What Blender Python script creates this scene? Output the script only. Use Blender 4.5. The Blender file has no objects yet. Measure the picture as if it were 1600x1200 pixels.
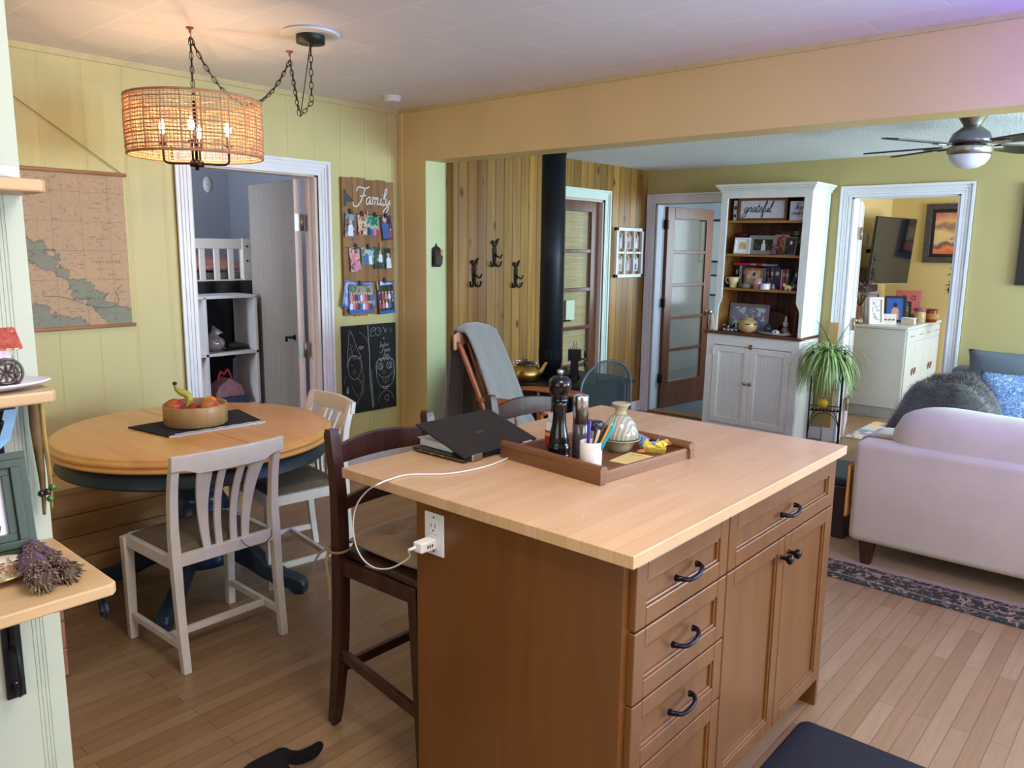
import bpy, bmesh, math, random
from mathutils import Matrix, Vector
random.seed(7)
PI = math.pi
S = bpy.context.scene
C = S.collection
# ---------------------------------------------------------------- camera, world, exposure, large lights
EYE = Vector((0, 0, 1.56))
FPX = 1232.2
_yaw, _pit, _rol = math.radians(40.976), math.radians(9.681), math.radians(0.670)
_F = Vector((-math.sin(_yaw)*math.cos(_pit), math.cos(_yaw)*math.cos(_pit), -math.sin(_pit)))
_r = Vector((math.cos(_yaw), math.sin(_yaw), 0)); _u = _r.cross(_F)
_R = math.cos(_rol)*_r + math.sin(_rol)*_u
_U = -math.sin(_rol)*_r + math.cos(_rol)*_u
cam_d = bpy.data.cameras.new('camera'); cam = bpy.data.objects.new('camera', cam_d); C.objects.link(cam)
cam_d.sensor_width = 36; cam_d.lens = FPX/1600*36; cam_d.clip_start = 0.05
_m = Matrix((_R, _U, -_F)).transposed().to_4x4(); _m.translation = EYE
cam.matrix_world = _m
S.camera = cam
S.view_settings.view_transform = 'Standard'; S.view_settings.look = 'None'
S.view_settings.gamma = 1; S.view_settings.use_curve_mapping = False
S.view_settings.exposure = 0.05
W = bpy.data.worlds.new('world'); S.world = W; W.use_nodes = True
W.node_tree.nodes['Background'].inputs[0].default_value = (0.62, 0.78, 1.0, 1)
W.node_tree.nodes['Background'].inputs[1].default_value = 1.0

def area(name, loc, rot, sx, sy, col, e):
    l = bpy.data.lights.new(name, 'AREA'); l.shape = 'RECTANGLE'; l.size = sx; l.size_y = sy
    l.color = col; l.energy = e
    o = bpy.data.objects.new(name, l); C.objects.link(o); o.location = loc; o.rotation_euler = rot
    return o
# daylight through the windows of the place (openings are built in wall_right and wall_rear only)
area('window_light_living', (2.52, 5.3, 1.45), (0, PI/2+.22, 0), 1.3, 1.9, (.58, .86, 1.0), 280)
area('window_light_kitchen', (2.52, 1.9, 1.5), (0, PI/2+.35, 0), 1.1, 2.0, (.76, .80, 1.0), 90)
area('window_light_rear', (-.7, -1.92, 1.55), (PI/2+.4, 0, 0), 2.6, 1.2, (.97, .97, 1.0), 34)
area('added_ceiling_light', (-.25, 1.0, 2.46), (0, 0, 0), .7, .7, (1.0, .95, .88), 34)  # added overhead fill that brightens the counter and floor from above
area('window_light_study', (.25, 8.3, 1.45), (0, PI/2, 0), 1.2, 1.4, (.75, .88, 1.0), 75)
area('hall_fill_light', (-2.80, 7.9, 1.5), (0, PI/2, 0), 1.1, 1.1, (.75, .9, 1.0), 34)  # added fill for the hall, set on its inner wall without a window
area('bedroom_fill_light', (-4.75, .95, 1.5), (0, PI/2, 0), .9, .9, (.80, .88, 1.0), 120)  # added fill for the bedroom's back wall; no window stands behind it


def at(px, py, ax, val):
    """point where the sight line of a photo pixel meets the plane axis ax = val (1600x1200 frame)"""
    d = (px-800)/FPX*_R - (py-600)/FPX*_U + _F
    t = (val-EYE[ax])/d[ax]
    return EYE + t*d

# ---------------------------------------------------------------- materials
def lin(c):
    return tuple(((v/255)/12.92 if v/255 <= .04045 else ((v/255+.055)/1.055)**2.4) for v in c)+(1,)
MATS = {}
def nm(name):
    m = bpy.data.materials.new(name); m.use_nodes = True
    return m, m.node_tree.nodes, m.node_tree.links, m.node_tree.nodes['Principled BSDF']
def N(ns, t, **kw):
    n = ns.new(t)
    for k, v in kw.items():
        if k in n.inputs.keys(): n.inputs[k].default_value = v
        else: setattr(n, k, v)
    return n
def mat(name, c, rough=.55, metal=0, var=.08, scale=12, bump=0, bscale=60, coat=0, emis=None, es=0, trans=0, sheen=0, alpha=1, stretch=(1,1,1), spec=None):
    if name in MATS: return MATS[name]
    m, ns, ls, b = nm(name)
    b.inputs['Roughness'].default_value = rough; b.inputs['Metallic'].default_value = metal
    tc = ns.new('ShaderNodeTexCoord'); mp = N(ns, 'ShaderNodeMapping', Scale=stretch); ls.new(tc.outputs['Object'], mp.inputs[0])
    if var > 0:
        no = N(ns, 'ShaderNodeTexNoise', Scale=scale, Detail=4.0); ls.new(mp.outputs[0], no.inputs['Vector'])
        r = ns.new('ShaderNodeValToRGB'); a = lin(c)
        r.color_ramp.elements[0].position = .3; r.color_ramp.elements[1].position = .7
        r.color_ramp.elements[0].color = tuple(x*(1-var) for x in a[:3])+(1,)
        r.color_ramp.elements[1].color = tuple(min(1, x*(1+var)) for x in a[:3])+(1,)
        ls.new(no.outputs['Fac'], r.inputs[0]); ls.new(r.outputs[0], b.inputs['Base Color'])
    else: b.inputs['Base Color'].default_value = lin(c)
    if bump > 0:
        n2 = N(ns, 'ShaderNodeTexNoise', Scale=bscale, Detail=3.0); ls.new(mp.outputs[0], n2.inputs['Vector'])
        bp = N(ns, 'ShaderNodeBump', Strength=bump, Distance=.01); ls.new(n2.outputs['Fac'], bp.inputs['Height']); ls.new(bp.outputs[0], b.inputs['Normal'])
    if coat: b.inputs['Coat Weight'].default_value = coat; b.inputs['Coat Roughness'].default_value = .15
    if emis: b.inputs['Emission Color'].default_value = lin(emis); b.inputs['Emission Strength'].default_value = es
    if trans: b.inputs['Transmission Weight'].default_value = trans
    if sheen: b.inputs['Sheen Weight'].default_value = sheen
    if spec is not None: b.inputs['Specular IOR Level'].default_value = spec
    b.inputs['Alpha'].default_value = alpha
    MATS[name] = m; return m

def wood(name, c1, c2, axis=0, sc=9, rough=.4, coat=.0, knots=0, plank=None, knotc=(60,35,15)):
    """straight-grained wood; axis = grain direction; plank = (width axis, board width) adds grooves between boards"""
    if name in MATS: return MATS[name]
    m, ns, ls, b = nm(name); b.inputs['Roughness'].default_value = rough
    if coat: b.inputs['Coat Weight'].default_value = coat; b.inputs['Coat Roughness'].default_value = .2
    tc = ns.new('ShaderNodeTexCoord')
    s = [sc*3]*3; s[axis] = sc*.22
    mp = N(ns, 'ShaderNodeMapping', Scale=s); ls.new(tc.outputs['Object'], mp.inputs[0])
    no = N(ns, 'ShaderNodeTexNoise', Scale=1.0, Detail=6.0, Distortion=.8); ls.new(mp.outputs[0], no.inputs['Vector'])
    r = ns.new('ShaderNodeValToRGB'); r.color_ramp.elements[0].position = .3; r.color_ramp.elements[1].position = .72
    r.color_ramp.elements[0].color = lin(c2); r.color_ramp.elements[1].color = lin(c1); ls.new(no.outputs['Fac'], r.inputs[0])
    out = r.outputs[0]
    if plank:
        pa, pw = plank
        sp = ns.new('ShaderNodeSeparateXYZ'); ls.new(tc.outputs['Object'], sp.inputs[0])
        dv = N(ns, 'ShaderNodeMath', operation='DIVIDE'); ls.new(sp.outputs[pa], dv.inputs[0]); dv.inputs[1].default_value = pw
        fl = N(ns, 'ShaderNodeMath', operation='FLOOR'); ls.new(dv.outputs[0], fl.inputs[0])
        wn = N(ns, 'ShaderNodeTexWhiteNoise', noise_dimensions='1D'); ls.new(fl.outputs[0], wn.inputs['W'])
        mr = N(ns, 'ShaderNodeMapRange'); mr.inputs['To Min'].default_value = .62; mr.inputs['To Max'].default_value = 1.15; ls.new(wn.outputs['Value'], mr.inputs['Value'])
        fr = N(ns, 'ShaderNodeMath', operation='FRACT'); ls.new(dv.outputs[0], fr.inputs[0])
        pp = N(ns, 'ShaderNodeMath', operation='PINGPONG'); ls.new(fr.outputs[0], pp.inputs[0]); pp.inputs[1].default_value = .5
        gt = N(ns, 'ShaderNodeMapRange'); gt.inputs['From Min'].default_value = .012; gt.inputs['From Max'].default_value = .05; gt.inputs['To Min'].default_value = .25; ls.new(pp.outputs[0], gt.inputs['Value'])
        mu = N(ns, 'ShaderNodeMath', operation='MULTIPLY'); ls.new(mr.outputs[0], mu.inputs[0]); ls.new(gt.outputs[0], mu.inputs[1])
        vm = N(ns, 'ShaderNodeVectorMath', operation='SCALE'); ls.new(out, vm.inputs[0]); ls.new(mu.outputs[0], vm.inputs['Scale']); out = vm.outputs[0]
        bp = N(ns, 'ShaderNodeBump', Strength=.6, Distance=.01); ls.new(gt.outputs[0], bp.inputs['Height']); ls.new(bp.outputs[0], b.inputs['Normal'])
    if knots:
        s2 = [7.0]*3; s2[axis] = 3.2
        m2 = N(ns, 'ShaderNodeMapping', Scale=s2); ls.new(tc.outputs['Object'], m2.inputs[0])
        vo = N(ns, 'ShaderNodeTexVoronoi', Scale=knots, Randomness=1.0); ls.new(m2.outputs[0], vo.inputs['Vector'])
        kr = N(ns, 'ShaderNodeMapRange'); kr.inputs['From Min'].default_value = .05; kr.inputs['From Max'].default_value = .16; ls.new(vo.outputs['Distance'], kr.inputs['Value'])
        mx = N(ns, 'ShaderNodeMix', data_type='RGBA'); ls.new(kr.outputs[0], mx.inputs['Factor']); mx.inputs['A'].default_value = lin(knotc); ls.new(out, mx.inputs['B']); out = mx.outputs['Result']
    ls.new(out, b.inputs['Base Color'])
    MATS[name] = m; return m

def strips(name, c1, c2, mort, length, width, rot=0, rough=.35, mortar=.0015, bump=.2, coat=.1, grain=1.0, offset=.37, bias=0):
    """boards or tiles laid in staggered rows in the object's XY plane; rows run along X, or Y when rot = 90"""
    m, ns, ls, b = nm(name); b.inputs['Roughness'].default_value = rough; b.inputs['Coat Weight'].default_value = coat
    tc = ns.new('ShaderNodeTexCoord'); mp = N(ns, 'ShaderNodeMapping'); mp.inputs['Rotation'].default_value = (0, 0, math.radians(rot)); ls.new(tc.outputs['Object'], mp.inputs[0])
    br = ns.new('ShaderNodeTexBrick'); br.offset = offset; br.offset_frequency = 2
    for k, v in (('Scale', 1.0), ('Brick Width', length), ('Row Height', width), ('Mortar Size', mortar), ('Mortar Smooth', .3), ('Bias', bias)): br.inputs[k].default_value = v
    br.inputs['Color1'].default_value = lin(c1); br.inputs['Color2'].default_value = lin(c2); br.inputs['Mortar'].default_value = lin(mort)
    ls.new(mp.outputs[0], br.inputs['Vector']); out = br.outputs['Color']
    if grain:
        m2 = N(ns, 'ShaderNodeMapping', Scale=(3, 40, 3)); ls.new(mp.outputs[0], m2.inputs[0])
        no = N(ns, 'ShaderNodeTexNoise', Scale=1.0, Detail=6.0, Distortion=1.5); ls.new(m2.outputs[0], no.inputs['Vector'])
        mr = N(ns, 'ShaderNodeMapRange'); mr.inputs['To Min'].default_value = 1-.3*grain; mr.inputs['To Max'].default_value = 1+.3*grain; ls.new(no.outputs['Fac'], mr.inputs['Value'])
        vm = N(ns, 'ShaderNodeVectorMath', operation='SCALE'); ls.new(out, vm.inputs[0]); ls.new(mr.outputs[0], vm.inputs['Scale']); out = vm.outputs[0]
    ls.new(out, b.inputs['Base Color'])
    if bump:
        bp = N(ns, 'ShaderNodeBump', Strength=bump, Distance=.004); bp.invert = True; ls.new(br.outputs['Fac'], bp.inputs['Height']); ls.new(bp.outputs[0], b.inputs['Normal'])
    MATS[name] = m; return m

def stains(m, col, scale=2.2, lo=.60, hi=.70, amt=.5):
    ns, ls = m.node_tree.nodes, m.node_tree.links; b = ns['Principled BSDF']; src = b.inputs['Base Color'].links[0].from_socket
    tc = ns.new('ShaderNodeTexCoord'); no = N(ns, 'ShaderNodeTexNoise', Scale=scale, Detail=5.0, Roughness=.6); ls.new(tc.outputs['Object'], no.inputs['Vector'])
    mr = N(ns, 'ShaderNodeMapRange'); mr.inputs['From Min'].default_value = lo; mr.inputs['From Max'].default_value = hi; mr.inputs['To Max'].default_value = amt; ls.new(no.outputs['Fac'], mr.inputs['Value'])
    mx = N(ns, 'ShaderNodeMix', data_type='RGBA'); ls.new(mr.outputs[0], mx.inputs['Factor']); ls.new(src, mx.inputs['A']); mx.inputs['B'].default_value = lin(col); ls.new(mx.outputs['Result'], b.inputs['Base Color'])
def photo(name, cols, scale=8, rough=.25, stretch=(1,1,1)):
    """print whose picture is made of patches of the given colours"""
    if name in MATS: return MATS[name]
    m, ns, ls, b = nm(name); b.inputs['Roughness'].default_value = rough
    tc = ns.new('ShaderNodeTexCoord'); mp = N(ns, 'ShaderNodeMapping', Scale=stretch); ls.new(tc.outputs['Object'], mp.inputs[0])
    no = N(ns, 'ShaderNodeTexNoise', Scale=scale*10.0, Detail=2.0, Distortion=.6); ls.new(mp.outputs[0], no.inputs['Vector'])
    r = ns.new('ShaderNodeValToRGB'); cr = r.color_ramp; cr.interpolation = 'CONSTANT'
    n = len(cols)
    cr.elements[0].position = 0; cr.elements[0].color = lin(cols[0]); cr.elements[1].position = .34; cr.elements[1].color = lin(cols[min(1, n-1)])
    for i in range(2, n):
        e = cr.elements.new(.34+.32*(i-1)/(n-1)); e.color = lin(cols[i])
    ls.new(no.outputs['Fac'], r.inputs[0]); ls.new(r.outputs[0], b.inputs['Base Color'])
    MATS[name] = m; return m

def groove_paint(name, c, axis, period, gw=.012, rough=.5, depth=.4, double=True):
    """painted panelling: a narrow groove every period along the axis"""
    m, ns, ls, b = nm(name); b.inputs['Roughness'].default_value = rough
    tc = ns.new('ShaderNodeTexCoord'); sp = ns.new('ShaderNodeSeparateXYZ'); ls.new(tc.outputs['Object'], sp.inputs[0])
    dv = N(ns, 'ShaderNodeMath', operation='DIVIDE'); ls.new(sp.outputs[axis], dv.inputs[0]); dv.inputs[1].default_value = period
    fr = N(ns, 'ShaderNodeMath', operation='FRACT'); ls.new(dv.outputs[0], fr.inputs[0])
    s1 = N(ns, 'ShaderNodeMath', operation='SUBTRACT'); ls.new(fr.outputs[0], s1.inputs[0]); s1.inputs[1].default_value = .5
    ab = N(ns, 'ShaderNodeMath', operation='ABSOLUTE'); ls.new(s1.outputs[0], ab.inputs[0])
    mr = N(ns, 'ShaderNodeMapRange'); mr.inputs['From Min'].default_value = .2*gw/period; mr.inputs['From Max'].default_value = gw/period; ls.new(ab.outputs[0], mr.inputs['Value'])
    no = N(ns, 'ShaderNodeTexNoise', Scale=3.0, Detail=3.0); ls.new(tc.outputs['Object'], no.inputs['Vector'])
    m2 = N(ns, 'ShaderNodeMapRange'); m2.inputs['To Min'].default_value = .93; m2.inputs['To Max'].default_value = 1.05; ls.new(no.outputs['Fac'], m2.inputs['Value'])
    col = N(ns, 'ShaderNodeRGB'); col.outputs[0].default_value = lin(c)
    vm = N(ns, 'ShaderNodeVectorMath', operation='SCALE'); ls.new(col.outputs[0], vm.inputs[0]); ls.new(m2.outputs[0], vm.inputs['Scale'])
    ls.new(vm.outputs[0], b.inputs['Base Color'])
    bp = N(ns, 'ShaderNodeBump', Strength=depth, Distance=.006); ls.new(mr.outputs[0], bp.inputs['Height']); ls.new(bp.outputs[0], b.inputs['Normal'])
    MATS[name] = m; return m

WHITE = mat('white_paint', (226, 226, 224), .4, var=.03)
TRIMW = mat('white_trim_paint', (232, 230, 232), .35, var=.03)
YELLOW = groove_paint('yellow_wall_paint', (206, 194, 132), 1, .2035)
MUST = mat('mustard_wall_paint', (224, 196, 136), .5, var=.04, scale=2)
YEL2 = mat('yellow_living_paint', (186, 168, 112), .55, var=.03, scale=2)
GREENW = mat('pale_green_paint', (176, 180, 158), .45, var=.03, scale=3)
REVEAL = mat('greenish_lit_paint', (204, 210, 158), .5, var=.03, scale=3)  # pale yellow end of the stub wall; its greenish light is put into the colour
CEIL = strips('ceiling_tiles', (240, 236, 242), (236, 232, 238), (254, 254, 254), .66, .334, 0, .45, .0035, .3, 0, 0, .5)
POP = mat('textured_ceiling', (242, 246, 250), .9, var=.05, scale=60, bump=.8, bscale=90)
FLOOR = strips('oak_strip_floor', (160, 128, 94), (144, 110, 76), (96, 68, 46), .82, .058, 90, .36, .0012, .25, .12, .75, .41)
PLANK = wood('knotty_cedar_planks', (184, 136, 60), (138, 94, 36), 2, 3.2, .45, .1, 1.0, (1, .098))
DARKW = wood('dark_walnut_stain', (74, 42, 28), (48, 25, 17), 2, 9, .42, .1)
REDW = wood('reddish_door_wood', (150, 84, 44), (118, 62, 30), 2, 6, .35, .2)
MAPLE = wood('honey_maple', (146, 98, 50), (130, 82, 38), 2, 5, .38, .2)
MAPLEY = wood('honey_maple_rail', (160, 108, 56), (142, 92, 42), 1, 5, .38, .2)
BUTCH = strips('butcher_block', (210, 172, 130), (201, 161, 118), (186, 146, 104), .9, .042, 90, .4, .0007, .05, .1, .35, .43)
stains(BUTCH, (178, 120, 78), 7.0, .64, .72, .30)
stains(BUTCH, (190, 140, 100), 2.1, .5, .7, .4)
OAKT = wood('oak_table_top', (246, 186, 104), (234, 164, 84), 0, 6, .32, .3)
PINE = wood('varnished_pine', (232, 180, 120), (204, 146, 88), 1, 6, .35, .3, .6, None)
PINKW = wood('pink_brown_pine', (206, 152, 128), (184, 128, 104), 1, 6, .5, 0)
SHELFW = wood('pale_beech_shelf', (196, 160, 116), (178, 142, 98), 1, 7, .45, .05)
BLACKM = mat('black_iron', (26, 26, 28), .45, .6, var=.1)
BLACK = mat('black_plastic', (22, 22, 24), .4, 0, var=.05)
STEEL = mat('brushed_steel', (196, 196, 200), .25, 1, var=.04, stretch=(1, 1, 8))
NICKEL = mat('satin_nickel', (168, 162, 152), .35, 1, var=.03)
BRASS = mat('aged_brass', (178, 142, 76), .3, 1, var=.15, scale=8)
CHWHITE = mat('worn_white_chair_paint', (228, 218, 204), .45, var=.06, scale=14)
NAVYG = mat('dark_teal_table_paint', (34, 48, 54), .4, var=.08)
PEDB = mat('blue_pedestal_paint', (22, 52, 86), .35, var=.15, coat=.3)
GLASS = mat('clear_glass', (235, 240, 242), .03, 0, var=0, trans=1)
GOLD = mat('gold_rim', (212, 176, 96), .3, 1, var=0)
CREAM = mat('cream_enamel', (222, 208, 150), .4, var=.1)
HUTCH = mat('cream_hutch_paint', (228, 228, 220), .5, var=.04)
HUTCHB = wood('hutch_inside_wood', (112, 62, 34), (84, 44, 22), 2, 6, .5)
HUTCHS = wood('hutch_shelf_wood', (170, 118, 56), (140, 92, 40), 0, 6, .45)
PAPER = mat('white_paper', (232, 230, 226), .7, var=.03)
BLUEW = mat('pale_blue_wall_paint', (196, 206, 214), .6, var=.03)
GREYW = mat('bedroom_grey_paint', (150, 156, 168), .6, var=.03, scale=2)
TILE = strips('grey_floor_tiles', (112, 128, 134), (98, 112, 118), (80, 90, 94), .6, .3, 0, .3, .004, .2, .1, .3, .5)

# ---------------------------------------------------------------- mesh helpers
def bmn(): return bmesh.new()
def T(x=0, y=0, z=0, rz=0, rx=0, ry=0, s=1):
    return Matrix.Translation((x, y, z)) @ Matrix.Rotation(rz, 4, 'Z') @ Matrix.Rotation(ry, 4, 'Y') @ Matrix.Rotation(rx, 4, 'X') @ Matrix.Scale(s, 4)
I4 = Matrix.Identity(4)
def FX(x, y, z): return Matrix(((0, 0, 1, x), (1, 0, 0, y), (0, 1, 0, z), (0, 0, 0, 1)))   # u=+Y v=+Z w=+X
def FY(x, y, z): return Matrix(((1, 0, 0, x), (0, 0, -1, y), (0, 1, 0, z), (0, 0, 0, 1)))  # u=+X v=+Z w=-Y
def bx(bm, x0, x1, y0, y1, z0, z1, M=I4, mi=0, taper=None):
    vs = []
    for z in (z0, z1):
        for (x, y) in ((x0, y0), (x1, y0), (x1, y1), (x0, y1)):
            if taper and z == z1:
                cx, cy = (x0+x1)/2, (y0+y1)/2; x, y = cx+(x-cx)*taper, cy+(y-cy)*taper
            vs.append(bm.verts.new(M @ Vector((x, y, z))))
    for f in ((3, 2, 1, 0), (4, 5, 6, 7), (0, 1, 5, 4), (1, 2, 6, 5), (2, 3, 7, 6), (3, 0, 4, 7)):
        bm.faces.new([vs[i] for i in f]).material_index = mi
    return vs
def lathe(bm, prof, seg=24, M=I4, mi=0, sx=1, sy=1):
    rings = []
    for r, z in prof:
        if r < 1e-6: rings.append([bm.verts.new(M @ Vector((0, 0, z)))])
        else: rings.append([bm.verts.new(M @ Vector((r*sx*math.cos(2*PI*i/seg), r*sy*math.sin(2*PI*i/seg), z))) for i in range(seg)])
    for a, b in zip(rings, rings[1:]):
        for i in range(seg):
            j = (i+1) % seg
            if len(a) == 1 and len(b) == 1: continue
            if len(a) == 1: f = (a[0], b[j], b[i])
            elif len(b) == 1: f = (a[i], a[j], b[0])
            else: f = (a[i], a[j], b[j], b[i])
            q = bm.faces.new(f); q.material_index = mi; q.smooth = True
    if len(rings[0]) > 1: bm.faces.new(rings[0][::-1]).material_index = mi
    if len(rings[-1]) > 1: bm.faces.new(rings[-1]).material_index = mi
def cat(pts, n=6, closed=False):
    P = [Vector(p) for p in pts]; L = len(P); out = []
    if L < 3: return P
    for i in range(L if closed else L-1):
        g = (lambda k: P[k % L]) if closed else (lambda k: P[max(0, min(L-1, k))])
        p0, p1, p2, p3 = g(i-1), g(i), g(i+1), g(i+2)
        for k in range(n):
            t = k/n
            out.append(.5*((2*p1)+(p2-p0)*t+(2*p0-5*p1+4*p2-p3)*t*t+(3*p1-p0-3*p2+p3)*t**3))
    if not closed: out.append(P[-1])
    return out
def tube(bm, pts, r, seg=8, M=I4, mi=0, closed=False, ry=None, up=None):
    """swept tube; r a number or list; ry gives a second radius for a flat section"""
    P = [M @ Vector(p) for p in pts]; n = len(P)
    rr = r if isinstance(r, (list, tuple)) else [r]*n
    if len(rr) != n: rr = [rr[min(len(rr)-1, int(i*(len(rr)-1)/(n-1)))]*(1-((i*(len(rr)-1)/(n-1)) % 1)) + rr[min(len(rr)-1, int(i*(len(rr)-1)/(n-1))+1)]*((i*(len(rr)-1)/(n-1)) % 1) for i in range(n)]
    rings = []; a = None
    for i in range(n):
        if closed: d = P[(i+1) % n]-P[i-1]
        else: d = P[min(n-1, i+1)]-P[max(0, i-1)]
        d.normalize()
        if up is not None: a = (M.to_3x3() @ Vector(up)); a = a-d*a.dot(d)
        elif a is None: a = d.orthogonal()
        else: a = a-d*a.dot(d)
        if a.length < 1e-6: a = d.orthogonal()
        a = a.normalized(); b = d.cross(a)
        r2 = rr[i] if ry is None else ry*rr[i]/max(rr)
        rings.append([bm.verts.new(P[i]+a*rr[i]*math.cos(2*PI*k/seg)+b*r2*math.sin(2*PI*k/seg)) for k in range(seg)])
    m = n if closed else n-1
    for i in range(m):
        A, B = rings[i], rings[(i+1) % n]
        for k in range(seg):
            q = bm.faces.new((A[k], A[(k+1) % seg], B[(k+1) % seg], B[k])); q.smooth = seg > 4; q.material_index = mi
    if not closed:
        bm.faces.new(rings[0][::-1]).material_index = mi; bm.faces.new(rings[-1]).material_index = mi
def bar(bm, p, q, w, h, M=I4, up=(0, 0, 1), mi=0, w2=None, h2=None):
    """straight rectangular bar from p to q, w wide across, h along up"""
    p, q = Vector(p), Vector(q); d = (q-p).normalized(); u = Vector(up); u = (u-d*u.dot(d)).normalized(); s = d.cross(u)
    w2 = w2 or w; h2 = h2 or h
    vs = []
    for c, ww, hh in ((p, w, h), (q, w2, h2)):
        for a, b in ((-1, -1), (1, -1), (1, 1), (-1, 1)): vs.append(bm.verts.new(M @ (c+s*a*ww/2+u*b*hh/2)))
    for f in ((3, 2, 1, 0), (4, 5, 6, 7), (0, 1, 5, 4), (1, 2, 6, 5), (2, 3, 7, 6), (3, 0, 4, 7)):
        bm.faces.new([vs[i] for i in f]).material_index = mi
def prism(bm, out, t0, t1, M=I4, mi=0):
    """outline in local XY extruded from z=t0 to t1"""
    a = [bm.verts.new(M @ Vector((x, y, t0))) for x, y in out]; b = [bm.verts.new(M @ Vector((x, y, t1))) for x, y in out]
    n = len(out)
    bm.faces.new(a[::-1]).material_index = mi; bm.faces.new(b).material_index = mi
    for i in range(n): bm.faces.new((a[i], a[(i+1) % n], b[(i+1) % n], b[i])).material_index = mi
def ribbon(bm, pts, w, M=I4, z=0, mi=0):
    P = [Vector((p[0], p[1], 0)) for p in pts]; n = len(P); L = []
    for i in range(n):
        d = P[min(n-1, i+1)]-P[max(0, i-1)]
        if d.length < 1e-9: d = Vector((1, 0, 0))
        d.normalize(); s = Vector((-d.y, d.x, 0))*w/2
        L.append((bm.verts.new(M @ (P[i]+s+Vector((0, 0, z)))), bm.verts.new(M @ (P[i]-s+Vector((0, 0, z))))))
    for i in range(n-1):
        try: bm.faces.new((L[i][0], L[i][1], L[i+1][1], L[i+1][0])).material_index = mi
        except ValueError: pass
def ball(bm, c, r, M=I4, mi=0, seg=14, sc=(1, 1, 1)):
    m = M @ Matrix.Translation(c) @ Matrix.Diagonal((sc[0], sc[1], sc[2], 1))
    lathe(bm, [(r*math.sin(PI*i/8), -r*math.cos(PI*i/8)) for i in range(9)], seg, m, mi)
def obj(name, bm, m, parent=None, bevel=0, smooth=None, solid=0, sub=0, label=None):
    me = bpy.data.meshes.new(name)
    bmesh.ops.recalc_face_normals(bm, faces=bm.faces[:])
    bm.to_mesh(me); bm.free()
    for x in (m if isinstance(m, (list, tuple)) else [m]): me.materials.append(x)
    o = bpy.data.objects.new(name, me); C.objects.link(o)
    if parent is not None: o.parent = parent
    if solid: md = o.modifiers.new('solid', 'SOLIDIFY'); md.thickness = solid; md.offset = 0
    if bevel: md = o.modifiers.new('bevel', 'BEVEL'); md.width = bevel; md.segments = 2; md.limit_method = 'ANGLE'; md.angle_limit = math.radians(40)
    if sub: md = o.modifiers.new('sub', 'SUBSURF'); md.levels = sub; md.render_levels = sub
    if smooth:
        for p in me.polygons: p.use_smooth = True
    if label: o['label'] = label
    return o
def thing(name, label, category, loc=(0, 0, 0), rz=0, group=None, M=None):
    o = bpy.data.objects.new(name, None); C.objects.link(o); o.empty_display_size = .05
    if M is not None: o.matrix_world = M
    else: o.location = loc; o.rotation_euler = (0, 0, rz)
    o['label'] = label; o['category'] = category
    if group: o['group'] = group
    return o
def tag(o, label, category, group=None, kind=None):
    o['label'] = label; o['category'] = category
    if group: o['group'] = group
    if kind: o['kind'] = kind
    return o
def place(o, M): o.matrix_world = M; return o
def struct(name, bm, m, parent=None, bevel=0):
    o = obj(name, bm, m, parent, bevel)
    if parent is None: o['kind'] = 'structure'
    return o
def dup(root, loc=None, rz=None, label=None, M=None):
    r = root.copy(); C.objects.link(r)
    if M is not None: r.matrix_world = M
    else:
        r.location = loc; r.rotation_euler = (0, 0, rz or 0)
    if label: r['label'] = label
    for ch in list(root.children):
        c = ch.copy(); C.objects.link(c); c.parent = r
        for g in list(ch.children):
            d = g.copy(); C.objects.link(d); d.parent = c
    return r
def box_obj(name, dims, m, parent=None, bevel=0, **k):
    b = bmn(); bx(b, *dims); return obj(name, b, m, parent, bevel, **k)

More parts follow.
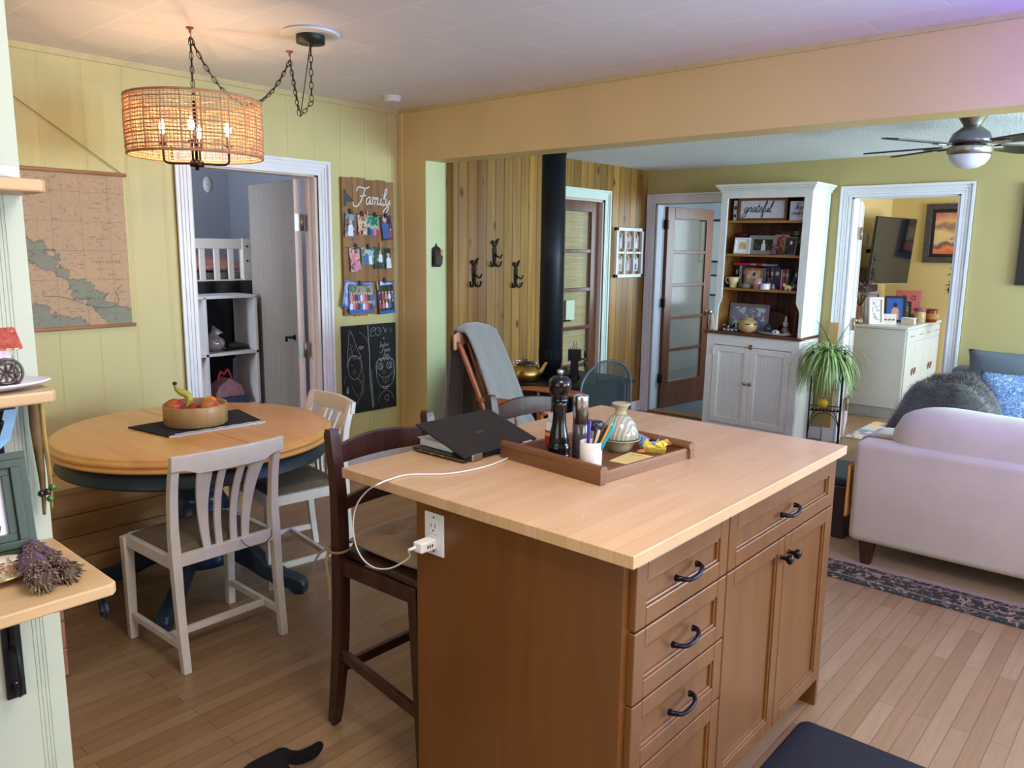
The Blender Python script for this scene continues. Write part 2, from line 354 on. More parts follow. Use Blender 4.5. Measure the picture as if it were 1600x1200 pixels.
# handwriting: each letter is a set of pen strokes; x-height 1
GL = {
 'F': (1.5, [[(-.35, 1.7), (-.1, 2.25), (.6, 2.2), (1.2, 2.15), (1.75, 2.4)], [(1.1, 2.15), (.9, 1.2), (.6, .2), (.1, -.35), (-.5, -.2), (-.6, .35)], [(.4, 1.05), (1.0, 1.1), (1.4, 1.25)]]),
 'a': (1.05, [[(.8, .85), (.45, 1), (.1, .6), (.2, .05), (.55, .15), (.82, .95), (.8, .1), (1.1, .15)]]),
 'm': (1.5, [[(0, .9), (.12, 1), (.15, 0)], [(.15, .55), (.42, 1), (.58, .8), (.55, 0)], [(.57, .55), (.85, 1), (1.05, .8), (1.05, .1), (1.5, .2)]]),
 'n': (1.0, [[(0, .9), (.12, 1), (.15, 0)], [(.15, .55), (.42, 1), (.62, .8), (.62, .1), (1.0, .2)]]),
 'i': (.45, [[(.1, .95), (.1, .1), (.45, .15)], [(.15, 1.4), (.22, 1.48)]]),
 'l': (.5, [[(0, .3), (.4, 1.7), (.35, 2.25), (.12, 2), (.1, .2), (.3, 0), (.55, .2)]]),
 'y': (.95, [[(0, .95), (.1, .2), (.4, .1), (.75, .95)], [(.75, .95), (.62, -.6), (.2, -1.1), (-.1, -.8), (.4, -.2), (1.0, .3)]]),
 'g': (1.05, [[(.8, .85), (.45, 1), (.1, .6), (.2, .05), (.55, .15), (.85, .95)], [(.85, .95), (.7, -.7), (.25, -1.1), (-.1, -.8), (.4, -.2), (1.1, .2)]]),
 'r': (.8, [[(0, .2), (.2, .9), (.28, 1.12), (.32, .9), (.6, .88), (.52, .1), (.85, .2)]]),
 't': (.6, [[(.32, 1.8), (.15, .2), (.35, 0), (.62, .2)], [(-.05, 1.15), (.65, 1.2)]]),
 'e': (.75, [[(0, .3), (.6, .65), (.42, 1), (.15, .8), (.1, .2), (.4, 0), (.8, .25)]]),
 'f': (.6, [[(0, .2), (.5, 1.6), (.55, 2.25), (.3, 2.1), (.18, .5), (.12, -.9), (.32, -1.1), (.38, -.4), (.2, .1), (.65, .2)]]),
 'u': (.95, [[(0, .95), (.05, .2), (.35, .05), (.65, .9)], [(.65, .95), (.65, .1), (.98, .2)]]),
 'c': (.75, [[(.65, .8), (.4, 1), (.1, .6), (.15, .1), (.5, 0), (.8, .2)]]),
 'h': (.8, [[(0, .3), (.35, 1.7), (.3, 2.25), (.1, 2), (.05, 0)], [(.08, .5), (.4, 1), (.55, .8), (.5, .1), (.85, .2)]]),
 'o': (.8, [[(.45, 1), (.1, .6), (.2, .05), (.6, .1), (.65, .7), (.45, 1), (.85, .85)]]),
 's': (.7, [[(.6, 1), (.2, .9), (.3, .55), (.6, .3), (.4, 0), (.05, .1)]]),
 'd': (1.05, [[(.8, .85), (.45, 1), (.1, .6), (.2, .05), (.55, .15), (.95, 2.15), (.82, .1), (1.1, .2)]]),
 'k': (.8, [[(.05, 2), (.05, 0)], [(.6, 1), (.05, .45), (.65, 0)]]),
 'J': (.9, [[(.2, 2), (.8, 2)], [(.5, 2), (.5, .2), (.2, 0), (0, .3)]]),
 'V': (1.1, [[(0, 1), (.4, 0), (.8, 1)]]), 'A': (1.1, [[(0, 0), (.4, 1), (.8, 0)], [(.2, .4), (.6, .4)]]),
 'N': (1.1, [[(0, 0), (0, 1)], [(0, 1), (.7, 0)], [(.7, 0), (.7, 1)]]), 'C': (1.1, [[(.75, .85), (.4, 1), (0, .5), (.4, 0), (.75, .15)]]),
 'O': (1.1, [[(.4, 1), (0, .5), (.4, 0), (.8, .5), (.4, 1)]]), 'U': (1.1, [[(0, 1), (.05, .1), (.4, 0), (.75, .1), (.8, 1)]]),
 'E': (1.0, [[(.7, 1), (0, 1)], [(0, 1), (0, 0)], [(0, 0), (.7, 0)], [(0, .5), (.5, .5)]]), 'R': (1.1, [[(0, 0), (0, 1)], [(0, 1), (.7, .9), (.65, .5), (0, .5)], [(.3, .5), (.75, 0)]]),
 'S': (1.0, [[(.7, .9), (.2, 1), (.1, .65), (.6, .4), (.6, .05), (0, .1)]]), 'Q': (1.1, [[(.4, 1), (0, .5), (.4, 0), (.8, .5), (.4, 1)], [(.5, .3), (.85, -.1)]]),
 'I': (.4, [[(.1, 0), (.1, 1)]]), 'M': (1.3, [[(0, 0), (0, 1)], [(0, 1), (.45, .2)], [(.45, .2), (.9, 1)], [(.9, 1), (.9, 0)]]),
 'L': (.9, [[(0, 1), (0, 0)], [(0, 0), (.6, 0)]]), 'T': (1.0, [[(0, 1), (.8, 1)], [(.4, 1), (.4, 0)]]),
 'P': (1.0, [[(0, 0), (0, 1)], [(0, 1), (.65, .9), (.6, .5), (0, .5)]]), 'D': (1.0, [[(0, 0), (0, 1)], [(0, 1), (.6, .8), (.6, .2), (0, 0)]]),
 'Y': (1.0, [[(0, 1), (.35, .5), (.7, 1)], [(.35, .5), (.35, 0)]]), ' ': (.7, []), '.': (.3, [[(.05, 0), (.1, .02)]]),
}
def write(bm, s, x, y, xh, w, M=I4, z=.001, mi=0, slant=.25, gap=.0, sm=6):
    cx = 0
    for ch in s:
        adv, st = GL.get(ch, (.7, []))
        for k in st:
            p = cat([(a, b, 0) for a, b in k], sm)
            ribbon(bm, [(x+(cx+q.x+q.y*slant)*xh, y+q.y*xh) for q in p], w, M, z, mi)
        cx += adv+gap
    return cx*xh

# ================================================================ THE ROOM
XW = -4.45; YB = 3.86; XP = -4.1; YF = 6.66; ZC = 2.52; ZL = 2.31
b = bmn(); bx(b, -4.57, 2.6, -2.1, 6.78, -.1, 0); struct('floor', b, FLOOR)
b = bmn(); bx(b, -7.3, -4.57, .3, 4.2, -.1, 0); struct('floor_bedroom', b, mat('bedroom_floor', (150, 120, 92), .5))
b = bmn(); bx(b, -5.2, -2.66, 6.78, 9.9, -.1, .0); struct('floor_hall', b, TILE)
b = bmn(); bx(b, -2.66, .4, 6.78, 9.32, -.1, 0); struct('floor_study', b, FLOOR)
# kitchen ceiling of staggered tiles (origin on a tile joint) and lower textured living room ceiling
b = bmn(); bx(b, -4.57+2.2, 2.6+2.2, -2.1-2.94, 3.86-2.94, 0, .1); o = struct('ceiling', b, CEIL); o.location = (-2.2, 2.94, ZC)
b = bmn(); bx(b, -4.22, 2.6, 4.06, 6.78, ZL, ZL+.1); struct('ceiling_living', b, POP)
b = bmn(); bx(b, -7.3, -4.57, .3, 4.2, 2.35, 2.45); struct('ceiling_bedroom', b, WHITE)
b = bmn(); bx(b, -5.2, .4, 6.78, 9.9, 2.4, 2.5); struct('ceiling_hall', b, WHITE)
# door wall with the bedroom opening
b = bmn()
bx(b, XW-.12, XW, -2.1, 2.286, 0, ZC); bx(b, XW-.12, XW, 3.156, YB, 0, ZC); bx(b, XW-.12, XW, 2.286, 3.156, 2.03, ZC)
struct('wall_left', b, YELLOW)
# stub wall and beam that divide kitchen and living room
b = bmn(); bx(b, XW, -4.17, YB, YB+.2, 0, ZC, mi=0)
for f in b.faces:
    if abs(f.calc_center_median().x+4.17) < .001: f.material_index = 1
struct('wall_center', b, [MUST, REVEAL])
b = bmn(); bx(b, -4.17, 2.6, YB, YB+.2, 2.16, ZC+.1); struct('beam', b, MUST)
b = bmn(); bx(b, XW, -4.40, YB-.012, YB, 0, ZC-.02); struct('trim_corner', b, MUST, bevel=.004)
b = bmn(); bx(b, XW, XW+.012, -1.0, YB, ZC-.03, ZC); bx(b, XW, 2.6, YB-.012, YB, ZC-.025, ZC); struct('trim_ceiling', b, mat('yellow_cove', (206, 188, 136), .5))
# cedar plank wall with the blind-covered door
PD0, PD1 = 5.30, 5.94
b = bmn()
bx(b, XP-.12, XP, YB+.2, PD0, 0, ZL); bx(b, XP-.12, XP, PD1, YF+.12, 0, ZL); bx(b, XP-.12, XP, PD0, PD1, 2.0, ZL)
struct('wall_plank', b, PLANK)
# far wall with the hall door and the study door
b = bmn()
bx(b, -4.22, -4.0, YF, YF+.12, 0, ZL); bx(b, -3.27, -2.2, YF, YF+.12, 0, ZL); bx(b, -1.42, 2.6, YF, YF+.12, 0, ZL)
bx(b, -4.0, -3.27, YF, YF+.12, 2.01, ZL); bx(b, -2.2, -1.42, YF, YF+.12, 2.01, ZL)
struct('wall_far', b, YEL2)
# right wall with two window openings, rear wall with one
b = bmn()
for y0, y1, z0, z1 in ((-2.1, .8, 0, 2.6), (.8, 2.9, 0, .9), (.8, 2.9, 2.1, 2.6), (2.9, 4.3, 0, 2.6), (4.3, 6.3, 0, .8), (4.3, 6.3, 2.1, 2.6), (6.3, 6.78, 0, 2.6)): bx(b, 2.6, 2.72, y0, y1, z0, z1)
struct('wall_right', b, YEL2)
b = bmn()
for x0, x1, z0, z1 in ((-4.57, -2.1, 0, 2.6), (-2.1, .7, 0, .95), (-2.1, .7, 2.15, 2.6), (.7, 2.72, 0, 2.6)): bx(b, x0, x1, -2.1, -2.0, z0, z1)
struct('wall_rear', b, YEL2)
for k, (nme, dims, ax) in enumerate((('window_1', (2.6, 2.72, .8, 2.9, .9, 2.1), 1), ('window_2', (2.6, 2.72, 4.3, 6.3, .8, 2.1), 1), ('window_3', (-2.1, .7, -2.1, -2.0, .95, 2.15), 0))):
    x0, x1, y0, y1, z0, z1 = dims; b = bmn()
    bx(b, x0, x1, y0, y1, z0, z0+.05); bx(b, x0, x1, y0, y1, z1-.05, z1)
    if ax == 1:
        for y in (y0, (y0+y1)/2-.025, y1-.05): bx(b, x0, x1, y, y+.05, z0, z1)
    else:
        for x in (x0, (x0+x1)/2-.025, x1-.05): bx(b, x, x+.05, y0, y1, z0, z1)
    struct(nme, b, TRIMW)
# baseboards
b = bmn(); bx(b, XW, XW+.015, 3.25, YB, 0, .09); bx(b, XW, XW+.015, .4, 2.19, 0, .09); struct('baseboard_left', b, TRIMW, bevel=.004)
b = bmn(); bx(b, XW, -4.17, YB-.015, YB, 0, .09); struct('baseboard_center', b, TRIMW, bevel=.004)
b = bmn(); bx(b, XP, XP+.015, 6.03, YF, 0, .10); struct('baseboard_plank', b, TRIMW, bevel=.004)
b = bmn(); bx(b, -3.18, -2.3, YF-.015, YF, 0, .1); bx(b, -1.32, 2.6, YF-.015, YF, 0, .1); struct('baseboard_far', b, TRIMW, bevel=.004)
# door casings: stepped profile
def casing(name, M, w, h, cw, d=.018, m=TRIMW):
    b = bmn()
    for (i0, i1, dd) in ((0, cw, d*.55), (.0, cw*.22, d*.9), (cw*.3, cw*.45, d*.8), (cw*.55, cw*.68, d*.95), (cw*.8, cw, d*1.4)):
        bx(b, -i1, -i0, 0, h+i1, 0, dd, M); bx(b, w+i0, w+i1, 0, h+i1, 0, dd, M); bx(b, -i0, w+i0, h+i0, h+i1, 0, dd, M)
    return struct(name, b, m)
casing('trim_1', FX(XW, 2.286, 0), .87, 2.02, .092)
casing('trim_2', FX(XP, PD0, 0), .64, 2.0, .082, m=mat('mint_white_trim', (220, 232, 220), .4, var=.02))
casing('trim_3', FY(-4.0, YF, 0), .73, 2.0, .088)
casing('trim_4', FY(-2.2, YF, 0), .78, 2.0, .088)
# jambs and stops
b = bmn()
bx(b, XW-.12, XW, 3.136, 3.156, 0, 2.02); bx(b, XW-.12, XW, 2.286, 2.30, 0, 2.02); bx(b, XW-.12, XW, 2.286, 3.156, 2.01, 2.03)
bx(b, XW-.06, XW-.045, 3.12, 3.136, 0, 2.01); struct('trim_5', b, mat('pinkish_white_paint', (214, 196, 184), .45, var=.03))
b = bmn(); bx(b, -2.2, -2.18, YF, YF+.12, 0, 2.0); bx(b, -1.44, -1.42, YF, YF+.12, 0, 2.0); bx(b, -2.2, -1.42, YF, YF+.12, 1.99, 2.01); struct('trim_6', b, TRIMW)
b = bmn(); bx(b, -4.0, -3.98, YF, YF+.12, 0, 2.0); bx(b, -3.29, -3.27, YF, YF+.12, 0, 2.0); bx(b, -4.0, -3.27, YF, YF+.12, 1.99, 2.01); struct('trim_7', b, BLUEW)
b = bmn(); bx(b, XP-.12, XP, PD1-.02, PD1, 0, 2.0); bx(b, XP-.12, XP, PD0, PD0+.02, 0, 2.0); bx(b, XP-.12, XP, PD0, PD1, 1.98, 2.0); struct('trim_8', b, mat('pinkish_white_paint', (214, 196, 184)))
b = bmn(); bx(b, -4.0, -3.27, YF-.02, YF+.14, 0, .018); struct('threshold', b, wood('threshold_wood', (150, 110, 66), (120, 84, 46), 0, 6), bevel=.004)
# bedroom shell
b = bmn(); bx(b, -7.3, -7.18, .3, 4.2, 0, 2.4); struct('wall_bedroom_rear', b, GREYW)
b = bmn(); bx(b, -7.3, -4.57, 4.08, 4.2, 0, 2.4); struct('wall_bedroom_right', b, GREYW)
b = bmn(); bx(b, -7.3, -4.57, .18, .3, 0, 2.4); struct('wall_bedroom_left', b, GREYW)
# hall shell
b = bmn(); bx(b, -5.3, -5.2, 6.78, 9.9, 0, 2.45); struct('wall_hall_left', b, BLUEW)
b = bmn(); bx(b, -5.3, -2.6, 9.8, 9.9, 0, 2.45); struct('wall_hall_rear', b, BLUEW)
b = bmn(); bx(b, -2.74, -2.70, 6.78, 9.9, 0, 2.45); struct('wall_hall_right', b, BLUEW)
b = bmn(); bx(b, -5.2, -4.22, 6.70, 6.78, 0, 2.45); struct('wall_hall_front', b, BLUEW)
# study shell
SY = mat('study_yellow_paint', (216, 192, 130), .5, var=.03, scale=2)
b = bmn(); bx(b, -2.70, -2.62, 6.78, 9.3, 0, 2.45); struct('wall_study_left', b, SY)
b = bmn(); bx(b, -2.62, .4, 9.2, 9.32, 0, 2.45); struct('wall_study_rear', b, SY)
b = bmn(); bx(b, .3, .4, 6.78, 9.3, 0, 2.45); struct('wall_study_right', b, SY)
# pale green panelled partition at the left edge of the view, end at y = .46
PX, PE = -1.45, .462
b = bmn(); bx(b, PX-.1, PX, -1.6, PE, 0, ZC)
struct('partition', b, GREENW)
b = bmn()
for y in (.4175, .4235, .4295): bx(b, PX, PX+.0009, y, y+.0030, 0, ZC)
bx(b, PX, PX+.0009, .4345, .4365, 0, ZC)
struct('trim_9', b, mat('green_trim_shade', (172, 178, 156), .5))

# ================================================================ DOORS
# bedroom door, open inwards
t = thing('door', 'grey plank-faced door standing open into the bedroom', 'door', (-4.592, 3.118, 0), math.radians(-9.5))
bb = bmn(); bx(bb, -.78, 0, -.045, 0, .01, 2.0)
o = obj('door_leaf', bb, groove_paint('grey_door_planks', (150, 142, 136), 0, .09), t, .003)
bb = bmn(); bx(bb, 0, .004, -.045, 0, .01, 2.0); obj('door_edge', bb, mat('pinkish_white_paint', (214, 196, 184)), t)
for z in (1.72, .87):
    bb = bmn(); bx(bb, .004, .008, -.045, -.008, z-.055, z+.055); tube(bb, [(.012, .002, z-.055), (.012, .002, z+.055)], .009, 10); bx(bb, -.0, .05, .004, .008, z-.055, z+.055); obj('hinge', bb, NICKEL, t)
bb = bmn(); tube(bb, [(-.05, -.045, .95), (-.05, -.085, .95), (-.09, -.09, .95), (-.09, -.09, .92)], .009, 8); lathe(bb, [(.018, 0), (.018, .008)], 16, T(-.05, -.045, .95, rx=PI/2)); obj('door_handle', bb, BLACKM, t)
def glazed_door(name, label, M, w, h, rows, wm, pane_m, st=.1, top=.12, bot=.24, th=.04, blind=None):
    t = thing(name, label, 'door', M=M)
    bb = bmn(); bx(bb, 0, st, 0, h, 0, th); bx(bb, w-st, w, 0, h, 0, th); bx(bb, st, w-st, h-top, h, 0, th); bx(bb, st, w-st, 0, bot, 0, th)
    obj('door_frame', bb, wm, t, .004)
    ph = (h-top-bot)/rows
    for k in range(1, rows):
        bb = bmn(); bx(bb, st, w-st, bot+k*ph-.016, bot+k*ph+.016, .004, th-.004); obj('glazing_bar', bb, wm, t, .003)
    for k in range(rows):
        bb = bmn(); bx(bb, st-.005, w-st+.005, bot+k*ph+.01, bot+(k+1)*ph-.01, th/2-.003, th/2+.003); obj('glass_pane', bb, pane_m, t)
    return t, st, bot, ph
RD = wood('reddish_door_upright', (112, 66, 38), (86, 46, 24), 1, 5, .35, .2)
pane_glass = mat('door_pane_glass', (150, 150, 140), .1, var=0, alpha=.06)
pane_sheer = mat('sheer_backed_glass', (128, 122, 108), .12, var=.1, scale=6, alpha=.5)
t, st, bot, ph = glazed_door('glazed_door', 'reddish wood door with five panes and woven blinds, closed in the plank wall', FX(XP-.075, PD0+.02, .01), .60, 1.97, 5, RD, pane_glass, st=.11, top=.09, bot=.2)
def bamboo(name, c1, c2, c3):
    m, ns, ls, bs = nm(name); bs.inputs['Roughness'].default_value = .6
    tc = ns.new('ShaderNodeTexCoord'); br = ns.new('ShaderNodeTexBrick')
    for k, v in (('Scale', 1.0), ('Brick Width', .24), ('Row Height', .0075), ('Mortar Size', .0012), ('Bias', -.1)): br.inputs[k].default_value = v
    br.inputs['Color1'].default_value = lin(c1); br.inputs['Color2'].default_value = lin(c2); br.inputs['Mortar'].default_value = lin(c3)
    ls.new(tc.outputs['Object'], br.inputs['Vector'])
    wv = N(ns, 'ShaderNodeTexWave', Scale=18.0, bands_direction='X'); ls.new(tc.outputs['Object'], wv.inputs['Vector'])
    mr = N(ns, 'ShaderNodeMapRange'); mr.inputs['To Min'].default_value = .82; ls.new(wv.outputs['Fac'], mr.inputs['Value'])
    vm = N(ns, 'ShaderNodeVectorMath', operation='SCALE'); ls.new(br.outputs['Color'], vm.inputs[0]); ls.new(mr.outputs[0], vm.inputs['Scale']); ls.new(vm.outputs[0], bs.inputs['Base Color'])
    MATS[name] = m; return m
bb = bmn(); bx(bb, .10, .50, .2, 1.88, -.01, -.004); obj('woven_blind', bb, bamboo('bamboo_blind', (222, 204, 146), (196, 174, 116), (130, 108, 62)), t)
bb = bmn(); bx(bb, .14, .26, .95, 1.12, .041, .043); obj('paper_note', bb, mat('pale_green_note', (206, 222, 190), .6, var=0), t)
bb = bmn(); tube(bb, [(.055, .95, .04), (.055, .95, .075), (.15, .95, .08)], .008, 8); obj('door_handle', bb, BLACKM, t)
# hall door, open into the hall
A = (-3.985, 6.80)
Mh = Matrix.Translation((A[0], A[1], .012)) @ Matrix.Rotation(math.radians(84), 4, 'Z') @ FY(0, 0, 0)
t, st, bot, ph = glazed_door('glazed_door', 'reddish wood door with five clear panes, standing open at the hall doorway', Mh, .78, 1.97, 5, RD, pane_sheer, st=.115, top=.11, bot=.26)
for z in (.3, 1.05, 1.8):
    bb = bmn(); bx(bb, -.015, .005, z-.045, z+.045, -.01, .05); obj('hinge', bb, BLACKM, t)
bb = bmn(); lathe(bb, [(.028, 0), (.026, .008), (.01, .012), (.01, .035), (.026, .045), (.028, .058), (.015, .07), (0, .072)], 16, T(.725, .93, .04)); obj('door_knob', bb, NICKEL, t)
# study door: white, folded back into the study against its left side
t = thing('door', 'white door folded back into the study beside its left casing', 'door', (-2.165, 6.80, 0), math.radians(106))
bb = bmn(); bx(bb, 0, .76, 0, .036, .01, 1.98); obj('door_leaf', bb, TRIMW, t, .003)
for z in (1.72, .98, .3):
    bb = bmn(); bx(bb, -.012, .04, -.012, .0, z-.05, z+.05); tube(bb, [(-.014, -.01, z-.05), (-.014, -.01, z+.05)], .008, 8); obj('hinge', bb, mat('old_brass_hinge', (170, 140, 96), .35, .9, var=.1), t)
bb = bmn(); lathe(bb, [(.02, 0), (.01, .01), (.01, .03), (.026, .04), (.02, .06), (0, .064)], 14, T(.70, -.0, .96, rx=PI/2)); obj('door_knob', bb, GLASS, t)

# ================================================================ ISLAND
ZT = .93
IX0, IX1, IY0, IY1 = -1.824, -.83, 1.35, 2.66
b = bmn(); bx(b, IX0, IX1, IY0, IY1, ZT-.03, ZT)
o = obj('countertop', b, BUTCH, None, .002); tag(o, 'butcher block countertop with stains covering the kitchen island', 'countertop')
t = thing('kitchen_island', 'honey maple kitchen island with drawers and doors under the butcher block', 'island', (-.868, 1.375, 0))
def loc(x0, x1, y0, y1, z0, z1, bb): bx(bb, x0+.868, x1+.868, y0-1.375, y1-1.375, z0, z1)
bb = bmn(); loc(-1.53, -.868, 1.394, 2.61, .10, ZT-.03, bb); obj('cabinet_body', bb, MAPLE, t)
MAPZ = wood('honey_maple_panel', (120, 74, 32), (104, 61, 22), 2, 4, .4, .2)
bb = bmn(); loc(-1.53, -.868, 1.375, 1.393, 0, ZT-.03, bb); obj('end_panel', bb, MAPZ, t)
bb = bmn(); loc(-1.53, -.852, 2.612, 2.632, 0, ZT-.03, bb); obj('end_panel', bb, MAPZ, t)
bb = bmn(); loc(-1.0, -.98, 1.394, 2.61, 0, .10, bb); obj('toe_kick', bb, MAPLE, t)
def shaker(name, y0, y1, z0, z1, rail=.045, wm=MAPZ):
    """frame and recessed panel on the +X face"""
    o = bpy.data.objects.new(name, None)
    bb = bmn(); d = .02; f = lambda a0, a1, c0, c1, e0, e1: bx(bb, a0, a1, c0-1.375, c1-1.375, e0, e1)
    f(0, d, y0, y0+rail, z0, z1); f(0, d, y1-rail, y1, z0, z1)
    f(0, d, y0+rail, y1-rail, z0, z0+rail); f(0, d, y0+rail, y1-rail, z1-rail, z1)
    f(0, d*.45, y0+rail-.001, y1-rail+.001, z0+rail-.001, z1-rail+.001)
    # small bevelled bead around the panel
    r2 = .008
    for a, c, e, g in ((y0+rail, y0+rail+r2, z0+rail, z1-rail), (y1-rail-r2, y1-rail, z0+rail, z1-rail), (y0+rail, y1-rail, z0+rail, z0+rail+r2), (y0+rail, y1-rail, z1-rail-r2, z1-rail)): f(0, d*.8, a, c, e, g)
    return obj(name, bb, wm, t, .0025)
def cup_handle(par, y, z, x=.02):
    bb = bmn(); y -= 1.375
    pts = cat([(x, y-.048, z-.004), (x+.012, y-.047, z-.003), (x+.026, y-.03, z-.006), (x+.03, y, z-.004), (x+.026, y+.03, z+.002), (x+.012, y+.047, z+.003), (x, y+.048, z+.002)], 4)
    n = len(pts); tube(bb, pts, [.0055+.0035*abs(2*i/(n-1)-1)**3 for i in range(n)], 10)
    obj('handle', bb, mat('dark_bronze', (30, 28, 34), .3, .8, var=.05), par)
d = shaker('drawer', 1.396, 1.838, .735, .888); cup_handle(d, 1.617, .812)
d = shaker('drawer', 1.396, 1.838, .558, .730); cup_handle(d, 1.617, .645)
d = shaker('drawer', 1.396, 1.838, .385, .553); cup_handle(d, 1.617, .470)
d = shaker('drawer', 1.396, 1.838, .105, .380); cup_handle(d, 1.617, .245)
d = shaker('drawer', 1.843, 2.608, .735, .888); cup_handle(d, 2.226, .812)
for y0, y1, ky in ((1.843, 2.224, 2.198), (2.228, 2.608, 2.256)):
    d = shaker('door', y0, y1, .105, .730)
    bb = bmn(); lathe(bb, [(.009, .018), (.006, .022), (.006, .036), (.013, .042), (.016, .05), (.012, .056), (0, .058)], 14, T(0, ky-1.375, .672, ry=PI/2)); obj('knob', bb, mat('dark_bronze', (30, 28, 34)), d)
# outlet on the end panel
t = thing('electrical_outlet', 'white duplex electrical outlet plate on the end panel of the island', 'outlet', M=FY(-1.457, 1.375, .815))
bb = bmn(); bx(bb, -.036, .036, -.058, .058, 0, .006); obj('cover_plate', bb, WHITE, t, .003)
bb = bmn()
for z in (.021, -.021): bx(bb, -.017, .017, z-.0195, z+.0195, .006, .0085)
obj('receptacle', bb, WHITE, t, .001)
bb = bmn()
for z in (.021, -.021):
    for x in (-.007, .007): bx(bb, x-.0012, x+.0012, z-.002, z+.009, .0083, .0088)
    lathe(bb, [(.0026, .0083), (.0026, .0088)], 10, T(0, z-.010, 0))
for z in (.047, -.047): lathe(bb, [(.0028, .006), (.0028, .0068)], 10, T(0, z, 0))
obj('slots', bb, mat('outlet_slots', (60, 55, 50), .5, var=0), t)
# charger and white cable
t = thing('phone_charger', 'white charger block plugged in the island outlet with its long white cable', 'charger', (-1.457, 1.366, .794))
bb = bmn(); bx(bb, -.0165, .0165, -.056, 0, -.014, .014); obj('charger_block', bb, PAPER, t, .004)
bb = bmn()
for k in range(3): bx(bb, .0166, .0169, -.036+k*.008, -.031+k*.008, -.005, .004)
obj('charger_marking', bb, mat('charger_print', (70, 70, 80), .5, var=0), t)
pts = [(-.006, -.056, 0), (-.012, -.075, -.004)] + [tuple(at(x, y, 1, 1.318)-Vector((-1.457, 1.366, .794))) for x, y in ((640, 870), (622, 883), (603, 889), (583, 886), (566, 872), (555, 848), (552, 815), (558, 788), (573, 768))]
q = [(590, 757, .945), (612, 748, .9345), (640, 741.5, .9335), (700, 740, .9335), (755, 730, .9335), (792, 716, .9345), (812, 703, .941)]
pts += [tuple(at(x, y, 2, z)-Vector((-1.457, 1.366, .794))) for x, y, z in q]
cp = cat(pts, 6)
bb = bmn(); tube(bb, cp, .0021, 8); obj('cable', bb, PAPER, t)
bb = bmn(); tube(bb, [pts[0], pts[1]], .0042, 8); a_, b_ = Vector(pts[-1]), Vector(pts[-2]); tube(bb, [a_, a_+(b_-a_)*.35], .0036, 8); obj('connector', bb, PAPER, t)

# ================================================================ LAPTOP with papers in it
LY0, LY1, LXH = 1.618, 1.958, -1.592
t = thing('laptop', 'black laptop half closed over a notepad at the left end of the island', 'laptop', (LXH, LY0, ZT))
LB = mat('laptop_dark_lid', (42, 38, 38), .38, .3, var=.03); L = .225; wd = LY1-LY0
bb = bmn(); bx(bb, -L, 0, 0, wd, .004, .014); bx(bb, -L+.01, -.01, .01, wd-.01, 0, .005); obj('base', bb, mat('laptop_black_base', (24, 23, 24), .35, .3, var=.02), t, .003)
bb = bmn(); bx(bb, -L, -.002, -.0005, .0, .0085, .0105); bx(bb, -L, -L+.0005, 0, wd, .0085, .0105)
for k in range(3): bx(bb, -L+.03+k*.05, -L+.042+k*.05, -.001, 0, .0065, .0115)
obj('bright_edge', bb, mat('laptop_gold_edge', (190, 160, 110), .3, .9, var=0), t)
bb = bmn()
for r in range(5):
    for c in range(13): bx(bb, -.165+r*.022, -.147+r*.022, .03+c*.0215, .0485+c*.0215, .014, .0148)
obj('keyboard', bb, BLACK, t)
th = math.asin((.118-.016)/.232)*.70
tl = math.radians(17.6)
Ml = Matrix.Translation((.002, 0, .016)) @ Matrix.Rotation(tl, 4, 'Y')
bb = bmn(); bx(bb, -.226, 0, 0, wd, 0, .006, Ml); lid = obj('screen_lid', bb, LB, t, .003)
bb = bmn(); bx(bb, -.22, -.008, .008, wd-.008, -.0006, 0, Ml); obj('screen', bb, mat('dark_screen', (10, 10, 14), .1, var=0), lid)
bb = bmn(); write(bb, 'acer', 0, 0, .011, .0016, Ml @ Matrix.Translation((-.100, wd/2-.018, .0066)) @ Matrix.Rotation(PI/2, 4, 'Z'), slant=.1); obj('lid_lettering', bb, NICKEL, lid)
for y in (.03, wd-.075):
    bb = bmn(); bx(bb, -.006, .0085, y, y+.045, .003, .0225); obj('hinge', bb, NICKEL, t, .003)
Mn = T(LXH-.228, LY0+.035, ZT+.0152, rz=math.radians(-2))
t = thing('notepad', 'thick white notepad lying inside the half closed laptop', 'notepad', M=Mn)
bb = bmn(); bx(bb, 0, .15, .0, .23, 0, .020); obj('page_block', bb, PAPER, t, .001)
bb = bmn(); bx(bb, -.006, .13, -.006, .236, .0225, .0240, T(0, 0, 0, ry=math.radians(-1.0))); obj('top_sheet', bb, PAPER, t)

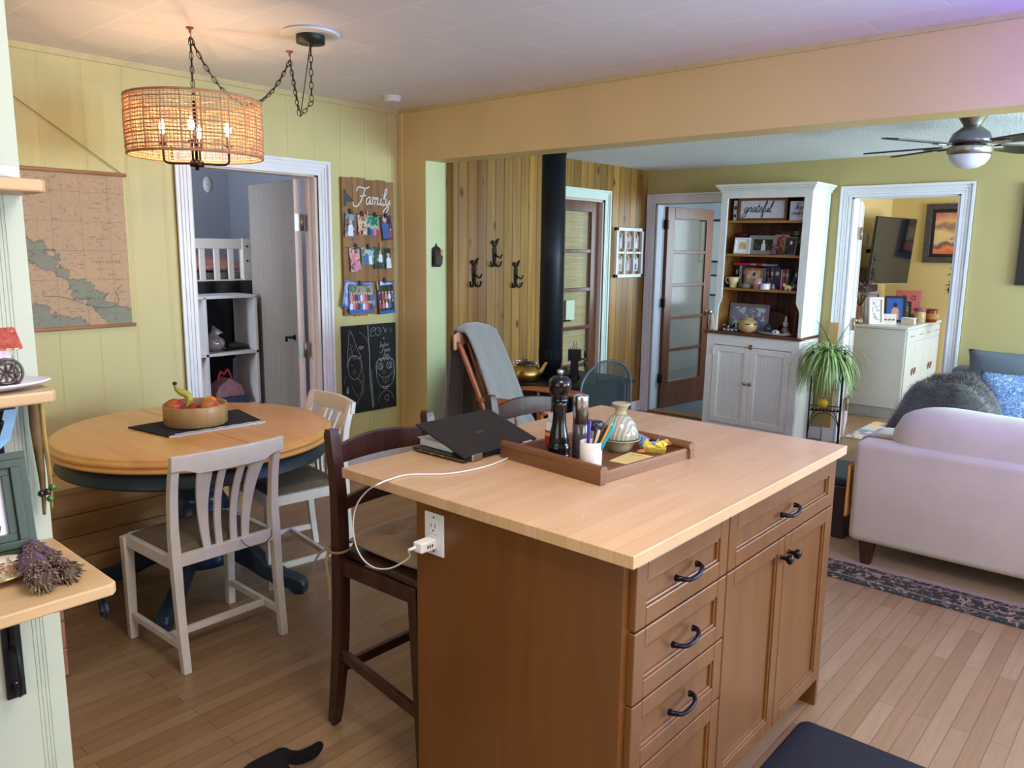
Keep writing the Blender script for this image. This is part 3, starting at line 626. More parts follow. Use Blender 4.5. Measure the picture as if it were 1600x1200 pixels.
# ================================================================ TRAY and what stands in it
TC = Vector((-1.345, 1.955)); TA = math.radians(-5.5)
def tp(u, v): return (TC.x+u*math.cos(TA)-v*math.sin(TA), TC.y+u*math.sin(TA)+v*math.cos(TA))
t = thing('serving_tray', 'brown wooden serving tray with raised end rails on the island', 'tray', (TC.x, TC.y, ZT), TA)
TW = wood('tray_brown_wood', (134, 88, 52), (102, 62, 34), 0, 8, .45, .1); TWY = wood('tray_brown_side', (142, 96, 60), (110, 70, 40), 1, 8, .45, .1)
bb = bmn(); bx(bb, -.185, .185, -.215, .215, .003, .012); obj('tray_bottom', bb, TW, t)
for s in (-1, 1):
    bb = bmn(); bx(bb, s*.185-.006, s*.185+.006, -.21, .21, 0, .034); obj('side_rail', bb, TWY, t, .002)
    bb = bmn(); prof = [(-.011, 0), (.011, 0), (.011, .03), (.017, .034), (.019, .042), (.014, .05), (0, .053), (-.009, .05), (-.013, .04), (-.011, .034)]
    prism(bb, [(x*s*-1 if s > 0 else x, z) for x, z in prof], -.2, .2, Matrix.Translation((0, s*.212, 0)) @ Matrix(((0, 0, 1, 0), (1, 0, 0, 0), (0, 1, 0, 0), (0, 0, 0, 1))))
    obj('end_rail', bb, TW, t, .001)
ZI = ZT+.0125
def at_i(px, py): p = at(px, py, 2, ZI); return (p.x, p.y, ZI)
# pepper mill
p = (-1.395, 1.822, ZI)
t = thing('pepper_mill', 'tall black turned pepper mill in the tray', 'pepper mill', p)
BL = mat('black_gloss_paint', (12, 9, 12), .22, var=.05, coat=.25, spec=.35)
bb = bmn(); lathe(bb, [(.031, 0), (.034, .004), (.0345, .018), (.031, .024), (.0345, .03), (.034, .046), (.029, .052), (.031, .057), (.027, .075), (.021, .11), (.019, .14), (.021, .165), (.024, .176)], 32); obj('mill_body', bb, BL, t)
bb = bmn(); lathe(bb, [(.024, .177), (.025, .182), (.022, .186), (.025, .19), (.021, .195), (.026, .203), (.0325, .215), (.034, .228), (.031, .241), (.022, .25), (.008, .254)], 32); obj('mill_head', bb, BL, t)
bb = bmn(); lathe(bb, [(.007, .253), (.006, .258), (.0095, .262), (.0095, .268), (.006, .272), (0, .273)], 16); obj('finial', bb, STEEL, t)
# steel and glass grinder
t = thing('spice_grinder', 'clear glass peppercorn grinder with a tall polished steel top', 'spice grinder', (-1.368, 1.892, ZI))
bb = bmn(); lathe(bb, [(.022, .002), (.024, .005), (.024, .10), (.021, .105)], 24); obj('glass_body', bb, mat('smoky_glass', (150, 140, 145), .1, var=.0, trans=.85), t)
bb = bmn(); lathe(bb, [(.0, .004), (.021, .004), (.021, .07), (0, .072)], 20); obj('peppercorns', bb, mat('peppercorns', (42, 30, 30), .8, var=.6, scale=140, bump=.6, bscale=180), t)
bb = bmn(); lathe(bb, [(.0235, .106), (.0235, .186), (.0225, .190), (.018, .190), (.018, .18), (0, .178)], 28); obj('steel_top', bb, STEEL, t)
bb = bmn(); lathe(bb, [(.0245, 0), (.0245, .003)], 24); obj('base_cap', bb, BLACK, t)
# white bottle with red label
t = thing('supplement_bottle', 'white plastic bottle with a red label behind the pepper mill', 'bottle', (-1.447, 1.862, ZI))
bb = bmn(); lathe(bb, [(.024, 0), (.0255, .004), (.0255, .085), (.021, .097), (.015, .103)], 24); obj('bottle_body', bb, WHITE, t)
bb = bmn(); lathe(bb, [(.0258, .014), (.0260, .015), (.0260, .076), (.0258, .077)], 24); obj('label_band', bb, mat('red_label', (176, 34, 30), .5, var=.03), t)
bb = bmn(); lathe(bb, [(.0262, .060), (.0264, .061), (.0264, .069), (.0262, .070)], 24); obj('label_stripe', bb, mat('yellow_label', (214, 178, 60), .5, var=0), t)
bb = bmn(); lathe(bb, [(.017, .103), (.0175, .105), (.0175, .125), (.015, .128), (0, .128)], 24); obj('cap', bb, WHITE, t)
# spice jar with dark lid
t = thing('spice_jar', 'small glass jar with dark purple lid behind the pen cup', 'jar', (-1.352, 1.948, ZI))
bb = bmn(); lathe(bb, [(.021, 0), (.0225, .003), (.0225, .07), (.02, .078)], 24); obj('jar_body', bb, mat('jar_glass_grey', (196, 196, 200), .1, var=0, trans=.7), t)
bb = bmn(); lathe(bb, [(.0225, .079), (.0235, .081), (.0235, .1), (.022, .103), (0, .103)], 24); obj('lid', bb, mat('dark_purple_lid', (28, 22, 44), .3), t)
# pen cup
p = (-1.268, 1.808, ZI)
t = thing('pen_cup', 'speckled white ceramic cup with an orange brush mark, holding pens', 'cup', p)
bb = bmn(); lathe(bb, [(0, .004), (.027, .004), (.028, .078), (.031, .08), (.0325, .078), (.0315, .004), (.030, 0), (0, 0)], 32); obj('cup_body', bb, mat('speckled_ceramic', (222, 214, 204), .45, var=.08, scale=60), t)
bb = bmn(); ribbon(bb, [(.0, .058), (.004, .052), (.001, .044), (.003, .034), (.001, .022), (.0, .014)], .007, T(0, 0, 0, rz=math.radians(-53)) @ FY(0, -.0330, 0)); obj('brush_mark', bb, mat('orange_glaze', (214, 142, 110), .5, var=.05), t)
pens = [('pen', 'purple capped marker in the pen cup', (-.012, -.004), (-.003, -.004), .135, .0048, (58, 26, 128)),
        ('pen', 'cream pen leaning in the pen cup', (-.004, .0), (.014, .018), .105, .0045, (214, 190, 150)),
        ('pen', 'thick black pen leaning in the pen cup', (-.006, -.006), (.038, .022), .12, .005, (26, 24, 24)),
        ('pen', 'white pen leaning in the pen cup', (.002, .006), (.05, .030), .125, .004, (222, 222, 226)),
        ('pencil', 'orange pencil leaning in the pen cup', (.0, -.004), (.052, .016), .122, .004, (230, 140, 40)),
        ('pen', 'teal marker leaning furthest right in the pen cup', (.004, -.002), (.062, .022), .128, .0055, (0, 150, 168)),
        ('pen', 'grey ballpoint pen in the pen cup', (-.008, .008), (.020, .03), .108, .004, (90, 82, 84)),
        ('pen', 'short black marker standing in the pen cup', (-.002, .01), (.006, .016), .112, .0055, (34, 26, 30))]
for nme, lb, a, c, h, r, col in pens:
    a3, c3 = Vector((a[0], a[1], .006)), Vector((c[0], c[1], h*1.07)); d = c3-a3
    bb = bmn(); tube(bb, [(0, 0, 0), d*.06, d*.1, d*.93, d*.94, d], [r*.3, r*.9, r, r, r*.85, r*.7], 8)
    o = obj(nme, bb, mat('pen_%d_%d_%d' % col, col, .35, var=0)); o.location = Vector(p)+a3; tag(o, lb, 'pencil' if nme == 'pencil' else 'pen', 'pens in the speckled cup')
# ceramic lidded pot
t = thing('ceramic_pot', 'grey-green glazed pot with a domed swirl-patterned lid and flared neck', 'pot', (-1.318, 2.035, ZI))
GL1 = mat('celadon_glaze', (150, 148, 124), .18, var=.18, scale=30, coat=.5)
bb = bmn(); lathe(bb, [(0, 0), (.030, 0), (.034, .004), (.044, .022), (.052, .036), (.064, .040), (.066, .043), (.06, .043), (.05, .036), (0, .03)], 40); obj('pot_base', bb, GL1, t)
LIDM, lns, lls, lb_ = nm('swirl_glaze'); lb_.inputs['Roughness'].default_value = .15; lb_.inputs['Coat Weight'].default_value = .6
tc = lns.new('ShaderNodeTexCoord'); wv = N(lns, 'ShaderNodeTexWave', Scale=28.0, Distortion=9.0, Detail=1.0); wv.inputs['Detail Scale'].default_value = .6; lls.new(tc.outputs['Object'], wv.inputs['Vector'])
rr = lns.new('ShaderNodeValToRGB'); rr.color_ramp.elements[0].position = .62; rr.color_ramp.elements[0].color = lin((150, 146, 122)); rr.color_ramp.elements[1].position = .8; rr.color_ramp.elements[1].color = lin((182, 184, 172)); lls.new(wv.outputs['Fac'], rr.inputs[0]); lls.new(rr.outputs[0], lb_.inputs['Base Color'])
bb = bmn(); lathe(bb, [(.056, .044), (.058, .048), (.055, .066), (.046, .09), (.032, .108), (.020, .116)], 40); lid = obj('pot_lid', bb, LIDM, t)
bb = bmn(); lathe(bb, [(.020, .115), (.017, .122), (.018, .134), (.026, .146), (.030, .150), (.028, .153), (.022, .150), (.012, .146), (0, .145)], 32); obj('lid_neck', bb, mat('tan_glaze', (172, 158, 126), .25, var=.12, scale=40), lid)
# yellow note, folded paper birds
pa = at_i(985, 712)
bb = bmn(); bx(bb, -.05, .05, -.065, .065, .0, .002); o = obj('note_sheet', bb, mat('yellow_note_paper', (232, 206, 122), .6, var=.03)); o.location = (-1.225, 1.975, ZI+.0005); o.rotation_euler = (0, 0, math.radians(4))
tag(o, 'lined yellow note sheet with handwriting in the tray', 'note')
bb = bmn()
for k in range(9): bx(bb, -.046, .046, -.05+k*.012, -.0494+k*.012, .0021, .0023)
write(bb, 'mus nor', -.035, .04, .005, .0008, z=.0024); o2 = obj('ruled_lines', bb, mat('grey_ink', (120, 110, 90), .6, var=0), o)
def fold(name, label, col, tris, loc, rz, beak=None):
    t = thing(name, label, 'paper figure', loc, rz)
    bb = bmn()
    for tr in tris: bb.faces.new([bb.verts.new(Vector(v)) for v in tr])
    obj('folded_body', bb, mat(name+'_%d' % col[0], col, .6, var=.04), t, solid=.0012)
    if beak:
        bb = bmn()
        for tr in beak: bb.faces.new([bb.verts.new(Vector(v)) for v in tr])
        obj('beak', bb, mat('orange_paper', (226, 110, 70), .6, var=.03), t, solid=.0014)
duck = [((-.03, 0, 0), (.03, 0, 0), (.034, -.012, .018), (-.035, -.014, .022)), ((-.03, 0, 0), (.03, 0, 0), (.034, .012, .018), (-.035, .014, .022)),
        ((.034, -.012, .018), (.03, 0, 0), (.022, 0, .042), (.0, -.006, .03)), ((.034, .012, .018), (.03, 0, 0), (.022, 0, .042), (.0, .006, .03)),
        ((.022, 0, .042), (.038, -.006, .046), (.042, 0, .03), (.03, -.006, .024)), ((.022, 0, .042), (.038, .006, .046), (.042, 0, .03), (.03, .006, .024)),
        ((-.035, -.014, .022), (-.01, -.02, .018), (-.03, -.018, .040)), ((-.035, .014, .022), (-.01, .02, .018), (-.03, .018, .040))]
fold('paper_duck', 'folded yellow paper duck with an orange beak in the tray', (240, 220, 90), duck, (-1.222, 2.085, ZI+.001), math.radians(20), [((.040, -.005, .042), (.040, .005, .042), (.052, 0, .032)), ((.038, -.004, .032), (.038, .004, .032), (.048, 0, .030))])
fold('paper_bird', 'folded light blue paper bird behind the yellow paper duck', (140, 168, 216), duck, (-1.262, 2.120, ZI+.001), math.radians(205))
fold('paper_scrap', 'folded small orange paper piece beside the yellow paper duck', (222, 120, 70), [((-.012, -.008, .001), (.014, -.006, .002), (.008, .01, .012), (-.012, .008, .004))], (-1.256, 2.062, ZI+.001), .3)

# ================================================================ STOOLS
def make_stool(label):
    t = thing('bar_stool', label, 'stool', (-1.95, 1.43, 0), group='dark wood ladder-back stools at the island')
    # local: x forward to the island, y across; back posts at x=0
    W_ = .40
    for y in (0, W_):
        bb = bmn(); pts = cat([(-.055, y, .01), (-.035, y, .12), (-.008, y, .35), (0, y, .62), (-.004, y, .82), (-.028, y, .985), (-.032, y, 1.0)], 5)
        tube(bb, pts, [.022, .026, .029, .029, .027, .025, .014], 4, up=(1, 1, 0)); obj('back_post', bb, DARKW, t, .004)
        bb = bmn(); lathe(bb, [(.011, 0), (.011, .012)], 10, T(-.055, y, 0)); obj('foot_glide', bb, BLACK, t)
    for y in (.01, W_-.01):
        bb = bmn(); bar(bb, (.375, y, .0), (.34, y, .60), .034, .034, w2=.038, h2=.038, up=(1, 0, 0)); obj('leg', bb, DARKW, t, .003)
    for z, h in ((.93, .075), (.77, .05)):
        bb = bmn(); n = 12; rows = []
        for i in range(n+1):
            f = i/n; y = f*W_; x = -.022-.03*math.sin(PI*f)+(.0 if z > .9 else .02); hh = h*(.72+.28*math.sin(PI*f)); zz = z
            rows.append([bb.verts.new(Vector(v)) for v in ((x-.009, y, zz-h/2), (x+.009, y, zz-h/2), (x+.006, y, zz-h/2+hh), (x-.012, y, zz-h/2+hh))])
        for r1, r2 in zip(rows, rows[1:]):
            for k in range(4): bb.faces.new((r1[k], r1[(k+1) % 4], r2[(k+1) % 4], r2[k]))
        bb.faces.new(rows[0]); bb.faces.new(rows[-1][::-1]); obj('back_rail', bb, DARKW, t, .003)
    bb = bmn(); prism(bb, [(-.005, .012), (.385, -.005), (.395, .0), (.395, W_), (.385, W_+.005), (-.005, W_-.012)], .60, .622); obj('seat', bb, DARKW, t, .006)
    bb = bmn(); bar(bb, (.0, 0.0, .57), (.35, .01, .57), .02, .05); bar(bb, (.0, W_, .57), (.35, W_-.01, .57), .02, .05); bar(bb, (0, .0, .57), (0, W_, .57), .02, .05); bar(bb, (.345, .0, .57), (.345, W_, .57), .02, .05); obj('seat_frame', bb, DARKW, t, .002)
    bb = bmn(); bar(bb, (-.01, 0, .27), (.36, .01, .20), .02, .034); obj('stretcher', bb, DARKW, t, .003)
    bb = bmn(); bar(bb, (-.01, W_, .27), (.36, W_-.01, .20), .02, .034); obj('stretcher', bb, DARKW, t, .003)
    bb = bmn(); bar(bb, (-.01, 0, .22), (-.01, W_, .22), .02, .034); obj('stretcher', bb, DARKW, t, .003)
    bb = bmn(); bar(bb, (.365, 0, .30), (.365, W_, .30), .022, .034); obj('stretcher', bb, DARKW, t, .003)
    return t
s1 = make_stool('dark wood stool with a tan cushion at the near end of the island')
s2 = dup(s1, (-1.99, 2.20, 0), 0, 'dark wood stool behind the island, its top rail showing left of the pepper mill')
t = thing('seat_cushion', 'tan tufted seat cushion tied to the near bar stool', 'cushion', (-1.765, 1.63, .6235))
bb = bmn(); n = 14; g = []
for s in (1, -1):
    g.append([])
    for i in range(n+1):
        for j in range(n+1):
            u, v = i/n*2-1, j/n*2-1
            e = (1-abs(u)**6)*(1-abs(v)**6)
            tuft = sum(math.exp(-((u-a)**2+(v-c)**2)*22) for a in (-.42, .42) for c in (-.42, .42)) + math.exp(-(u*u+v*v)*22)
            h = .036*max(0, e)**.5*(1-.72*min(1, tuft))
            zz = .03+s*h if s > 0 else .03-.028*max(0, e)**.5
            g[-1].append(bb.verts.new((u*.175*(1-.04*v*v), v*.19*(1-.04*u*u), max(.001, zz))))
    for i in range(n):
        for j in range(n):
            a = i*(n+1)+j; f = (g[-1][a], g[-1][a+n+1], g[-1][a+n+2], g[-1][a+1]); bb.faces.new(f if s > 0 else f[::-1])
bmesh.ops.remove_doubles(bb, verts=bb.verts[:], dist=.0008)
obj('cushion_pad', bb, mat('tan_corduroy', (172, 140, 104), .9, var=.12, scale=30, sheen=.4), t, smooth=True)
bb = bmn()
TIE = mat('tan_tie_cord', (150, 122, 88), .9, var=.1)
pts = cat([(-.165, -.15, .02), (-.19, -.165, .012), (-.215, -.19, .008), (-.216, -.225, .004), (-.185, -.236, .0), (-.15, -.22, .004), (-.150, -.185, .008), (-.165, -.16, .014)], 5); tube(bb, pts, .004, 8)
pts = cat([(-.210, -.225, .004), (-.235, -.238, -.012), (-.262, -.246, -.06), (-.262, -.246, -.13), (-.254, -.246, -.165)], 5); tube(bb, pts, .0048, 8, ry=.003)
pts = cat([(-.200, -.230, .004), (-.195, -.246, -.03), (-.178, -.25, -.09), (-.176, -.25, -.135), (-.182, -.25, -.155)], 5); tube(bb, pts, .0052, 8, ry=.003)
obj('tie', bb, TIE, t)

# ================================================================ DINING TABLE
TX, TY, TZ = -3.375, 1.70, .75
t = thing('dining_table', 'round oak-topped pedestal table with a dark teal apron and feet', 'table', (TX, TY, 0))
bb = bmn(); R0 = .60
lathe(bb, [(0, TZ), (R0-.03, TZ), (R0-.022, TZ-.001), (R0-.016, TZ-.005), (R0-.016, TZ-.010), (R0-.006, TZ-.013), (R0-.001, TZ-.020), (R0-.003, TZ-.029), (R0-.014, TZ-.033), (R0-.014, TZ-.038), (R0-.004, TZ-.041), (R0-.002, TZ-.048), (R0-.008, TZ-.055), (R0-.02, TZ-.058), (0, TZ-.058)][::-1], 96)
obj('tabletop', bb, OAKT, t)
bb = bmn(); bx(bb, -R0+.012, R0-.012, -.0012, .0012, TZ, TZ+.0003); obj('leaf_seam', bb, mat('dark_seam', (110, 66, 30), .6, var=0), t)
bb = bmn(); lathe(bb, [(R0-.045, TZ-.125), (R0-.032, TZ-.13), (R0-.028, TZ-.122), (R0-.034, TZ-.116), (R0-.034, TZ-.0585), (R0-.06, TZ-.0585), (R0-.06, TZ-.125)], 96); obj('apron', bb, NAVYG, t)
bb = bmn(); lathe(bb, [(0, .10), (.10, .10), (.135, .115), (.14, .15), (.125, .17), (.14, .19), (.15, .30), (.14, .38), (.11, .42), (.10, .45), (.115, .47), (.10, .50), (.095, .60), (.12, .64), (.16, .66), (.16, .70), (0, .70)], 40); obj('pedestal', bb, PEDB, t)
for k in range(4):
    a = math.radians((30, -47, -128, 122)[k]); M = Matrix.Rotation(a, 4, 'Z')
    bb = bmn(); up = [(.08, .30), (.14, .29), (.20, .255), (.27, .20), (.34, .135), (.41, .10), (.46, .088), (.50, .07), (.515, .045), (.51, .0)]
    lo = [(.46, .0), (.44, .022), (.38, .035), (.31, .06), (.24, .10), (.17, .13), (.08, .14)]
    prism(bb, up+lo, -.032, .032, M @ Matrix(((1, 0, 0, 0), (0, 0, -1, 0), (0, 1, 0, 0), (0, 0, 0, 1)))); obj('leg', bb, mat('dark_teal_foot_paint', (38, 56, 70), .4, var=.2, scale=20), t, .012)
# runner cloth
bb = bmn(); TZc = TZ+.001
c = [at(200, 669, 2, TZc), at(264, 684, 2, TZc), at(414, 660, 2, TZc), at(372, 641, 2, TZc)]
def quadgrid(bb, c, n, m, zf):
    g = [[bb.verts.new((c[0]*(1-u)*(1-v)+c[1]*u*(1-v)+c[2]*u*v+c[3]*(1-u)*v)+Vector((0, 0, zf(u, v)))) for v in [j/m for j in range(m+1)]] for u in [i/n for i in range(n+1)]]
    for i in range(n):
        for j in range(m): bb.faces.new((g[i][j], g[i+1][j], g[i+1][j+1], g[i][j+1]))
    return g
t = thing('table_cloth', 'folded black cloth with white stitched edges under the fruit bowl', 'cloth')
quadgrid(bb, c, 12, 24, lambda u, v: .003+.0015*math.sin(9*v+3*u)+(.009 if False else 0)); obj('cloth_layer', bb, mat('black_denim', (34, 32, 34), .95, var=.2, scale=200), t, solid=.005)
bb = bmn(); n = 60
def edge(k, dz, a=0.0, e=1.0): 
    return [(c[1]*(1-v)+c[2]*v)+Vector((.012*k, -.004*k, dz+.0008*math.sin(40*v))) for v in [a+(e-a)*i/n for i in range(n+1)]]
tube(bb, edge(0.2, .0045), .0024, 6); tube(bb, edge(.9, .0018), .0020, 6); tube(bb, edge(-.6, .0085, .06, .97), .0018, 6)
obj('white_stitching', bb, PAPER, t)
# wooden bowl and fruit
t = thing('fruit_bowl', 'straight-sided pale wooden bowl holding fruit on the dining table', 'bowl', (-3.415, 1.722, TZ+.0075))
bb = bmn(); lathe(bb, [(0, 0), (.132, 0), (.138, .006), (.1395, .09), (.137, .094), (.131, .09), (.128, .02), (0, .014)], 64); obj('bowl_body', bb, wood('bowl_wood', (200, 158, 104), (176, 134, 82), 2, 10, .4, .15), t)
def fruit(name, label, loc, r, c1, c2, sc=(1, 1, .92), stem=True, rz=0):
    m, ns, ls, bs = nm(name+'_skin_%d' % int(loc[0]*1000)); bs.inputs['Roughness'].default_value = .35
    tc = ns.new('ShaderNodeTexCoord'); no = N(ns, 'ShaderNodeTexNoise', Scale=9.0, Detail=3.0); ls.new(tc.outputs['Object'], no.inputs['Vector'])
    r_ = ns.new('ShaderNodeValToRGB'); r_.color_ramp.elements[0].position = .4; r_.color_ramp.elements[1].position = .62; r_.color_ramp.elements[0].color = lin(c1); r_.color_ramp.elements[1].color = lin(c2); ls.new(no.outputs['Fac'], r_.inputs[0]); ls.new(r_.outputs[0], bs.inputs['Base Color'])
    t = thing(name, label, name, loc, rz)
    bb = bmn(); prof = [(0, -.85), (.35, -.95), (.75, -.65), (.98, -.1), (.95, .3), (.7, .72), (.35, .92), (.12, .85), (0, .72)]
    pr = [(a*r, z*r*sc[2]) for a, z in [(p.x, p.y) for p in cat([(a, z, 0) for a, z in prof], 3)]]; pr = [(max(0, a), z) for a, z in pr]
    lathe(bb, pr, 24); obj('flesh', bb, m, t)
    if stem: bb = bmn(); tube(bb, [(0, 0, r*.6), (.002, 0, r*.95)], .0015, 6); obj('stem', bb, mat('stem_brown', (80, 60, 36), .7), t)
BZ = TZ+.0075
fruit('apple', 'red and yellow apple at the left in the fruit bowl', (-3.475, 1.652, BZ+.078), .040, (186, 50, 44), (214, 120, 60))
fruit('apple', 'reddish peach-coloured apple in the middle of the fruit bowl', (-3.375, 1.775, BZ+.072), .041, (206, 96, 60), (232, 150, 80), (1, 1, .85))
fruit('orange', 'small orange behind the apples in the fruit bowl', (-3.425, 1.800, BZ+.086), .030, (240, 150, 30), (236, 140, 20), (1, 1, .95), False)
fruit('peach', 'pale orange fruit low at the right in the fruit bowl', (-3.345, 1.805, BZ+.064), .026, (236, 176, 90), (230, 150, 80), (1, 1, .95), False)
fruit('apple', 'red apple hidden low in the fruit bowl', (-3.455, 1.735, BZ+.052), .034, (176, 40, 40), (200, 90, 60))
t = thing('banana', 'yellow-green banana hooked over the apples in the fruit bowl', 'banana', (-3.470, 1.672, BZ+.072))
bb = bmn(); pts = cat([(.01, .03, .0), (.012, .045, .03), (.004, .04, .055), (-.006, .02, .068), (-.012, .002, .078)], 6); tube(bb, pts, [.006, .016, .018, .017, .010], 7); obj('peel', bb, mat('banana_peel', (196, 182, 74), .45, var=.12, scale=10), t)
bb = bmn(); tube(bb, cat([(-.012, .002, .077), (-.016, -.004, .092), (-.017, -.005, .106)], 3), [.010, .006, .007], 8); obj('stalk', bb, mat('banana_stalk', (148, 138, 60), .5, var=.1), t)
bb = bmn(); lathe(bb, [(.009, 0), (.011, .006), (.007, .012), (0, .013)], 8, T(-.017, -.005, .105)); obj('tip', bb, mat('banana_tip', (50, 34, 30), .7), t)

# ================================================================ DINING CHAIRS
FLORAL = photo('faded_floral_fabric', [(92, 84, 62), (120, 106, 76), (106, 96, 70), (126, 92, 70), (98, 100, 80)], 1.6, .9)
def make_chair(label):
    t = thing('dining_chair', label, 'chair', (0, 0, 0), group='worn white slat-back dining chairs')
    # local: back posts at x=0, seat extends to +x ; y across, centred
    w = .205; D = .385; SH = .44
    for s in (-1, 1):
        bb = bmn(); y = s*w
        pts = cat([(-.035, y*1.0, 0), (-.012, y, .22), (.0, y, SH), (.004, y, .56), (-.012, y*1.0, .71), (-.045, y, .82)], 5)
        tube(bb, pts, [.021, .0225, .025, .023, .022, .021], 4, up=(1, 1, 0)); obj('rear_leg', bb, CHWHITE, t, .003)
        bb = bmn(); bar(bb, (D, s*(w+.01), SH-.01), (D+.006, s*(w+.008), 0), .040, .040, up=(1, 0, 0), w2=.031, h2=.031); obj('leg', bb, CHWHITE, t, .003)
        bb = bmn(); bar(bb, (-.02, y, .10), (D, s*(w+.008), .10), .018, .028); obj('side_stretcher', bb, CHWHITE, t, .002)
        bb = bmn(); bar(bb, (.0, y, SH-.024), (D, s*(w+.01), SH-.024), .022, .046); obj('seat_rail', bb, CHWHITE, t, .002)
    bb = bmn(); bar(bb, (.10, -w, .10), (.10, w, .10), .018, .026); obj('cross_stretcher', bb, CHWHITE, t, .002)
    bb = bmn(); bar(bb, (D, -w, SH-.024), (D, w, SH-.024), .022, .046); obj('seat_rail', bb, CHWHITE, t, .002)
    bb = bmn(); bar(bb, (.0, -w, SH-.015), (.0, w, SH-.015), .024, .045); obj('seat_rail', bb, CHWHITE, t, .002)
    # bowed top rail with shaped ends
    def xb(f): return -.042-.034*math.sin(PI*f)
    bb = bmn(); n = 20; rows = []
    for i in range(n+1):
        f = i/n; y = -w-.02+f*(2*w+.04); x = xb(f); lo = .774 if (f < .12 or f > .88) else .774-.014*min(1, (min(f, 1-f)-.12)/.06); lo = .757 if .16 < f < .84 else lo
        hi = .834-.004*abs(2*f-1)
        rows.append([bb.verts.new(Vector(v)) for v in ((x-.011, y, lo), (x+.011, y, lo), (x+.004, y, hi), (x-.018, y, hi))])
    for r1, r2 in zip(rows, rows[1:]):
        for k in range(4): bb.faces.new((r1[k], r1[(k+1) % 4], r2[(k+1) % 4], r2[k]))
    bb.faces.new(rows[0]); bb.faces.new(rows[-1][::-1]); obj('top_rail', bb, CHWHITE, t, .003)
    for k, (y0, y1, wt, wb) in enumerate(((-.075, -.105, .028, .060), (-.028, -.038, .026, .028), (.03, .040, .026, .028), (.078, .108, .028, .060))):
        bb = bmn(); n = 10; rows = []
        for i in range(n+1):
            f = i/n; z = SH-.01+f*(.764-SH+.01); y = y0+(y1-y0)*f; hw = (wt+(wb-wt)*f**1.3)/2; x = .002+.012*math.sin(PI*f*.9)-(.002-xb(.5+y1*1.6)-.0)*f**2.2+.0
            rows.append([bb.verts.new(Vector(v)) for v in ((x-.006, y-hw, z), (x+.006, y-hw, z), (x+.006, y+hw, z), (x-.006, y+hw, z))])
        for r1, r2 in zip(rows, rows[1:]):
            for q in range(4): bb.faces.new((r1[q], r1[(q+1) % 4], r2[(q+1) % 4], r2[q]))
        bb.faces.new(rows[0]); bb.faces.new(rows[-1][::-1]); obj('back_slat', bb, CHWHITE, t, .002)
    bb = bmn(); n = 10; g = []
    for i in range(n+1):
        g.append([])
        for j in range(n+1):
            u, v = i/n*2-1, j/n*2-1; e = max(0, (1-abs(u)**5)*(1-abs(v)**5))
            g[-1].append(bb.verts.new((.20+u*.178, v*.20*(1+.03*u), SH-.004+.032*e**.6)))
    for i in range(n):
        for j in range(n): bb.faces.new((g[i][j], g[i+1][j], g[i+1][j+1], g[i][j+1]))
    bx(bb, .025, .375, -.195, .195, SH-.02, SH-.002); obj('seat_cushion', bb, FLORAL, t, smooth=False)
    return t
ch1 = make_chair('white slat-back dining chair facing the table, nearest the camera')
ch1.location = (-2.70, 1.458, 0); ch1.rotation_euler = (0, 0, PI)
ch2 = dup(ch1, (-3.225, 2.285, 0), math.radians(-99), 'white slat-back dining chair between the table and the chalkboard wall')
# loose cord over the seat rail of the near chair
bb = bmn(); tube(bb, cat([(-2.675, 1.50, .448), (-2.66, 1.52, .42), (-2.655, 1.57, .408), (-2.66, 1.62, .43), (-2.678, 1.635, .452)], 6), .0018, 6); o = obj('thin_cord', bb, mat('brown_cord', (70, 44, 30), .7)); tag(o, 'thin brown cord hanging on the back of the near chair', 'cord')

# ================================================================ BENCH NOOK
t = thing('corner_bench', 'varnished pine corner bench with plank front behind the dining table', 'bench', (-4.43, 0, 0))
bb = bmn()
for k in range(4): bx(bb, .60, .622, .45, 2.17, .012+k*.105, .012+k*.105+.102)
obj('plank_front', bb, PINE, t, .004)
bb = bmn(); bx(bb, 0, .645, .45, 2.18, .432, .462); obj('bench_seat', bb, PINE, t, .006)
bb = bmn()
for k in range(4): bx(bb, 1.455, 1.477, .46, .955, .012+k*.105, .012+k*.105+.102)
obj('end_planks', bb, PINKW, t, .004)
bb = bmn(); bx(bb, .645, 1.50, .40, .985, .432, .462); obj('bench_seat', bb, PINE, t, .006)
bb = bmn(); bx(bb, .03, .60, .5, .96, .0, .43); bx(bb, .60, 1.45, .5, .93, 0, .43); bx(bb, .03, .60, .96, 2.15, 0, .43); obj('bench_box', bb, PINE, t)

# ================================================================ WOVEN DRUM PENDANT
LX, LYY, LZ = -3.545, 1.862, 2.085
t = thing('pendant_lamp', 'woven rattan drum pendant with four lit candle bulbs on a swagged chain', 'pendant lamp', (LX, LYY, LZ))
RT = mat('rattan_strands', (186, 138, 100), .7, var=.2, scale=60); RTL = mat('rattan_pale_strands', (220, 184, 138), .7, var=.2, scale=60)
LR, LH = .292, .245
rl = random.Random(5)
def hoop(bb, r, z, th, seg=72, wob=0, mi=0, s=4):
    tube(bb, [(r*math.cos(2*PI*i/seg)+rl.uniform(-wob, wob), r*math.sin(2*PI*i/seg)+rl.uniform(-wob, wob), z+rl.uniform(-wob, wob)) for i in range(seg)], th, s, closed=True, mi=mi)
bb = bmn()
for k in range(15): hoop(bb, LR+.001, -LH/2+.012+k*(LH-.024)/14, .0038 if k % 3 == 1 else .0019, wob=.0012)
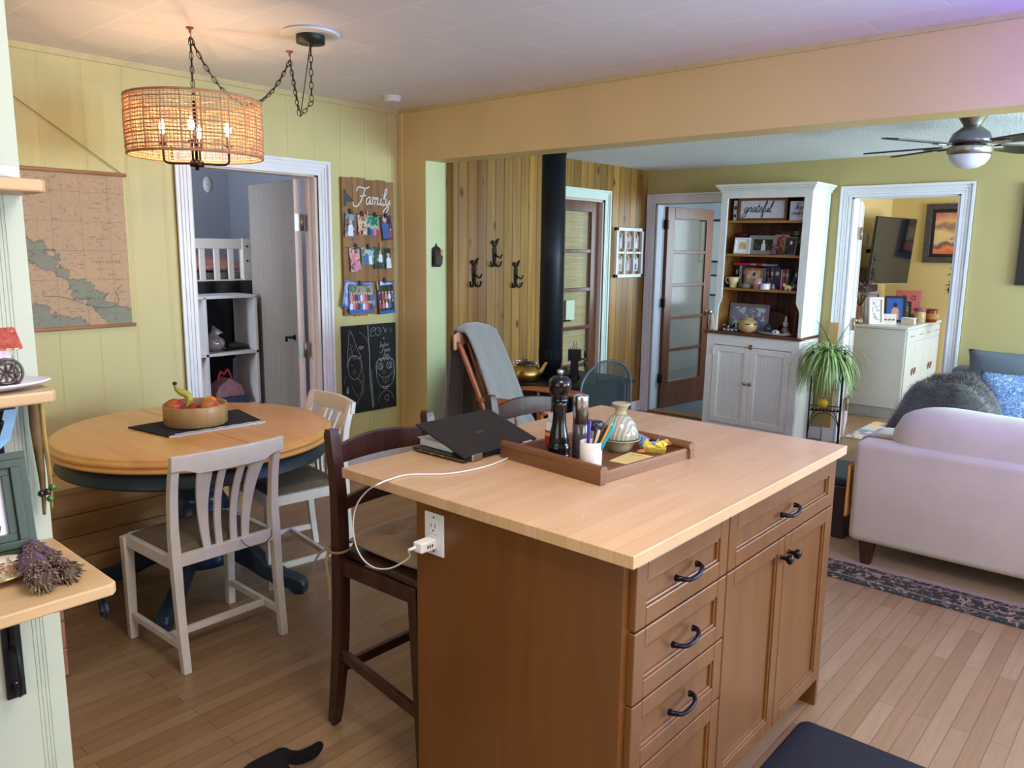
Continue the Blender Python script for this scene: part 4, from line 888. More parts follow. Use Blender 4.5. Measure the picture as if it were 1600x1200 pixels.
for k in range(112):
    a = 2*PI*k/112+rl.uniform(-.005, .005); a2 = a+rl.uniform(-.006, .006)
    tube(bb, [((LR-.001)*math.cos(a), (LR-.001)*math.sin(a), -LH/2), ((LR+.003)*math.cos((a+a2)/2), (LR+.003)*math.sin((a+a2)/2), 0), ((LR-.001)*math.cos(a2), (LR-.001)*math.sin(a2), LH/2)], .0038 if k % 5 == 0 else .0016, 4)
obj('woven_shade', bb, RT, t)
bb = bmn()
for k in range(15): hoop(bb, LR-.006, -LH/2+.012+k*(LH-.024)/14, .0015, wob=.0012)
for k in range(56):
    a = 2*PI*k/56+rl.uniform(-.006, .006); tube(bb, [((LR-.007)*math.cos(a), (LR-.007)*math.sin(a), -LH/2), ((LR-.007)*math.cos(a), (LR-.007)*math.sin(a), LH/2)], .0014, 4)
obj('shade_lining', bb, RTL, t)
for z in (-LH/2, LH/2):
    bb = bmn(); hoop(bb, LR-.003, z, .0062, 72, .0, s=8); obj('shade_ring', bb, RT, t)
bb = bmn()
for k in range(3):
    a = 2*PI*k/3+.4; tube(bb, [(0, 0, LH/2-.012), (LR*math.cos(a), LR*math.sin(a), LH/2-.004)], .0028, 6)
obj('shade_spider', bb, mat('brass_spider', (176, 130, 90), .4, .5), t)
BR = mat('bronze_lamp_metal', (44, 32, 28), .4, .8, var=.05)
bb = bmn(); tube(bb, [(0, 0, -.155), (0, 0, LH/2)], .007, 10); lathe(bb, [(0, -.185), (.008, -.183), (.008, -.17), (.03, -.168), (.032, -.163), (.032, -.15), (.024, -.138), (.0, -.138)], 20); obj('center_stem', bb, BR, t)
BULB = mat('lit_bulb', (255, 214, 150), .4, var=0, emis=(255, 212, 160), es=1800)
BGL = mat('glowing_bulb_glass', (255, 240, 214), .2, var=0, emis=(255, 226, 180), es=22, alpha=.22)
for k in range(4):
    a = math.radians((56, 146, 236, 326)[k]); ca, sa = math.cos(a), math.sin(a); r = .140
    bb = bmn(); tube(bb, cat([(0, 0, -.152), (r*.75*ca, r*.75*sa, -.156), (r*.96*ca, r*.96*sa, -.148), (r*ca, r*sa, -.128), (r*ca, r*sa, -.075)], 5), .0052, 8); o = obj('lamp_arm', bb, BR, t)
    bb = bmn(); lathe(bb, [(.006, -.078), (.020, -.074), (.020, -.068), (.009, -.066), (.009, -.03), (0, -.03)], 14, T(r*ca, r*sa, 0)); obj('candle_sleeve', bb, BR, o)
    bb = bmn(); lathe(bb, [(.0, -.018), (.0032, -.016), (.0032, .014), (0, .016)], 10, T(r*ca, r*sa, 0)); fb = obj('filament', bb, BULB, o)
    bb = bmn(); lathe(bb, [(.006, -.03), (.010, -.022), (.0145, -.008), (.014, .006), (.009, .022), (.003, .036), (0, .038)], 16, T(r*ca, r*sa, 0)); obj('bulb', bb, BGL, o)
# chain, hooks and ceiling canopy
def links(bb, pts, pitch=.030):
    P = [Vector(p) for p in pts]; d = [0]
    for a, c in zip(P, P[1:]): d.append(d[-1]+(c-a).length)
    n = int(d[-1]/pitch); k = 0
    for i in range(n):
        s = (i+.5)*pitch
        while k < len(d)-2 and d[k+1] < s: k += 1
        f = (s-d[k])/(d[k+1]-d[k]); c = P[k].lerp(P[k+1], f); u = (P[k+1]-P[k]).normalized()
        v = u.orthogonal().normalized(); w = u.cross(v)
        if i % 2: v, w = w, v
        tube(bb, [c+u*.0195*math.cos(q*PI/6)+v*.0085*math.sin(q*PI/6) for q in range(12)], .0019, 5, closed=True)
O = Vector((LX, LYY, LZ))
H1 = Vector((-3.545, 1.862, ZC-.045)); H2 = Vector((-3.57, 2.391, ZC-.045)); CN = Vector((-3.19, 2.25, ZC-.045))
def sag(a, c, dz, n=24): return [a.lerp(c, i/n)-Vector((0, 0, dz*4*(i/n)*(1-i/n))) for i in range(n+1)]
bb = bmn(); links(bb, [H1-O, Vector((0, 0, LH/2-.01))]); links(bb, [p-O for p in sag(H1, H2, .245)]); 
lowp = H2.lerp(CN, .45); lowp.z = 2.185
links(bb, [H2-O, lowp-O-Vector((.01, .0, 0))]); links(bb, [lowp-O, (lowp.lerp(CN, .35)+Vector((.03, .02, -.05)))-O, CN-O]); obj('chain', bb, BR, t)
bb = bmn(); tube(bb, [p-O+Vector((0, 0, .006)) for p in [Vector((LX, LYY, LZ+LH/2))]+[H1]+sag(H1, H2, .250)[1:]+[lowp, CN]], .0022, 6); obj('cord', bb, BLACK, t)
CB = mat('copper_hook', (150, 92, 70), .4, .6)
for Hh in (H1, H2):
    p = Hh-O; bb = bmn(); lathe(bb, [(.005, .022), (.006, .034), (.016, .041), (.017, .045)], 14, Matrix.Translation(p)); tube(bb, cat([p+Vector(v) for v in ((0, 0, .024), (.006, 0, .012), (.007, 0, .0), (0, 0, -.007), (-.007, 0, 0))], 4), .0022, 6); obj('ceiling_hook', bb, CB, t)
p = CN-O; bb = bmn(); lathe(bb, [(.004, -.02), (.012, -.014), (.012, -.005), (.064, -.003), (.064, .028), (.0, .028)][0:5]+[(.064, .0295)], 32, Matrix.Translation(p)); obj('canopy', bb, mat('dark_green_canopy', (34, 40, 36), .5, .3), t)
bb = bmn(); lathe(bb, [(.125, .030), (.130, .034), (.120, .044), (.0, .044)], 40, Matrix.Translation(p)); obj('ceiling_medallion', bb, WHITE, t)
# smoke detector
t = thing('smoke_detector', 'round white smoke detector on the kitchen ceiling', 'smoke detector', (-4.07, 3.48, ZC))
bb = bmn(); lathe(bb, [(0, -.036), (.045, -.036), (.056, -.028), (.056, -.018), (.050, -.017), (.050, -.014), (.06, -.013), (.062, 0)], 32); obj('detector_body', bb, WHITE, t)
bb = bmn(); lathe(bb, [(.012, -.037), (.012, -.0365)], 16); obj('test_button', bb, mat('button_grey', (170, 170, 168), .5, var=0), t)
t = thing('wall_cover_plate', 'small oval white cover plate high on the bedroom back wall', 'cover plate', M=FX(-7.18, 3.86, 2.13))
bb = bmn(); lathe(bb, [(.06, 0), (.058, .012), (0, .014)], 28, Matrix.Diagonal((.72, 1.25, 1, 1))); obj('plate', bb, WHITE, t)
bb = bmn(); lathe(bb, [(.006, .012), (.006, .015)], 8); obj('screw', bb, NICKEL, t)

# ================================================================ MAP
m, ns, ls, bs = nm('vintage_map_print'); bs.inputs['Roughness'].default_value = .7
tc = ns.new('ShaderNodeTexCoord')
n1 = N(ns, 'ShaderNodeTexNoise', Scale=2.6, Detail=8.0, Roughness=.62, Distortion=.6); ls.new(tc.outputs['Object'], n1.inputs['Vector'])
sp = ns.new('ShaderNodeSeparateXYZ'); ls.new(tc.outputs['Object'], sp.inputs[0])
# sea lies in the lower left corner and in a diagonal strait
def math_(op, a, bv=None, c=None):
    n = ns.new('ShaderNodeMath'); n.operation = op
    for i, v in enumerate((a, bv, c)):
        if v is None: continue
        if isinstance(v, (int, float)): n.inputs[i].default_value = v
        else: ls.new(v, n.inputs[i])
    return n.outputs[0]
x_, y_ = sp.outputs[0], sp.outputs[1]
dline = math_('ABSOLUTE', math_('ADD', math_('MULTIPLY', x_, .85), math_('SUBTRACT', y_, 1.08)))
strait = math_('SUBTRACT', .075, dline)
corner = math_('SUBTRACT', .60, math_('ADD', math_('MULTIPLY', x_, .55), math_('MULTIPLY', y_, 1.0)))
sea = math_('MAXIMUM', strait, corner)
f_ = math_('ADD', sea, math_('MULTIPLY', math_('SUBTRACT', n1.outputs['Fac'], .5), .55))
rp = ns.new('ShaderNodeValToRGB'); e = rp.color_ramp.elements; e[0].position = .0; e[0].color = lin((190, 160, 126)); e[1].position = .022; e[1].color = lin((140, 142, 122))
e2 = rp.color_ramp.elements.new(.004); e2.color = lin((110, 104, 96)); e3 = rp.color_ramp.elements.new(.012); e3.color = lin((140, 144, 126)); ls.new(f_, rp.inputs[0])
n2 = N(ns, 'ShaderNodeTexNoise', Scale=9.0, Detail=4.0, Distortion=1.2); ls.new(tc.outputs['Object'], n2.inputs['Vector'])
ct = math_('PINGPONG', math_('MULTIPLY', n2.outputs['Fac'], 16.0), 1.0)
cm = N(ns, 'ShaderNodeMapRange'); cm.inputs['From Max'].default_value = .22; cm.inputs['To Min'].default_value = .78; ls.new(ct, cm.inputs['Value'])
vm = N(ns, 'ShaderNodeVectorMath', operation='SCALE'); ls.new(rp.outputs[0], vm.inputs[0]); ls.new(cm.outputs[0], vm.inputs['Scale']); ls.new(vm.outputs[0], bs.inputs['Base Color'])
MAPM = m
t = thing('wall_map', 'vintage coastal map scroll hanging by a cord on the yellow wall', 'map', M=FX(XW+.012, .62, 1.128))
bb = bmn(); bx(bb, .0, 1.285, 0, .80, 0, .0015); sh = obj('map_sheet', bb, MAPM, t)
bb = bmn(); rm = random.Random(11)
for k in range(380):
    x, y = rm.uniform(.05, 1.24), rm.uniform(.03, .77); a = rm.choice((0, 0, 0, .5, -.6)); L = rm.uniform(.012, .035)
    pts = [(x+i*L/6*math.cos(a), y+i*L/6*math.sin(a)+rm.uniform(-.0018, .0018)) for i in range(7)]; ribbon(bb, pts, .0016, z=.0019)
for k in range(9): x = .08+k*.14; ribbon(bb, [(x, 0), (x, .8)], .0009, z=.0018)
for k in range(5): y = .1+k*.15; ribbon(bb, [(0, y), (1.285, y)], .0009, z=.0018)
write(bb, 'VANCOUVER', 1.10, .335, .013, .002, z=.002, slant=0, gap=.2, sm=1)
write(bb, 'ESQUIMALT', 1.00, .145, .011, .002, z=.002, slant=0, gap=.25, sm=1)
ribbon(bb, [(p.x, p.y) for p in cat([(.85, .17, 0), (.95, .16, 0), (1.08, .11, 0), (1.18, .10, 0), (1.22, .13, 0), (1.21, .18, 0), (1.245, .22, 0)], 5)], .003, z=.0021)
obj('map_lettering', bb, mat('map_ink', (84, 74, 72), .7, var=0), sh)
for y in (.0, .80):
    bb = bmn(); tube(bb, [(-.012, y, .006), (1.30, y, .006)], .0105, 12); obj('wooden_rod', bb, mat('rod_brown', (172, 122, 86), .5, var=.1), t)
bb = bmn(); tube(bb, [(1.275, .81, .006), (.645, 1.235, .002), (.01, .81, .006)], .0022, 6); obj('hanging_cord', bb, mat('cord_brown', (150, 110, 76), .8), t)
bb = bmn(); tube(bb, [(.645, 1.235, -.01), (.645, 1.237, .012)], .003, 6); obj('nail', bb, NICKEL, t)

# ================================================================ FAMILY BOARD
t = thing('family_board', 'rustic plank board lettered Family, hung with clipped photos', 'sign', M=FX(XW+.010, 3.335, 1.095))
BW = wood('weathered_board', (164, 122, 76), (124, 88, 52), 1, 7, .7)
pl_ = ((0, .085, .0, .93), (.086, .195, -.006, .935), (.196, .30, .004, .925), (.301, .372, -.004, .93), (.373, .448, .002, .922))
for x0, x1, y0, y1 in pl_: bb = bmn(); bx(bb, x0, x1, y0, y1, 0, .016); obj('board_plank', bb, BW, t, .002)
bb = bmn(); write(bb, 'Family', .118, .760, .050, .0075, z=.0172, slant=.22); obj('sign_lettering', bb, WHITE, t)
bb = bmn(); bx(bb, .012, .03, .74, .85, .016, .02); prism(bb, [(.03, .765), (.10, .775), (.03, .83)], .0165, .019); obj('metal_pennant', bb, mat('slate_metal', (58, 66, 68), .5, .3), t)
for y in (.695, .465, .235): bb = bmn(); tube(bb, [(.01, y, .018), (.44, y-.006, .018)], .0015, 5); obj('wire', bb, BLACKM, t)
def fig(bb, x, y, h, z=.0012, mi=1, hi=2):
    """a small printed person: body and head"""
    prism(bb, [(x-.2*h, y), (x+.2*h, y), (x+.17*h, y+.55*h), (x+.08*h, y+.66*h), (x-.08*h, y+.66*h), (x-.17*h, y+.55*h)], z, z+.0002, mi=mi)
    prism(bb, [(x+.11*h*math.cos(a), y+.8*h+.14*h*math.sin(a)) for a in [2*PI*i/10 for i in range(10)]], z, z+.0003, mi=hi)
SK = mat('printed_skin', (214, 166, 140), .35, var=.05); FDK = mat('printed_dark', (40, 38, 44), .35, var=.2); FLT = mat('printed_light', (226, 226, 232), .35, var=.1); FRD = mat('printed_red', (176, 52, 60), .35, var=.1); FBL = mat('printed_blue', (60, 96, 160), .35, var=.1); FPK = mat('printed_pink', (214, 120, 150), .35, var=.1)
def clipped(label, u, v, w, h, rot, cols, figs, clips, seed, border=None, zoff=.024, grp='photos clipped to the family board'):
    M = FX(XW+.010+zoff, 3.335+u, 1.095+v) @ Matrix.Rotation(math.radians(rot), 4, 'Z') @ Matrix.Rotation(math.radians(-3), 4, 'X')
    t = thing('clipped_photo', label, 'photo', group=grp, M=M)
    bb = bmn(); bx(bb, -w/2, w/2, -h, 0, 0, .0008)
    for f in figs: fig(bb, f[0]*w, -h+f[1]*h, f[2]*h, mi=1+f[3], hi=f[4] if len(f) > 4 else 1)
    mats_ = [photo('print_%d' % seed, cols, 1.8+seed % 3*.5), SK, FDK, FLT, FRD, FBL, FPK]
    if border:
        mats_ = mats_+[border]
        bx(bb, -w/2, w/2, -h, -h+.022, .0008, .0011, mi=7); bx(bb, -w/2, w/2, -.004, 0, .0008, .0011, mi=7); bx(bb, -w/2, -w/2+.004, -h, 0, .0008, .0011, mi=7); bx(bb, w/2-.004, w/2, -h, 0, .0008, .0011, mi=7)
        write(bb, 'SCHOOL', -.03, -h+.008, .006, .001, z=.0013, slant=0, gap=.1, sm=1) if False else None
    obj('print', bb, mats_, t)
    for cx, kind in clips:
        bb = bmn()
        if kind == 'b': prism(bb, [(cx-.015, -.012), (cx+.015, -.012), (cx+.015, .004), (cx+.006, .006), (cx+.008, .024), (cx-.008, .024), (cx-.006, .006), (cx-.015, .004)], .0012, .009); obj('binder_clip', bb, BLACK, t, .002)
        else: bx(bb, cx-.004, cx+.004, -.03, .03, .001, .008); obj('wooden_peg', bb, mat('peg_wood', (206, 166, 110), .6), t, .001)
    return t
G = [(60, 90, 60), (90, 130, 80), (40, 60, 44)]
clipped('black and white wedding print at the left of the board\'s top row', .055, .700, .085, .165, -3, [(40, 44, 54), (90, 96, 108), (150, 156, 166)], [(.05, .05, .7, 2)], [(.0, 'b')], 1)
clipped('narrow print of a fair ride beside the wedding print, top row', .155, .690, .075, .140, 0, [(120, 150, 110), (200, 190, 170), (190, 90, 70)], [(-.1, .02, .3, 1), (.2, .05, .25, 2)], [(.0, 'b')], 2)
clipped('blue-green beach group print in the middle of the top row', .245, .685, .110, .140, -1, [(40, 150, 170), (80, 190, 190), (70, 110, 70)], [(-.3, .02, .6, 1), (-.05, .02, .5, 4), (.2, .02, .6, 5), (.38, .02, .5, 3)], [(-.045, 'p'), (.025, 'b')], 3)
clipped('close-up print of a young child at the right of the top row', .365, .685, .095, .165, 6, [(60, 40, 60), (90, 70, 90), (50, 50, 70)], [(-.15, .08, 1.0, 4), (.3, .1, .4, 3)], [(.0, 'b')], 4)
clipped('tall print of a smiling baby in pink at the left of the middle row', .080, .468, .085, .165, 4, [(170, 120, 140), (214, 160, 160), (120, 80, 90)], [(-.1, .4, .55, 5), (.15, .05, .6, 5)], [(.02, 'b')], 5)
clipped('wide print of a couple by a lake in the middle row', .205, .465, .125, .115, 0, [(120, 160, 170), (80, 120, 90), (150, 190, 200)], [(-.15, .02, .95, 4), (.12, .02, .75, 2)], [(.0, 'b')], 6)
clipped('print of two people against blue at the right of the middle row', .300, .470, .085, .150, -1, [(50, 120, 170), (60, 90, 90), (60, 70, 60)], [(.1, .3, .6, 2), (-.2, .02, .5, 1)], [(.01, 'p')], 7, zoff=.028)
clipped('dark narrow print of a man, rightmost in the middle row', .375, .465, .055, .145, 2, [(40, 56, 44), (60, 80, 60), (30, 40, 34)], [(.1, .02, .8, 2)], [], 8)
BLB = mat('blue_print_border', (36, 84, 176), .35, var=.03)
crowd = [(x/10-.4, y/10, .34, (x*3+y) % 5+1) for x in range(0, 9) for y in (1, 4)]
for k, (dx, dy, rr_) in enumerate(((.105, .228, -12), (.11, .222, -7), (.135, .215, 8), (.12, .205, 4))):
    clipped(('lowest tilted', 'second tilted', 'third tilted', 'uppermost tilted')[k]+' blue-edged group print behind the bottom-left class print', dx, dy, .20, .185, rr_, [(214, 220, 230), (190, 200, 220), (120, 150, 200)], [], [], 20+k, BLB, .017+.0017*k)
clipped('large blue-bordered class group print at the bottom left of the board', .135, .215, .215, .195, -2, [(110, 130, 90), (90, 100, 80), (150, 140, 130)], crowd, [(-.01, 'b')], 9, BLB, .026)
clipped('pale blue-edged print tucked behind the bottom-right class print', .365, .228, .12, .12, -9, [(226, 230, 236), (200, 210, 230), (150, 170, 210)], [], [(-.02, 'b')], 10, BLB, .022)
clipped('narrow blue-bordered class print at the bottom right of the board', .348, .205, .145, .205, 3, [(50, 60, 44), (70, 70, 56), (40, 44, 36)], [(x/10-.4, y/10, .3, (x+y) % 5+1) for x in range(0, 9, 2) for y in (2, 5)], [(-.075, 'p')], 11, BLB, .029)

# ================================================================ CHALKBOARD
t = thing('chalkboard', 'tall frameless chalkboard with children\'s chalk drawings below the family board', 'chalkboard', M=FX(XW+.006, 3.312, .398))
bb = bmn(); bx(bb, 0, .484, 0, .626, 0, .008); obj('board', bb, mat('chalkboard_slate', (26, 28, 30), .85, var=.35, scale=5), t)
CH = mat('chalk_marks', (150, 154, 152), .9, var=.3, scale=80); CH2 = mat('faint_chalk', (84, 88, 88), .9, var=.3, scale=50)
bb = bmn(); Z_ = .0085
def ck(pts, w=.0035): ribbon(bb, [(p.x, p.y) for p in cat([(x, y, 0) for x, y in pts], 5)], w, z=Z_)
def circ(x, y, rx, ry, w=.003, a0=0, a1=2*PI): ribbon(bb, [(x+rx*math.cos(a0+(a1-a0)*i/20), y+ry*math.sin(a0+(a1-a0)*i/20)) for i in range(21)], w, z=Z_)
ck([(.045, .36), (.05, .46), (.065, .58), (.085, .57), (.13, .46), (.165, .40)]); ck([(.055, .40), (.09, .42), (.12, .39), (.165, .40)]); ck([(.05, .45), (.10, .49)], .002); ck([(.06, .42), (.12, .48)], .002); ck([(.07, .50), (.10, .38)], .002)
circ(.105, .33, .058, .085); circ(.105, .35, .066, .06, .004, -.3, PI+.2); ck([(.075, .35), (.09, .345)]); circ(.10, .30, .012, .012, .002)
ck([(.14, .465), (.165, .475), (.175, .46), (.15, .455), (.19, .47)], .007)
ck([(.035, .15), (.04, .20), (.045, .15)], .010)
ck([(.228, .62), (.232, .50), (.24, .40), (.238, .28), (.25, .14), (.262, .02)], .007); ck([(.25, .30), (.262, .15), (.272, .03)], .0035)
ck([(.245, .575), (.27, .60), (.30, .59), (.26, .57), (.25, .54), (.29, .545)]); circ(.32, .57, .028, .028); ck([(.37, .60), (.385, .56), (.40, .59)]); ck([(.43, .59), (.437, .575), (.45, .57), (.437, .565), (.43, .55)], .002)
ck([(.32, .585), (.33, .57), (.345, .575)], .002)
circ(.385, .265, .085, .115, .003, PI, 2*PI); ck([(.30, .265), (.30, .34), (.33, .365), (.40, .37), (.455, .35), (.465, .27), (.455, .20)], .006)
ck([(.31, .35), (.33, .375), (.345, .35), (.36, .38), (.375, .355), (.39, .385), (.405, .355), (.42, .38), (.44, .35)], .006)
for x in (.335, .42): circ(x, .315, .026, .024, .005); circ(x+.004, .312, .011, .013, .005)
circ(.37, .268, .01, .012, .002); ck([(.315, .262), (.35, .235), (.385, .228), (.43, .245), (.455, .272)]); ck([(.35, .235), (.365, .195), (.385, .19), (.405, .205), (.412, .236)], .002); ck([(.382, .215), (.382, .20)], .002)
ck([(.345, .165), (.39, .16), (.42, .168)], .006); ck([(.355, .155), (.39, .145), (.40, .155)], .006)
circ(.385, .06, .07, .07, .003, 0, PI); ck([(.39, .09), (.405, .10), (.41, .085), (.40, .055), (.375, .07), (.375, .09), (.39, .09)], .004)
write(bb, 'Jacker', .33, .458, .017, .003, z=Z_, slant=.1); write(bb, 'From', .345, .418, .019, .0036, z=Z_, slant=.05); write(bb, 'cloor', .362, .384, .015, .0025, z=Z_, slant=.1); write(bb, 'oi', .36, .51, .014, .002, z=Z_)
obj('chalk_drawing', bb, CH, t)
bb = bmn(); ck([(.15, .58), (.20, .54), (.225, .50)], .008); ck([(.13, .25), (.17, .20), (.15, .12), (.10, .05)], .010); ck([(.08, .20), (.10, .15), (.13, .12)], .006); ck([(.17, .35), (.18, .25), (.17, .12)], .008); ck([(.01, .22), (.03, .28)], .006)
obj('smudged_chalk', bb, CH2, t)

# ================================================================ LEFT SHELVES ON THE GREEN PARTITION
def shelf(name, label, z, d, y0, th=.019):
    t = thing(name, label, 'shelf', (PX, PE, z))
    bb = bmn(); prism(bb, [(0, y0-PE), (d, y0-PE), (d, -.012), (d-.010, -.004), (0, 0)], -th, 0); obj('shelf_board', bb, SHELFW, t, .003)
    return t
def bracket(t, y, d, drop, z0=-.0195):
    bb = bmn(); bx(bb, .001, .005, y-.014, y+.014, z0-drop, z0); bx(bb, .001, d, y-.012, y+.012, z0-.004, z0)
    r = drop*.45
    def sc(pts, rr_=.0048): tube(bb, cat([(x, y, z0+z) for x, z in pts], 6), rr_, 8)
    sc([(.008, -drop*.62), (.02, -drop*.40), (.05, -drop*.2), (d*.45, -.03), (d*.7, -.006)])
    sc([(.01, -drop*.35), (d*.28, -.03), (d*.4, -.018), (d*.36, -.006)])
    sc([(.006, -drop*.9), (.022, -drop*.95), (.032, -drop*.82), (.026, -drop*.66), (.01, -drop*.62)])
    obj('scroll_bracket', bb, BLACKM, t)
    bb = bmn(); lathe(bb, [(.004, 0), (.003, .002), (0, .002)], 10, T(.005, y, z0-drop*.9, ry=PI/2)); obj('screw', bb, NICKEL, t)
ls_ = shelf('wall_shelf', 'lowest pale wood bracket shelf on the green partition, holding lavender', 1.06, .272, -.5)
bracket(ls_, -.078, .26, .245); 
bb = bmn(); tube(bb, cat([(.245, -.02, -.026), (.262, -.02, -.040), (.258, -.02, -.056), (.242, -.02, -.052), (.240, -.02, -.03)], 5), .0042, 8); obj('iron_scroll_end', bb, BLACKM, ls_)
ms_ = shelf('wall_shelf', 'middle pale wood bracket shelf on the green partition, holding the cottage figurine', 1.331, .094, -.5)
bracket(ms_, -.075, .085, .15)
us_ = shelf('wall_shelf', 'highest pale wood shelf on the green partition at the photo\'s left edge', 1.655, .125, -.5)
bracket(us_, -.10, .11, .12)
bb = bmn(); prism(bb, [(0, -.06), (.085, -.06), (.10, 0), (.085, .02), (0, .02)], 0, .018); o = obj('folded_cloth', bb, mat('lavender_white_cloth', (206, 204, 214), .8), None, .005); o.location = (PX+.008, PE-.05, 1.6555); tag(o, 'folded pale cloth on the highest left shelf', 'cloth')
# lavender bundles
def bundle(label, p, q, r, seed):
    p, q = Vector(p), Vector(q); d = q-p; L = d.length; u = d.normalized(); v = u.cross(Vector((0, 0, 1))).normalized(); w = v.cross(u)
    t = thing('lavender_bundle', label, 'dried flowers', p, group='dried lavender bundles')
    rd = random.Random(seed)
    bb = bmn(); n = 24
    tube(bb, [u*(L*i/n) for i in range(n+1)], [r*(.72+.28*math.sin(PI*min(1, (i/n)*1.3)))*(1 if i % 2 else .88) for i in range(n+1)], 12); obj('bundle_core', bb, mat('lavender_core', (96, 80, 66), .9, var=.4, scale=90), t)
    bb = bmn()
    for k in range(420):
        a = rd.uniform(0, 2*PI); s = rd.uniform(-.02, 1.0)*L; c = math.cos(a)*v+math.sin(a)*w; rr_ = r*rd.uniform(.8, 1.05)
        b0 = u*s+c*rr_*.85; b1 = b0+u*rd.uniform(.004, .015)+c*rd.uniform(.0, .005)+v*rd.uniform(-.003, .003); tube(bb, [b0, b0.lerp(b1, .5), b1], [.0012, .0017, .0006], 4, mi=rd.choice((0, 0, 1, 1, 2)))
    for k in range(46):
        a = rd.uniform(0, 2*PI); c = math.cos(a)*v+math.sin(a)*w; b0 = u*L*.94+c*r*rd.uniform(0, .8); b1 = b0+u*rd.uniform(.008, .022)+c*rd.uniform(0, .009); tube(bb, [b0, b1], [.0014, .0006], 4, mi=rd.choice((0, 2, 3)))
    tag(obj('flower_stems', bb, [mat('dried_tan', (150, 122, 92), .9), mat('dried_purple', (98, 72, 84), .9), mat('dried_grey', (120, 104, 96), .9), mat('dried_olive', (120, 108, 60), .9)], t), None, None) if False else obj('flower_stems', bb, [mat('dried_tan', (150, 122, 92), .9), mat('dried_purple', (98, 72, 84), .9), mat('dried_grey', (120, 104, 96), .9), mat('dried_olive', (120, 108, 60), .9)], t)
    bb = bmn()
    tube(bb, [u*(L*(.15+.6*i/80))+(math.cos(i*.9)*v+math.sin(i*.9)*w)*r*1.04 for i in range(81)][:56], .0005, 4); obj('purple_ribbon', bb, mat('purple_thread', (86, 50, 92), .6), t)
SZ = 1.061
bundle('lavender bundle lying farther from the camera on the lowest left shelf', tuple(at(40, 852, 2, SZ+.016)), tuple(at(112, 896, 2, SZ+.014)), .0155, 1)
bundle('thicker lavender bundle lying nearer the camera on the lowest left shelf', tuple(at(44, 874, 2, SZ+.017)), tuple(at(70, 908, 2, SZ+.017)), .0185, 2)
# gold rimmed dish
p = at(-6, 903, 2, SZ)
t = thing('dish', 'small white gold-rimmed dish of dried herbs on the lowest left shelf', 'dish', (p.x, p.y, SZ))
bb = bmn(); prf = [(0, .002), (.03, .002), (.045, .007), (.056, .013), (.055, .0145), (.042, .009), (.03, .004), (0, .004)]; lathe(bb, prf, 40); obj('dish_body', bb, mat('dish_china', (226, 216, 200), .25, var=.05), t)
bb = bmn(); hoopP = [(.056*math.cos(2*PI*i/48)*(1+.02*math.cos(8*2*PI*i/48)), .056*math.sin(2*PI*i/48)*(1+.02*math.cos(8*2*PI*i/48)), .014) for i in range(48)]; tube(bb, hoopP, .0012, 5, closed=True); obj('gold_rim', bb, GOLD, t)
bb = bmn(); rd = random.Random(4)
for k in range(50): a = rd.uniform(0, 6.28); c = Vector((rd.uniform(-.03, .035), rd.uniform(-.03, .03), .007+rd.uniform(0, .006))); tube(bb, [c, c+Vector((math.cos(a), math.sin(a), rd.uniform(0, .2)))*.014], .0011, 4)
obj('dried_herbs', bb, mat('dried_herbs', (166, 120, 84), .9, var=.3, scale=100), t)
# green framed photo leaning on the partition
Mf = Matrix.Translation((PX+.066, PE-.046, SZ+.006)) @ Matrix.Rotation(math.radians(-4), 4, 'Z') @ Matrix.Rotation(math.radians(-12), 4, 'Y') @ FX(0, 0, 0)
t = thing('picture_frame', 'dark green stepped picture frame leaning on the lowest left shelf', 'picture frame', M=Mf)
GF = mat('dark_green_frame', (48, 64, 50), .45, var=.06)
bb = bmn(); fw, fh = .20, .165
for k, (i0, i1, dd) in enumerate(((0, .012, .014), (.012, .024, .018), (.024, .036, .012))):
    for q in ((-fw+i0, -i0, i0, i1), (-fw+i0, -i0, fh-i1, fh-i0), (-fw+i0, -fw+i1, i1, fh-i1), (-i1, -i0, i1, fh-i1)): bx(bb, q[0], q[1], q[2], q[3], 0, dd)
obj('frame_moulding', bb, GF, t, .001)
bb = bmn(); bx(bb, -fw+.03, -.03, .03, fh-.03, .002, .004); prism(bb, [(-.10, .03), (-.05, .03), (-.045, .05), (-.06, .075), (-.085, .07)], .0041, .0045, mi=2); fig(bb, -.075, .045, .075, z=.0046, mi=1, hi=1); obj('photo_print', bb, [mat('sunlit_print', (214, 214, 224), .3, var=.12, scale=20), SK, FDK], t)
# blue paper fish behind, on the partition under the middle shelf
t = thing('paper_fish', 'pale blue paper cutout with a black dot above the green picture frame', 'ornament', M=FX(PX+.012, PE-.085, 1.275))
bb = bmn(); prism(bb, [(-.06, -.03), (.0, -.055), (.03, -.03), (.055, .045), (.0, .065), (-.06, .06)], 0, .004); obj('cutout', bb, mat('pale_blue_card', (140, 180, 210), .6, var=.15, scale=20), t)
bb = bmn(); lathe(bb, [(.006, .004), (.006, .0055)], 12, T(-.02, .045, 0)); obj('dot', bb, BLACK, t)
